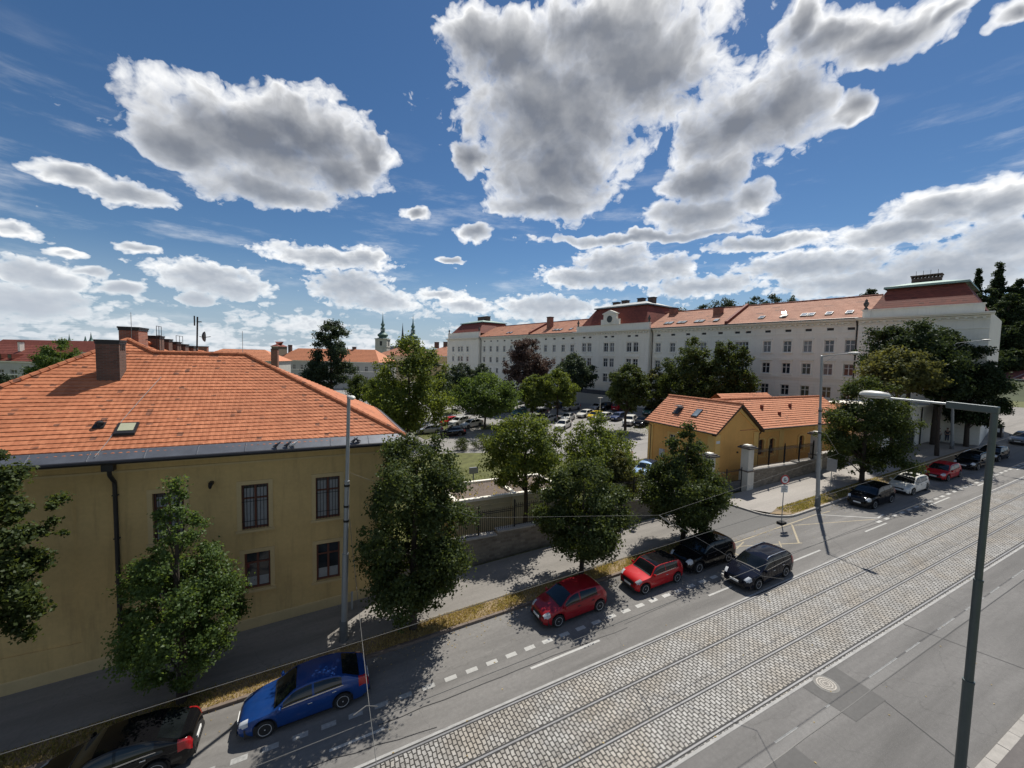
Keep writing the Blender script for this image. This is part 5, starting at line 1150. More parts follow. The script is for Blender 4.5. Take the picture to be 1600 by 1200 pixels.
def tram_pole(px, py, top, lab, lamp=None, band=False, hh=12.2):
    g = gnd(px, py); x, y, z = g; z += .1; t = onn(*top, y)
    root = empty('tram_pole', (x, y, z), lab, 'pole', 'tall grey steel tram poles on the verge'); h = t[2] - z; lx = t[0] - x
    P = lambda q: (x + lx * q, y, z + h * q)
    b = MB(); q1, q2 = .36, .66
    b.tube([P(0), P(q1)], .145, 14); b.tube([P(q1 + .0005), P(q1 + .004), P(q1 + .0045), P(q2)], [.155, .155, .115, .112], 14); b.tube([P(q2 + .0005), P(q2 + .004), P(q2 + .0045), P(1)], [.122, .122, .085, .08], 12); b.lathe([(.10, 0), (.10, .05), (.02, .1)], P(1), 10); b.build('pole', POLEG, root, smooth=30)
    b = MB(); b.lathe([(.24, -.1), (.24, .05), (.20, .12), (.19, .95), (.16, 1.0)], (x, y, z), 14); b.build('base_sleeve', mat('dark_sleeve', (.12, .125, .12), .7, var=.25), root, smooth=30)
    b = MB()
    for zq in (.50, .56, .645): c = P(zq); b.tube([(c[0], c[1], c[2] - .05), (c[0], c[1], c[2] + .05)], .135, 12)
    b.build('clamp', IRON, root)
    if lamp is not None:
        e = ons(*lamp, x); b = MB(); b.tube([P(.995), (x + lx, y - .5, t[2] + .10), (x + lx, e[1] + .35, e[2])], .035, 8); b.tube([P(.95), (x + lx, y - 1.0, t[2] + .08)], .012, 5); b.build('arm', POLEG, root, smooth=True); lamp_head(x + lx, e[1], e[2] + .02, .8, .32, root, -1)
    else:
        b = MB(); b.tube([P(.998), (x + lx + .02, y - .5, t[2] + .05)], .03, 8); b.build('arm', POLEG, root); 
    return P, (x, y, z)
PA, pA = tram_pole(537, 1003, (545, 621), 'grey stepped tram pole standing in front of the ochre house wall', None)
lamp_head(pA[0] + .35, pA[1] - .75, PA(1)[2] + .05, .7, .30, bpy.data.objects['tram_pole'], -1)
PB, pB = tram_pole(1277, 793, (1284, 557), 'grey tram pole with street lamp arm in front of the golden gatehouse wing', (1344, 553))
PC, pC = tram_pole(1487, 703, (1491, 537), 'grey tram pole with lamp arm among the big dark trees, furthest up the street', (1552, 533))
g = onn(1396, 690, 24.0)
b = MB(); 
# conduit box beside the first pole
root = empty('utility_bollard', gnd(550, 955), 'short grey bollard standing by the ochre house wall behind the tram pole', 'bollard'); p = ORG[root.name]; b = MB(); b.tube([(p[0], p[1], p[2]), (p[0], p[1], p[2] + 1.05)], .06, 10); b.lathe([(.07, 0), (.07, .06), (.02, .1)], (p[0], p[1], p[2] + 1.03), 10); b.build('post', POLEG, root, smooth=30)
# signs
p = gnd(1222, 830); p = np.array([33.2, 19.05, gz(33.2)]); p = gnd(1221, 818)
root = empty('road_sign', p, 'round red rimmed sign with white plate below, on a rubber foot at the driveway', 'road sign'); top = onn(1220, 745, p[1])[2]
b = MB(); b.tube([(p[0], p[1], p[2]), (p[0], p[1], top)], .032, 8); b.build('post', POLEG, root)
b = MB(); b.box(p[0] - .30, p[1] - .22, p[2], p[0] + .30, p[1] + .22, p[2] + .16); b.build('rubber_foot', RUBBER, root, bevel=.03)
zc = onn(1220, 750, p[1])[2]
sf = lambda q: (p[0] + q[0] * .9 - q[1] * .35, p[1] - .05 - q[0] * .0 - q[1] * .9 - q[0] * .35, q[2])
n = 24; disc = lambda r, w: [sf((r * math.cos(2 * math.pi * i / n), w, zc + r * math.sin(2 * math.pi * i / n))) for i in range(n)]
SIGNR = mat('sign_red', (.45, .03, .03), .4, var=.06); SIGNW = mat('sign_white', (.72, .72, .70), .4, var=.04); SIGNK = mat('sign_black', (.02, .02, .02), .5); SIGNG = mat('sign_back_grey', (.30, .31, .32), .5, .4, var=.1)
b = MB(); b.poly(disc(.36, .012)); ring_ = b.build('sign_disc', SIGNR, root); b = MB(); b.poly(disc(.27, .017)); b.build('sign_face', SIGNW, ring_); b = MB(); b.poly(disc(.365, .0)[::-1]); b.build('sign_back', SIGNG, root)
b = MB(); cz = zc
for q in ((-.10, -.13, -.05, .12), (.0, -.13, .045, -.02), (.0, .03, .045, .13), (-.04, -.13, .0, -.09), (.045, -.13, .11, -.09), (.065, -.09, .11, .0)): b.quad(*[sf((u, .021, cz + v)) for u, v in ((q[0], q[1]), (q[2], q[1]), (q[2], q[3]), (q[0], q[3]))])
b.build('sign_symbol', SIGNK, ring_)
b = MB(); b.box(-.28, 0, zc - 1.0, .28, .012, zc - .46, sf); pl = b.build('plate', SIGNW, root); b = MB()
for i in range(4): b.quad(*[sf((u, .016, zc - .58 - i * .11 + v)) for u, v in ((-.2, 0), (.2 - .1 * (i % 2), 0), (.2 - .1 * (i % 2), .04), (-.2, .04))])
b.build('plate_lines', SIGNK, pl)
p2_ = gnd(1297, 770); root = empty('parking_sign', p2_, 'dark backed parking sign on a thin post right of the lamp post, turned away', 'road sign'); t2 = onn(1296, 722, p2_[1])[2]
b = MB(); b.tube([tuple(p2_), (p2_[0], p2_[1], t2)], .032, 8); b.build('post', POLEG, root); b = MB(); b.box(p2_[0] - .04, p2_[1] - .40, t2 - .9, p2_[0] + .0, p2_[1] + .40, t2 + .25); b.build('sign_panel', SIGNG, root)
# wires
WIRE = mat('wire_metal', (.13, .128, .122), .65, .1, var=.1)
wz = lambda s: 5.08 + SL * s
def wire(name, pts, lab, r=.012, sag=0):
    b = MB()
    for p, q in zip(pts[:-1], pts[1:]):
        p, q = np.array(p, float), np.array(q, float); n = 10 if sag else 1
        b.tube([p + (q - p) * i / n - np.array([0, 0, sag * 4 * (i / n) * (1 - i / n)]) for i in range(n + 1)], r, 5)
    o = b.build(name, WIRE); tag(o, lab, 'cable'); return o
wire('contact_wire', [(-58, 13.2, wz(-58)), (-7, 13.2, wz(-7)), (26, 13.2, wz(26)), (48, 13.2, wz(48)), (118, 13.2, wz(118))], 'tram contact wire over the far track, passing in front of the parked cars', .0095)
wire('contact_wire', [(-58, 10.1, wz(-58)), (2, 10.1, wz(2)), (16, 10.1, wz(16)), (118, 10.1, wz(118))], 'tram contact wire over the near track', .0095)
a0 = PA(.645); n1 = onn(561, 900, 18.5); n2 = onn(572, 1105, 13.0); n3 = onn(588, 1200, 9.9); n4 = onn(600, 1290, 8)
wire('span_wire', [a0, onn(549, 840, pA[1] - .9), onn(560, 945, 17.2), (onn(566, 1003, 13.5)), onn(577, 1105, 11.2), onn(589, 1200, 10.0), onn(604, 1310, 8.4)], 'span wire running from the first tram pole down across the street', .009)
q1 = onn(573, 1098, 10.6); wire('wire_bridle', [onn(552, 1118, 10.1), onn(572, 1103, 10.25), onn(590, 1104, 10.1)], 'small triangular wire bridle hanging on the near contact wire', .014)
b1 = PB(.56); k1 = onn(1310, 709, 16.6); k2 = onn(1030, 805, 14.4)
wire('span_wire', [PB(.56), k1], 'span wire from the middle pole to its wire knot', .006); 
wire('span_wire', [k1, k2], 'span wire stretched between the two wire knots in front of the gatehouse tree', .005); wire('span_wire', [k2, onn(742, 809, 16.9), PA(.70)], 'nearly level span wire running left from the knot before the street trees', .0045)
wire('span_wire', [k1, onn(1400, 741, 13.6), onn(1470, 765, 10.5)], 'span wire running from the knot down to the right over the white parked car', .006); wire('wire_bracket', [k2, onn(1053, 823, 13.2)], 'thick short wire bracket hanging from the knot in front of the pointed street tree', .018)
wire('span_wire', [k2, onn(1190, 900, 10.4), onn(1225, 905, 9.2)], 'span wire crossing in front of the dark estate car', .010)
# slim yard lamps
for px, py, top, lab in ((937, 652, 622, 'slim pale yard lamp among the parked cars below the palace'), (836, 690, 648, 'slim white yard lamp between the two nearest garden trees')):
    g = gnd(px, py); o = empty('yard_lamp', g, lab, 'street lamp'); t = atd(px, top, cp * g[0] + sp * g[1])[2]; b = MB(); b.tube([tuple(g), (g[0], g[1], t)], .07, 7); b.build('pole', mat('pale_pole', (.55, .56, .55), .5, .2, var=.1), o); b = MB(); b.box(g[0] - .5, g[1] - .2, t, g[0] + .5, g[1] + .2, t + .14); b.build('lamp_head', MATS['pale_lamp_shell'], o)

# small things by the white wall at the far right
p = gnd(1560, 683); o = empty('litter_bin', p, 'dark litter bin with a pale panel standing on the corner beside the side road', 'bin'); b = MB(); b.box(p[0] - .35, p[1] - .35, p[2], p[0] + .35, p[1] + .35, p[2] + 1.45); b.box(p[0] - .42, p[1] - .42, p[2] + 1.453, p[0] + .42, p[1] + .42, p[2] + 1.6); b.build('bin_body', DARKM, o)
b = MB(); b.box(p[0] - .37, p[1] - .15, p[2] + .7, p[0] - .353, p[1] + .15, p[2] + 1.2); b.box(p[0] - .15, p[1] - .37, p[2] + .7, p[0] + .15, p[1] - .353, p[2] + 1.2); b.build('bin_panel', PLATE, o)
for px, py, top, lab in ((1549, 684, 648, 'slim grey post beside the dark litter bin at the corner'), (1400, 668, 612, 'slim grey post standing behind the dense rounded street tree')):
    g = onn(px, py, 22.6) if px < 1500 else gnd(px, py); g[2] = gz(g[0]); t = onn(px, top, g[1])[2]; b = MB(); b.tube([tuple(g), (g[0], g[1], t)], .06, 8); b.lathe([(.07, 0), (.07, .05), (.02, .1)], (g[0], g[1], t), 8); o = b.build('grey_post', POLEG); tag(o, lab, 'post')
def person(x, y, face, lab, top_c, leg_c, bend):
    """one skinned body with hair and clothes as its children"""
    z0 = gz(x) + .12; root = empty('person', (x, y, z0), lab, 'person', 'people by the white wall', (0, 0, face)); ORG[root.name] = np.zeros(3)
    def skin(name, verts, edges, rad, m, root_i, lv=2):
        me = bpy.data.meshes.new(name); me.from_pydata(verts, edges, []); me.materials.append(m); o = bpy.data.objects.new(name, me); COL.objects.link(o); o.parent = root; ORG[o.name] = np.zeros(3)
        o.modifiers.new('skin', 'SKIN').use_smooth_shade = True
        for i, r in enumerate(rad): sv = me.skin_vertices[0].data[i]; sv.radius = r if isinstance(r, tuple) else (r, r); sv.use_root = i == root_i
        s_ = o.modifiers.new('sub', 'SUBSURF'); s_.levels = lv; s_.render_levels = lv; return o
    skin_m = mat('skin', (.46, .28, .20), .6, var=.08)
    v = [(0, 0, .92), (0, 0, 1.12), (0, .01, 1.36), (0, .01, 1.47), (0, .02, 1.55), (0, .03, 1.66), (0, .02, 1.74), (.09, 0, .86), (.10, .03, .48), (.11, -.02, .09), (.11, .12, .03), (-.09, 0, .86), (-.10, .05, .48), (-.11, .0, .09), (-.11, .14, .03),
         (.19, .0, 1.38), (.24, -.02, 1.12), (.22, .12 + bend, .95), (.21, .18 + bend, .88), (-.19, 0, 1.38), (-.25, .0, 1.12), (-.23, .10, .92), (-.22, .14, .84)]
    e = [(0, 1), (1, 2), (2, 3), (3, 4), (4, 5), (5, 6), (0, 7), (7, 8), (8, 9), (9, 10), (0, 11), (11, 12), (12, 13), (13, 14), (2, 15), (15, 16), (16, 17), (17, 18), (2, 19), (19, 20), (20, 21), (21, 22)]
    r = [(.14, .10), (.13, .095), (.15, .10), .055, .085, .095, .06, .085, .06, .042, .035, .085, .06, .042, .035, .06, .044, .033, .03, .06, .044, .033, .03]
    body = skin('body', v, e, r, skin_m, 0)
    skin('hair', [(0, .0, 1.60), (0, -.015, 1.70), (0, .01, 1.765)], [(0, 1), (1, 2)], [.075, .10, .06], mat('dark_hair', (.03, .02, .015), .7, var=.2), 1)
    skin('shirt', [(0, 0, .95), (0, 0, 1.12), (0, .01, 1.37), (0, .01, 1.45), (.19, 0, 1.38), (.225, -.01, 1.22), (-.19, 0, 1.38), (-.225, 0, 1.22)], [(0, 1), (1, 2), (2, 3), (2, 4), (4, 5), (2, 6), (6, 7)], [(.155, .115), (.148, .112), (.165, .115), .07, .075, .062, .075, .062], top_c, 1)
    skin('trousers', [(0, 0, .95), (.09, 0, .86), (.10, .03, .48), (.11, -.02, .12), (-.09, 0, .86), (-.10, .05, .48), (-.11, 0, .12)], [(0, 1), (1, 2), (2, 3), (0, 4), (4, 5), (5, 6)], [(.155, .115), .098, .074, .058, .098, .074, .058], leg_c, 0)
    ORG[root.name] = np.array((x, y, z0)); return root
person(73.7, 24.0, R(150), 'person in a pale top standing at the foot of the white wall near the gateway', mat('pale_shirt', (.55, .52, .48), .9, var=.08), mat('dark_trousers', (.03, .03, .035), .9, var=.15), .05)
person(74.6, 23.5, R(110), 'person in a dark top standing right of the other by the white wall', mat('dark_shirt', (.06, .06, .075), .9, var=.15), mat('blue_trousers', (.05, .06, .10), .9, var=.15), .12)

# ------------------------------------------------------------------ cars
def pchip(P):
    x = np.array([p[0] for p in P], float); y = np.array([p[1] for p in P], float); h = np.diff(x); d = np.diff(y) / h; m = np.zeros(len(x))
    for i in range(1, len(x) - 1):
        if d[i - 1] * d[i] > 0: w1, w2 = 2 * h[i] + h[i - 1], h[i] + 2 * h[i - 1]; m[i] = (w1 + w2) / (w1 / d[i - 1] + w2 / d[i])
    m[0], m[-1] = d[0], d[-1]
    def f(q):
        i = min(max(int(np.searchsorted(x, q)) - 1, 0), len(h) - 1); t = min(max((q - x[i]) / h[i], 0), 1)
        return (1 + 2 * t) * (1 - t) ** 2 * y[i] + t * (1 - t) ** 2 * h[i] * m[i] + t * t * (3 - 2 * t) * y[i + 1] + t * t * (t - 1) * h[i] * m[i + 1]
    return f
CARS = {
 'hatch': dict(L=4.06, W=1.74, wb=2.59, fo=.83, tr=.315, zt=[(0,.40),(.05,.60),(.16,.73),(.5,.86),(.98,.97),(1.78,1.40),(2.3,1.455),(3.1,1.43),(3.55,1.37),(3.90,1.0),(4.0,.78),(4.06,.46)],
   zb=[(0,.5),(.5,.79),(.98,.90),(2,.93),(3.3,.99),(3.9,.94),(4.06,.6)], w=[(0,.52),(.1,.68),(.4,.80),(.9,.868),(3,.868),(3.7,.82),(3.98,.72),(4.06,.58)], ws=(1.03,1.74), rw=(3.60,3.87), sw=[(1.28,2.16),(2.24,3.28)], doors=[(1.12,2.20),(2.22,3.10)], k=.42),
 'mini': dict(L=3.72, W=1.69, wb=2.47, fo=.62, tr=.305, zt=[(0,.42),(.04,.62),(.12,.76),(.4,.87),(1.02,.95),(1.55,1.36),(1.9,1.41),(2.9,1.39),(3.28,1.35),(3.58,1.0),(3.68,.8),(3.72,.5)],
   zb=[(0,.55),(.4,.82),(1.02,.90),(2,.91),(3.2,.94),(3.6,.9),(3.72,.6)], w=[(0,.55),(.08,.70),(.3,.80),(.8,.845),(2.9,.845),(3.4,.80),(3.66,.70),(3.72,.58)], ws=(1.06,1.52), rw=(3.32,3.56), sw=[(1.22,2.15),(2.20,3.12)], doors=[(1.12,2.35)], k=.30),
 'sedan': dict(L=4.66, W=1.81, wb=2.69, fo=.92, tr=.32, zt=[(0,.40),(.05,.58),(.16,.70),(.55,.83),(1.2,.95),(2.05,1.40),(2.6,1.46),(3.3,1.42),(3.7,1.32),(4.32,1.06),(4.52,1.02),(4.6,.85),(4.66,.48)],
   zb=[(0,.5),(.55,.78),(1.2,.89),(2.4,.92),(3.6,.965),(4.4,.97),(4.66,.6)], w=[(0,.55),(.12,.72),(.5,.84),(1.1,.905),(3.4,.905),(4.2,.86),(4.55,.78),(4.66,.64)], ws=(1.27,2.01), rw=(3.66,4.28), sw=[(1.55,2.55),(2.63,3.62)], doors=[(1.35,2.58),(2.60,3.45)], k=.42),
 'wagon': dict(L=4.62, W=1.82, wb=2.65, fo=.93, tr=.325, zt=[(0,.42),(.05,.60),(.16,.73),(.55,.87),(1.2,.98),(1.98,1.42),(2.5,1.49),(3.6,1.475),(4.05,1.43),(4.46,1.05),(4.56,.85),(4.62,.48)],
   zb=[(0,.5),(.55,.80),(1.2,.92),(2.4,.95),(3.9,1.0),(4.45,.96),(4.62,.6)], w=[(0,.56),(.12,.73),(.5,.85),(1.1,.91),(3.6,.91),(4.2,.87),(4.52,.78),(4.62,.66)], ws=(1.25,1.94), rw=(4.10,4.42), sw=[(1.5,2.42),(2.50,3.30),(3.36,4.02)], doors=[(1.3,2.45),(2.47,3.35)], k=.36),
 'suv': dict(L=4.42, W=1.82, wb=2.66, fo=.88, tr=.345, zt=[(0,.48),(.05,.70),(.15,.86),(.5,.98),(1.12,1.08),(1.86,1.54),(2.4,1.62),(3.3,1.60),(3.85,1.54),(4.24,1.12),(4.36,.9),(4.42,.52)],
   zb=[(0,.58),(.5,.90),(1.12,1.0),(2.4,1.04),(3.7,1.10),(4.25,1.04),(4.42,.68)], w=[(0,.58),(.1,.74),(.4,.85),(1.0,.91),(3.4,.91),(4.0,.87),(4.32,.79),(4.42,.66)], ws=(1.17,1.82), rw=(3.9,4.2), sw=[(1.4,2.34),(2.42,3.26),(3.32,3.75)], doors=[(1.25,2.37),(2.39,3.25)], k=.34),
 'van': dict(L=4.9, W=1.9, wb=2.95, fo=.9, tr=.335, zt=[(0,.5),(.05,.75),(.15,.95),(.5,1.08),(.85,1.16),(1.55,1.80),(2.1,1.93),(3.8,1.94),(4.65,1.90),(4.8,1.15),(4.87,.9),(4.9,.5)],
   zb=[(0,.6),(.5,1.0),(.9,1.08),(2.4,1.12),(4.6,1.14),(4.8,1.0),(4.9,.7)], w=[(0,.62),(.1,.8),(.4,.9),(1.0,.95),(3.8,.95),(4.6,.93),(4.84,.86),(4.9,.78)], ws=(.9,1.5), rw=(4.68,4.78), sw=[(1.1,2.0),(2.1,3.2),(3.3,4.4)], doors=[(1.05,2.05)], k=.16)}
def bake_paint(o, m):
    o.material_slots[0].link = 'OBJECT'; o.material_slots[0].material = m
def make_car(kind, pm, roofm=None, rails=False, sunroof=False, stripe=False):
    c = CARS[kind]; L, W = c['L'], c['W']; zt, zb, wf = pchip(c['zt']), pchip(c['zb']), pchip(c['w']); tr = c['tr']; wx = (c['fo'], c['fo'] + c['wb']); RA = tr + .075; sill = .20
    root = empty('parked_car', (0, 0, 0)); ORG[root.name] = np.zeros(3)
    def zlow(d):
        z = sill + .10 * max(0, 1 - d / .3) + .14 * max(0, 1 - (L - d) / .35)
        for q in wx:
            if abs(d - q) < RA: z = max(z, tr + math.sqrt(RA * RA - (d - q) ** 2))
        return z
    def S(d, t, s=1):
        w = wf(d); zT = zt(d); cr = .045; ze = zT - cr; zB = min(zb(d), ze - .006); zl = min(zlow(d), zB - .03)
        if t <= 1: y = w * (.92 + .08 * math.sin(math.pi * (.12 + .76 * t))); z = zl + (zB - zl) * t
        elif t <= 2: q = t - 1; y0 = w * (.92 + .08 * math.sin(math.pi * .88)); y = y0 - c['k'] * (ze - zB) * q + .018 * math.sin(math.pi * q) * min(1, (ze - zB) * 3); z = zB + (ze - zB) * q
        else: v = 3 - t; y0 = w * (.92 + .08 * math.sin(math.pi * .88)) - c['k'] * (ze - zB); y = y0 * v; z = ze + cr * (1 - v * v)
        return np.array([L / 2 - d, s * y, z])
    ds = sorted(set(list(np.linspace(0, L, 78)) + [q + RA * math.sin(a) for q in wx for a in np.linspace(-math.pi / 2, math.pi / 2, 17)] + [.02, .045, .08, L - .02, L - .05])); ts = list(np.linspace(0, 1, 7)) + list(np.linspace(1.2, 1.9, 4)) + list(np.linspace(2, 3, 7))
    full = [(t, 1) for t in ts] + [(t, -1) for t in reversed(ts[:-1])]; b = MB(); k = len(full)
    for d in ds: b.v += [tuple(S(d, t, s)) for t, s in full]
    for i in range(len(ds) - 1):
        for j in range(k - 1): a = i * k + j; b.f.append((a, a + k, a + k + 1, a + 1)); b.m.append(0)
    b.f.append(tuple(range(k))); b.m.append(0); e = (len(ds) - 1) * k; b.f.append(tuple(e + i for i in range(k))[::-1]); b.m.append(0)
    body = b.build('body', pm, root, smooth=48); bake_paint(body, pm)
    u = MB(); u.box(-L / 2 + .25, -W * .44, .17, L / 2 - .25, W * .44, .52); u.box(-L / 2 + .06, -W * .34, .22, L / 2 - .06, W * .34, .45); u.build('underbody', BLACKP, root)
    def patch(name, m, d0, d1, t0, t1, s, off, par, nd_=14, nt_=6, tf=None, both=False):
        b = MB(); G = []
        for i in range(nd_ + 1):
            d = d0 + (d1 - d0) * i / nd_; row = []
            a0, a1 = (t0, t1) if tf is None else tf(d)
            for j in range(nt_ + 1):
                if both: v = -1 + 2 * j / nt_; t, ss = 3 - abs(v) * (3 - a0), (1 if v >= 0 else -1)
                else: t, ss = a0 + (a1 - a0) * j / nt_, s
                p = S(d, t, ss); pd = S(min(d + .01, L), t, ss) - S(max(d - .01, 0), t, ss); pt_ = S(d, min(t + .02, 3), ss) - S(d, max(t - .02, 0), ss); n = np.cross(pd, pt_); l = np.linalg.norm(n); n = n / l if l > 1e-9 else np.array([0, 0, 1.])
                if n @ np.array([0, ss * .6, .4]) < 0 and abs(n[0]) < .9: n = -n
                if t > 2.01 and n[2] < 0: n = -n
                row.append(p + n * off)
            G.append(row)
        w_ = nt_ + 1; b.v = [tuple(p) for r in G for p in r]
        for i in range(nd_):
            for j in range(nt_): a = i * w_ + j; b.f.append((a, a + w_, a + w_ + 1, a + 1)); b.m.append(0)
        return b.build(name, m, par, smooth=60)
    wsn = patch('windscreen', CARGL, c['ws'][0], c['ws'][1], 2.10, 3, 1, .008, root, 12, 14, both=True)
    patch('wipers', BLACKP, c['ws'][0] - .03, c['ws'][0] + .03, 2.16, 3, 1, .014, wsn, 2, 10, both=True)
    patch('rear_window', CARGL, c['rw'][0], c['rw'][1], 2.14, 3, 1, .008, root, 8, 12, both=True)
    for s in (1, -1):
        for i, (a, e) in enumerate(c['sw']): 
            g = patch('side_window', CARGL, a, e, 1.14, 1.90, s, .006, root, 12, 5)
            if i == 0: patch('window_trim', CHROME if stripe else BLACKP, c['sw'][0][0] - .06, c['sw'][-1][1] + .05, 1.02, 1.10, s, .010, g, 24, 1)
        for i, (a, e) in enumerate(c['doors']):
            dr = patch('door', pm, a + .012, e - .012, .14, .97, s, .007, root, 12, 8); bake_paint(dr, pm)
            h = S(e - .14, .78, s); q = MB(); q.box(h[0] - .10, h[1] - .012 if s > 0 else h[1] - .032, h[2] - .018, h[0] + .06, h[1] + .032 if s > 0 else h[1] + .012, h[2] + .018); q.build('handle', BLACKP if not stripe else CHROME, dr, bevel=.008)
        patch('headlight', LAMPG, .10, .40, 0, 0, s, .010, root, 8, 6, tf=lambda d: (.82 if d > .2 else 1.0, 2.22))
        patch('tail_light', REDL, L - .42, L - .05, 0, 0, s, .010, root, 8, 6, tf=lambda d: (.66, 1.5 if kind not in ('sedan',) else 2.1))
        m0 = S(c['ws'][0] + .12, 1.0, s); q = MB(); q.lathe([(.01, -.12), (.075, -.10), (.10, .0), (.085, .09), (.01, .12)], (0, 0, 0), 10, lambda p, m0=m0, s=s: (m0[0] - .05 + p[0] * .75, m0[1] + s * .12 + p[2] * .85, m0[2] + .07 + p[1])); mm = q.build('mirror', pm, root, smooth=True); bake_paint(mm, pm)
        patch('sill', BLACKP, wx[0] + RA + .03, wx[1] - RA - .03, .0, .07, s, .012, root, 10, 2)
    patch('grille', BLACKP, .022, .075, 2.25, 3, 1, .008, root, 3, 10, both=True); 
    q = MB(); q.box(L / 2 - .02, -.62 * W / 1.8, .28, L / 2 + .012, .62 * W / 1.8, .40); q.build('lower_grille', BLACKP, root)
    q = MB(); q.box(L / 2 - .01, -.26, .43, L / 2 + .02, .26, .54); q.build('number_plate', PLATE, root); q = MB(); zq = .62 if kind in ('sedan',) else .66; q.box(-L / 2 - .01, -.26, zq - .11, -L / 2 + .05, .26, zq); q.build('number_plate', PLATE, root)
    q = MB(); q.box(-L / 2 - .012, -W * .36, .27, -L / 2 + .10, W * .36, .40); q.build('bumper_insert', BLACKP, root)
    if roofm is not None:
        rp_ = patch('roof_panel', roofm, c['ws'][1] + .03, c['rw'][0] - .05, 2.03, 3, 1, .006, root, 14, 14, both=True)
    if sunroof: patch('glass_roof', CARGL, c['ws'][1] + .10, c['ws'][1] + .95, 2.22, 3, 1, .008, root, 10, 12, both=True)
    if rails:
        for s in (1, -1):
            pts = [S(c['ws'][1] + .10, 2.10, s)] + [S(c['ws'][1] + .25 + (c['rw'][0] - c['ws'][1] - .5) * i / 6, 2.10, s) + np.array([0, 0, .055]) for i in range(7)] + [S(c['rw'][0] - .1, 2.10, s)]; q = MB(); q.tube(pts, .018, 6); q.build('roof_rail', CHROME, root, smooth=True)
    for d in wx:
        for s in (1, -1):
            yc = s * (W / 2 - .115); x = L / 2 - d; q = MB(); fr3 = lambda p, x=x, yc=yc, s=s: (x + p[0], yc + s * p[2], tr + p[1])
            q.lathe([(tr * .66, -.10), (tr * .90, -.105), (tr * .985, -.07), (tr, 0), (tr * .985, .07), (tr * .90, .095), (tr * .66, .085)], (0, 0, 0), 26, fr3); wh = q.build('wheel', RUBBER, root, smooth=40)
            q = MB(); q.lathe([(tr * .60, .0), (tr * .64, .088), (tr * .69, .092), (tr * .70, .084)], (0, 0, 0), 26, fr3)
            q.lathe([(.001, .086), (.05, .084), (tr * .2, .081), (tr * .60, .081), (tr * .62, .078)], (0, 0, 0), 26, fr3); rim = q.build('rim', ALLOY, wh, smooth=40)
            q = MB()
            for i in range(5):
                t = 2 * math.pi * i / 5 + .3; c2 = lambda r, a: fr3((r * math.cos(t + a), r * math.sin(t + a), .0845)); q.quad(c2(tr * .24, -.16), c2(tr * .58, -.42), c2(tr * .61, .0), c2(tr * .58, .42)); q.quad(c2(tr * .24, -.16), c2(tr * .58, .42), c2(tr * .24, .16), c2(tr * .21, .0))
            q.build('spoke_gaps', BLACKP, rim)
    return root
NG = Vector((-SL, 0, 1)).normalized()
def place(o, x, y, head=180.0, lab=None, cat='car', group=None, dz=0.0, name=None):
    h = R(head); f = Vector((math.cos(h), math.sin(h), SL * math.cos(h))).normalized(); l = NG.cross(f); M_ = Matrix(((f.x, l.x, NG.x), (f.y, l.y, NG.y), (f.z, l.z, NG.z)))
    o.rotation_euler = M_.to_euler(); o.location = (x, y, gz(x) + dz); tag(o, lab, cat, group)
    if name: o.name = name
    return o
def recolor(o, m):
    for ch in o.children:
        if ch.name.split('.')[0] in ('body', 'door', 'mirror'): bake_paint(ch, m)
        recolor(ch, m)
P_BLUE = paint('metallic_blue', (.008, .048, .20), .3); P_RED = paint('deep_red', (.27, .008, .014), .15); P_RED2 = paint('bright_red', (.42, .010, .014), .1); P_BLK = paint('black_paint', (.006, .006, .007), .0, .01); P_NAVY = paint('navy_paint', (.008, .009, .016), .0, .01)
P_WHT = paint('white_paint', (.66, .65, .60), .0); P_SIL = paint('silver_paint', (.42, .43, .44), .6); P_GRY = paint('grey_paint', (.13, .135, .14), .5); P_GRN = paint('green_paint', (.05, .16, .13), .3); P_YEL = paint('yellow_paint', (.62, .46, .04), .0); P_SKY = paint('pale_blue_paint', (.22, .33, .50), .3); P_DBL = paint('dark_blue_paint', (.014, .03, .09), .4); P_ROOF = paint('black_roof', (.008, .008, .009), .0)
KG = 'cars parked along the kerb'; CY = 17.72
sed = make_car('sedan', P_BLUE, stripe=True); place(sed, -.42, CY - .06, 180, 'bright metallic blue liftback parked at the kerb below the ochre house', 'car', KG)
blk = copy_tree(sed); recolor(blk, P_BLK); place(blk, -6.28, CY - .12, 180, 'black liftback cut off by the lower left edge, in front of the blue car', 'car', KG)
hat = make_car('hatch', P_RED); place(hat, 12.15, CY - .02, 181, 'deep red hatchback in the shade of a street tree, nearest of the red cars', 'car', KG)
min_ = make_car('mini', P_RED2, roofm=P_ROOF, stripe=True); place(min_, 17.98, CY - .02, 180, 'small bright red car with a black roof parked nose behind the deep red hatchback', 'car', KG)
suv = make_car('suv', P_BLK); place(suv, 22.45, CY + .12, 180, 'black high hatchback parked directly behind the small red car under the pointed tree', 'car', KG)
wag = make_car('wagon', P_NAVY, rails=True, stripe=True); place(wag, 23.95, 15.12, 182, 'dark navy estate car with roof rails driving in the lane beside the tram track', name='moving_car')
o = copy_tree(suv); recolor(o, P_BLK); place(o, 42.75, CY + .05, 180, 'black car in deep shade under the street tree, first in the row beyond the driveway', 'car', KG)
mpv = make_car('hatch', P_WHT, sunroof=True); place(mpv, 48.9, CY - .08, 180, 'cream white hatchback with a black glass roof between the black and the red car', 'car', KG)
o = copy_tree(hat); recolor(o, P_RED2); place(o, 56.1, CY + .05, 180, 'bright red car glinting in the sun behind the cream white hatchback', 'car', KG)
o = copy_tree(wag); recolor(o, P_BLK); place(o, 63.2, CY + .1, 180, 'black estate car in the shade behind the glinting red one', 'car', KG)
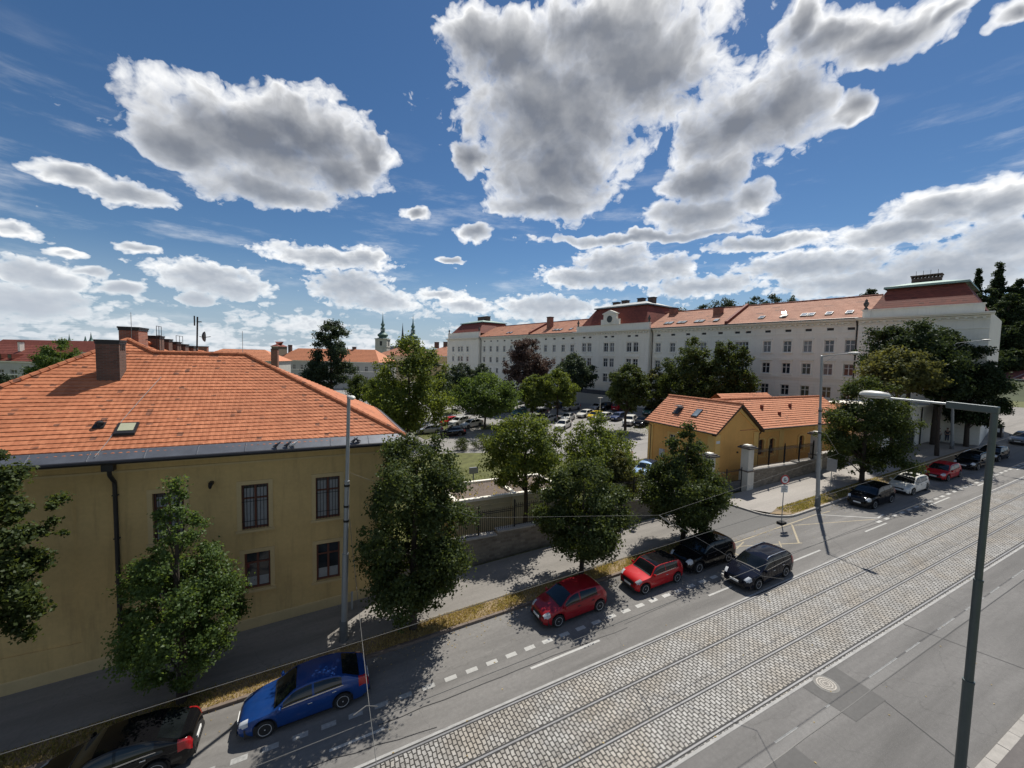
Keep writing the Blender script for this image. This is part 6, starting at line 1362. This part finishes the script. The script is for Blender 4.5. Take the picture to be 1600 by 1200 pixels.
o = copy_tree(hat); recolor(o, P_BLK); place(o, 68.8, CY + .15, 180, 'black hatchback at the far end of the kerb row, half behind the street lamp pole', 'car', KG)
o = copy_tree(sed); recolor(o, P_GRY); place(o, 81.4, 18.6, 180, 'dark grey saloon with a sparkling windscreen coming from the side road at the right edge', 'car')
# the yard: every car is its own, placed where it stands in the photograph
van = make_car('van', P_WHT)
base = {'sedan': sed, 'hatch': hat, 'wagon': wag, 'suv': suv, 'van': van, 'mpv': mpv}
YG = 'cars in the yard of the white palace'
A1, A2, A3 = 155, -40, 60
LOT = [(672, 677, 'wagon', P_SIL, 165, 'silver estate parked sideways just right of the ochre roof corner'), (706, 681, 'wagon', P_BLK, 170, 'big black car in full tree shade next to the silver estate by the roof corner'), (643, 674, 'hatch', P_DBL, 165, 'blue car half hidden behind the pale tree trunk at the roof corner'),
 (701, 663, 'hatch', P_RED2, 205, 'red car at the left of a trio with two white ones'), (718, 664, 'suv', P_WHT, 205, 'white car in the middle of the trio beside the red one'), (737, 667, 'sedan', P_WHT, 200, 'white saloon at the right end of the trio with the red car'),
 (743, 646, 'suv', P_GRY, 165, 'dark grey car under the wide crowned lime tree'), (764, 650, 'hatch', P_SIL, 200, 'silver hatchback by the trunk of the wide crowned lime tree'), (686, 632, 'sedan', P_WHT, 160, 'white car glimpsed beside the young tree, furthest left in the far row'), (702, 631, 'wagon', P_SIL, 160, 'silver car directly left of the young tree trunk'), (704, 624, 'hatch', P_DBL, 160, 'dark blue car behind the young tree in the far row'),
 (855, 660, 'wagon', P_SIL, 200, 'silver estate turned towards the two bright green trees in the middle of the yard'), (842, 651, 'suv', P_GRY, 200, 'dark car left of the silver estate in the middle of the yard'), (893, 641, 'suv', P_SIL, 190, 'silver off roader standing before the grey retaining wall'), (880, 669, 'sedan', P_WHT, 215, 'white car whose nose shows just above the garden treetops'), (887, 657, 'hatch', P_WHT, 215, 'white hatchback behind the one peeping over the garden treetops'),
 (915, 651, 'sedan', P_WHT, 200, 'white saloon left of the yellow car'), (930, 654, 'hatch', P_YEL, 200, 'the only yellow car in the yard'), (944, 656, 'sedan', P_WHT, 200, 'white saloon right of the yellow car'), (934, 640, 'wagon', P_SIL, 200, 'pale silver car near the slim yard lamp'), (946, 640, 'suv', P_BLK, 200, 'black car between the pale silver one and the dark red one'),
 (968, 641, 'suv', P_RED, 20, 'dark red off roader behind the round tree trunk'), (966, 656, 'hatch', P_DBL, 200, 'dark blue car left of the round tree trunk'), (984, 663, 'suv', P_WHT, 215, 'white off roader right beside the round tree trunk'), (1004, 665, 'suv', P_BLK, 205, 'black car next to the gable of the gatehouse, sun on its bonnet'), (1013, 647, 'hatch', P_GRN, 215, 'green car behind the gatehouse roof corner'),
 (788, 644, 'sedan', P_WHT, 160, 'white car at the left edge of the middle yard, right of the lime tree'), (812, 649, 'hatch', P_GRN, 205, 'greenish car in the middle yard behind the garden trees'), (820, 645, 'sedan', P_WHT, 205, 'white saloon beside the greenish car in the middle yard'), (838, 641, 'van', P_WHT, 200, 'long white van between the trunks of the two bright green trees'), (850, 641, 'hatch', P_SIL, 200, 'silver car right of the long white van'), (805, 630, 'suv', P_BLK, 200, 'black car in the shade under the copper beech'), (815, 631, 'hatch', P_GRY, 200, 'grey car at the foot of the palace wall right of the copper beech shade'), (877, 637, 'hatch', P_DBL, 190, 'dark blue car in shade left of the silver off roader'),
 (507, 611, 'sedan', P_WHT, 175, 'white car far away under the tall ragged tree'), (559, 633, 'van', P_SIL, 80, 'silver van seen from behind beside the top of the tram pole'), (1010, 742, 'hatch', P_SKY, 205, 'pale blue car on the driveway behind the gate tree'), (968, 722, 'sedan', P_WHT, 205, 'white car almost hidden by leaves left of the pale blue one')]
for px, py, kd, pm, hd_, lab in LOT:
    g = gnd(px, py); o = copy_tree(base[kd]); recolor(o, pm); place(o, g[0], g[1], hd_, lab, 'van' if kd == 'van' else 'car', YG, 0.0 if py < 720 else .01)
bpy.data.objects.remove(van, do_unlink=True) if False else None
place(van, 14.5, 96.0, 80, 'white van deep in the yard behind the tall pointed tree', 'van', YG); recolor(van, P_WHT)

# ------------------------------------------------------------------ trees
SHAPES = {k: pchip(v) for k, v in {
 'pyramid': [(0,.36),(.07,.62),(.18,.88),(.3,1),(.5,.86),(.68,.60),(.82,.36),(.92,.17),(1,.02)], 'full': [(0,.45),(.1,.76),(.33,1),(.6,1),(.82,.84),(.94,.5),(1,.2)], 'oval': [(0,.40),(.12,.78),(.38,1),(.65,.92),(.86,.62),(1,.20)],
 'round': [(0,.42),(.18,.88),(.45,1),(.72,.86),(.9,.52),(1,.18)], 'wide': [(0,.62),(.18,1),(.45,.98),(.75,.70),(.92,.36),(1,.12)], 'tall': [(0,.55),(.25,1),(.6,.85),(.85,.5),(1,.08)],
 'ragged': [(0,.5),(.15,.9),(.3,1),(.45,.72),(.6,.80),(.8,.74),(1,.35)], 'spire': [(0,.9),(.15,1),(.5,.62),(.8,.28),(1,.03)]}.items()}
def crown_mesh(rs_, H, Rr, cb, shape, n, leaf, nc=80, cl=.26, flat=.75):
    f = SHAPES[shape]; ch = H - cb; hs = np.linspace(0, 1, 40); wts = np.array([f(h) for h in hs]) ** (.8 if shape in ('spire', 'pyramid') else 1.6) + .03
    hh = rs_.choice(hs, nc, p=wts / wts.sum()) + rs_.uniform(-.012, .012, nc); hh = np.clip(hh, .0, 1); th = rs_.uniform(0, 2 * math.pi, nc)
    lob = (1 + .17 * np.sin(th * 3 + rs_.uniform(0, 6)) + .13 * np.sin(th * 5 + hh * 9 + rs_.uniform(0, 6))) * np.where(rs_.uniform(0, 1, nc) < .13, 1.22, 1.0); lob = 1 + (lob - 1) * (.5 if shape == 'pyramid' else 1)
    rad = np.array([f(h) for h in hh]) * Rr * lob * rs_.uniform(.10, 1, nc) ** .42 * .86
    C = np.stack([rad * np.cos(th), rad * np.sin(th), cb + hh * ch], 1); C[0] = (0, 0, H - Rr * (.12 if shape != 'pyramid' else .05)); cr = Rr * cl * rs_.uniform(.45, 1.35, nc) ** 1.15 * ((.55 + .45 * np.array([f(h) for h in hh])) if shape != 'pyramid' else (.30 + .70 * np.array([f(h) for h in hh])))
    pk = rs_.choice(nc, n, p=cr ** 2 / (cr ** 2).sum()); d = rs_.normal(size=(n, 3)); d /= np.linalg.norm(d, axis=1, keepdims=True); rr = rs_.uniform(0, 1, (n, 1)) ** .5 * (1 + .25 * rs_.normal(size=(n, 1)).clip(-1, 2))
    P = C[pk] + d * rr * cr[pk][:, None] * np.array([1, 1, flat])
    P[:, 2] = np.maximum(P[:, 2], cb * .75)
    outw = P - np.array([0, 0, cb + ch * .45]); outw /= np.linalg.norm(outw, axis=1, keepdims=True) + 1e-6
    N_ = .45 * outw + .45 * d + .40 * np.array([0, 0, 1]) + .75 * rs_.normal(size=(n, 3)); N_ /= np.linalg.norm(N_, axis=1, keepdims=True)
    A = np.cross(N_, rs_.normal(size=(n, 3))); A /= np.linalg.norm(A, axis=1, keepdims=True) + 1e-9; B_ = np.cross(N_, A); s = leaf * rs_.uniform(.65, 1.3, (n, 1)); bend = N_ * s * .18
    V4 = np.stack([P - A * s * .5, P + B_ * s * .36 - bend, P + A * s * .5, P - B_ * s * .36 - bend], 1)
    return V4.reshape(-1, 3), np.arange(4 * n).reshape(n, 4), C, cr
def make_tree(name, lab, loc, H, Rr, cb, shape, lm, n, leaf, seed, group=None, cat='tree', nc=80, cl=.26, tr=None, lean=(0, 0), bark=None):
    rs_ = np.random.RandomState(seed); root = empty(name, loc, lab, cat, group); ORG[root.name] = np.zeros(3)
    v, f, C, cr = crown_mesh(rs_, H, Rr, cb, shape, int(n * 1.75), leaf * .72, int(nc * 1.25), cl * .92); v[:, 0] += lean[0] * v[:, 2] / H; v[:, 1] += lean[1] * v[:, 2] / H
    np_mesh('crown', v, f, lm, root)
    t0 = tr or max(.06, H * .018); b = MB(); wob_ = rs_.normal(size=(5, 2)) * H * .006; top = H * .82
    pts = [(wob_[i][0] * (i > 0) + lean[0] * i / 4 * .8, wob_[i][1] * (i > 0) + lean[1] * i / 4 * .8, -.2 + (top + .2) * i / 4) for i in range(5)]; b.tube(pts, [t0 * 1.25, t0, t0 * .78, t0 * .5, t0 * .2], 9)
    for i in rs_.choice(len(C), min(len(C), 16), replace=False):
        c = C[i]; z0 = max(cb * .8, min(c[2] - Rr * .5, H * .7)) ; q = max(.0, z0) / top; x0 = np.array([lean[0] * q, lean[1] * q, z0]); e = np.array([c[0] + lean[0] * c[2] / H, c[1] + lean[1] * c[2] / H, c[2]]); m_ = (x0 + e) / 2 + np.array([0, 0, Rr * .08]); r0 = t0 * .42 * (1 - .5 * q); b.tube([x0, m_, e], [r0, r0 * .6, r0 * .2], 6)
    b.build('trunk', bark or BARK, root, smooth=True); ORG[root.name] = np.array(loc, float); return root
def tpx(name, lab, px, py, top, hw, cbpy, shape, lm, n, leaf, seed, group=None, y=None, base=None, **k):
    """a tree whose foot shows at (px, py) on the ground (or stands in the row at the given y)"""
    if base is not None: g = np.array(base, float)
    elif y is not None: g = onn(px, py, y); g[2] = gz(g[0]) + .1
    else: g = gnd(px, py)
    d = cp * g[0] + sp * g[1]; H = atd(px, top, d)[2] - g[2]; cb = max(.15, atd(px, cbpy, d)[2] - g[2]); return make_tree(name, lab, tuple(g), H, hw / F * d * F / math.hypot(F, px - 800), cb, shape, lm, n, leaf, seed, group, **k)
SG = 'trees along the kerb'; CG = 'trees in the palace yard'
tpx('street_tree', 'leafy street tree cut off by the left edge in front of the ochre house', -40, 1120, 668, 165, 1060, 'round', L_STREET, 20000, .20, 11, SG, y=19.9, nc=110, cl=.22)
tpx('street_tree', 'bright green pyramid shaped street tree hiding the foot of the ochre house drainpipe', 283, 1085, 752, 122, 1062, 'pyramid', L_PYRA, 21000, .165, 12, SG, y=20.1, nc=170, cl=.22)
tpx('street_tree', 'big dark oval street tree right of the tram pole at the ochre house corner', 646, 992, 680, 96, 948, 'full', L_STREET, 30000, .20, 13, SG, y=20.1, nc=150, cl=.25, tr=.17)
tpx('street_tree', 'dark round street tree above the deep red hatchback', 908, 895, 718, 74, 866, 'oval', L_STREET, 18000, .22, 14, SG, y=20.1, nc=120, cl=.25)
tpx('street_tree', 'dark conical street tree above the small red car, its tip against the gatehouse wall', 1066, 850, 662, 76, 822, 'pyramid', L_STREET, 19000, .22, 15, SG, y=20.1, nc=140, cl=.23)
tpx('street_tree', 'dense rounded street tree between the lamp posts above the black shaded car', 1346, 757, 588, 80, 738, 'oval', L_STREET, 18000, .28, 16, SG, y=20.5, nc=120, cl=.26)
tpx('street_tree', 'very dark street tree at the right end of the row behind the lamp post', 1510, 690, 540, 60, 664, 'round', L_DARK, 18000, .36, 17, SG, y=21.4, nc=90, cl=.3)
# garden behind the iron fence
tpx('garden_tree', 'leafy garden tree with a bare trunk behind the iron fence and cream outbuilding', 806, 818, 640, 68, 758, 'round', L_FRESH, 11500, .26, 21, CG, nc=120, cl=.24, base=(14.3, 27.2, .95))
tpx('garden_tree', 'light green garden tree left of the gatehouse, its branches showing', 934, 790, 648, 66, 758, 'wide', L_FRESH, 9500, .27, 22, CG, nc=100, cl=.24)
tpx('garden_tree', 'smaller olive green tree close behind the fence between the dark street trees', 960, 800, 704, 34, 782, 'round', L_OLIVE, 6000, .24, 23, CG, base=(22.6, 26.4, 1.4))
# the yard
tpx('pointed_tree', 'tall pointed light green tree beside the ochre house roof corner, rising to the church tower', 638, 693, 527, 62, 672, 'oval', L_FRESH, 16000, .48, 31, CG, nc=130, cl=.26)
tpx('yard_tree', 'dark green tree half hidden right behind the tall pointed tree', 668, 668, 566, 30, 640, 'round', L_DARK, 5000, .5, 32, CG, base=(20.5, 78, 1.2))
tpx('lime_tree', 'wide crowned lime tree standing alone in the yard before the left palace wing', 757, 669, 583, 53, 645, 'wide', L_PYRA, 12000, .46, 33, CG, nc=100)
tpx('yard_tree', 'thin young tree on its own little island in the yard', 706, 645, 601, 17, 627, 'round', L_FRESH, 2600, .42, 34, CG)
tpx('yard_tree', 'bright green tree in the yard below the copper beech, left one of two', 831, 657, 585, 22, 640, 'oval', L_FRESH, 5000, .46, 35, CG)
tpx('yard_tree', 'bright green tree in the yard, right one of the two by the silver off roader', 870, 652, 579, 33, 634, 'round', L_FRESH, 7500, .48, 36, CG)
tpx('copper_beech', 'purple brown copper beech in front of the left palace wing', 821, 640, 528, 38, 622, 'oval', L_COPPER, 11000, .58, 37, CG, nc=100)
tpx('yard_tree', 'dark green tree right of the copper beech against the palace centre', 895, 637, 552, 34, 612, 'round', L_BLUE, 8000, .58, 38, CG)
tpx('yard_tree', 'round green tree with a straight trunk in front of the palace centre', 977, 672, 568, 34, 640, 'round', L_STREET, 9000, .46, 39, CG)
tpx('yard_tree', 'pale green tree squeezed between the round one and the big dark pair', 1028, 664, 574, 24, 648, 'oval', L_OLIVE, 5500, .48, 40, CG, base=(62, 62, 3.7))
tpx('yard_tree', 'big dark broad tree behind the gatehouse roof, left one of the pair', 1078, 660, 529, 48, 645, 'round', L_STREET, 13000, .48, 41, CG, base=(59, 51, 3.5), nc=110)
tpx('yard_tree', 'big dark broad tree behind the gatehouse roof, right one of the pair', 1136, 655, 531, 44, 640, 'round', L_STREET, 12000, .46, 42, CG, base=(61.5, 46, 3.7), nc=110)
tpx('ragged_tree', 'tall ragged blue green tree in front of the grey range, left of the church', 518, 640, 504, 38, 604, 'ragged', L_BLUE, 10000, .62, 43, CG, nc=80, cl=.28)
tpx('yard_tree', 'dark tree low at the left foot of the tall ragged one', 484, 625, 571, 26, 612, 'round', L_BLUE, 4500, .6, 44, CG, base=(0, 112, 0))
tpx('yard_tree', 'dark bushy tree under the tall ragged one, right of its trunk', 553, 640, 586, 30, 626, 'round', L_STREET, 4500, .55, 45, CG, base=(9.5, 100, .5))
tpx('yard_tree', 'green tree between the dark bushy one and the tall pointed one', 590, 655, 582, 28, 636, 'round', L_FRESH, 4500, .5, 46, CG, base=(12, 88, .7))
tpx('yard_tree', 'dark green tree against the left palace pavilion, left one of two', 733, 632, 566, 24, 618, 'round', L_BLUE, 4500, .62, 47, CG, base=(37, 112, 2.2))
tpx('yard_tree', 'dark green tree against the left palace wing, behind the wide lime', 769, 628, 568, 20, 616, 'round', L_BLUE, 4000, .62, 48, CG, base=(41.5, 106, 2.5))
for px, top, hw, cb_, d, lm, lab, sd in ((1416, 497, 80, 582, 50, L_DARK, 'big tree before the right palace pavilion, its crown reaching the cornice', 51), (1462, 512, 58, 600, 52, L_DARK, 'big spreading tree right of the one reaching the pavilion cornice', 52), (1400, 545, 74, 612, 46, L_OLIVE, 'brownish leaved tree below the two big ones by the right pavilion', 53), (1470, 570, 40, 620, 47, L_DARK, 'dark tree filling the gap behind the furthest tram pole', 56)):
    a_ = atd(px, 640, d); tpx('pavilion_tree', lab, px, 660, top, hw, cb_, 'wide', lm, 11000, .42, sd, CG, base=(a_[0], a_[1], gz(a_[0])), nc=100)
tpx('leafy_tree', 'broad leafy tree behind the left slope of the ochre house roof', 98, 640, 531, 56, 600, 'wide', L_PYRA, 9000, .5, 54, None, base=tuple(atd(98, 640, 88)[:2]) + (1.0,))
tpx('small_tree', 'small dark tree at the left edge beside the ochre roof slope', 8, 640, 583, 20, 615, 'round', L_BLUE, 2500, .42, 55, None, base=tuple(atd(8, 640, 80)[:2]) + (1.0,))
# wooded hill beyond the right end of the palace
b = MB(); n = 28
hz_ = lambda x, y: 35 * math.exp(-((x - 250) / 68) ** 2 - ((y - 100) / 70) ** 2) - 1.2
X = np.linspace(110, 430, n); Y = np.linspace(-20, 300, n)
for x in X:
    for y in Y: b.v.append((x, y, gz(x) + hz_(x, y)))
for i in range(n - 1):
    for j in range(n - 1): a = i * n + j; b.f.append((a, a + n, a + n + 1, a + 1)); b.m.append(0)
hl = b.build('hill', mat('hill_ground', (.05, .062, .025), .95, var=.3, scale=.1), smooth=True); hl['kind'] = 'structure'
HG = 'trees on the hill'
HL = [(1530, 420, 11, 'spire', 150, 'tall dark spire shaped tree on the hill, just right of the mansard roof'), (1563, 412, 15, 'spire', 156, 'tallest dark spire shaped tree on the hill near the right edge'), (1509, 440, 8, 'spire', 160, 'thin dark tree just at the right shoulder of the mansard roof'), (1594, 437, 26, 'round', 150, 'round dark tree on the hill cut by the right edge'), (1545, 452, 30, 'round', 145, 'dark tree between and below the two spire shaped ones'), (1578, 462, 34, 'round', 135, 'dark broad tree half way down the wooded slope at the right edge'), (1560, 500, 30, 'round', 128, 'dark tree low on the slope right of the palace end'), (1596, 505, 34, 'round', 126, 'dark tree low on the slope at the very right edge'), (1582, 545, 30, 'oval', 118, 'lowest dark tree of the slope above the dark red roof'), (1610, 480, 30, 'round', 140, 'dark tree on the slope mostly outside the right edge'),
      (1132, 466, 32, 'round', 175, 'tree behind the palace roof, just right of the left roof chimney'), (1180, 464, 26, 'round', 180, 'tree peeping over the palace ridge, left one of the middle three'), (1206, 461, 24, 'round', 180, 'tree peeping over the palace ridge, tallest of the middle three'), (1238, 463, 26, 'wide', 182, 'flat topped tree peeping over the palace ridge, right one of the middle three'), (1100, 476, 24, 'round', 175, 'low tree barely showing over the palace ridge'), (1064, 482, 26, 'wide', 175, 'low dark tree over the ridge right of the central mansard'), (1360, 453, 16, 'round', 185, 'small round tree alone above the ridge left of the right mansard')]
for i, (px, top, hw, shp, d, lab) in enumerate(HL):
    a = atd(px, top, d); z0 = gz(a[0]) + (hz_(a[0], a[1]) if 110 < a[0] < 430 else -.1); Ht = a[2] - z0
    Ht = max(Ht, 6)
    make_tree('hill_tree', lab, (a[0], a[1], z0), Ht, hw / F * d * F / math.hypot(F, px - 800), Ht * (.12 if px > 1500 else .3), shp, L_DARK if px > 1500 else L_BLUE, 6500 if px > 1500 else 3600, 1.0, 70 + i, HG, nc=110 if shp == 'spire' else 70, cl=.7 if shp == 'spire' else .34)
# shrubs
for px, py, hw, h, lm, lab, sd in ((745, 822, 18, 1.3, L_OLIVE, 'low shrub behind the fence at the left end of the stone wall', 91), (885, 805, 22, 1.6, L_OLIVE, 'spreading shrub behind the fence below the light green garden tree', 92), (985, 760, 20, 1.4, L_OLIVE, 'shrub with pale flowers beside the pale blue car', 93), (850, 812, 20, 1.1, L_FRESH, 'low green shrub right of the bare garden trunk', 94), (722, 704, 14, 1.8, L_STREET, 'dark shrub at the far edge of the lawn beside the ochre roof corner', 96), (752, 701, 18, 2.0, L_STREET, 'dark shrub at the far edge of the lawn, right of the other one', 97), (1195, 715, 9, 1.9, L_DARK, 'thin dark shrub against the golden gable wall', 95)):
    g = gnd(px, py); d = cp * g[0] + sp * g[1]; make_tree('shrub', lab, tuple(g), h, hw / F * d, .1, 'round', lm, 1800, .15, sd, None, 'shrub', nc=24, cl=.4, tr=.04)
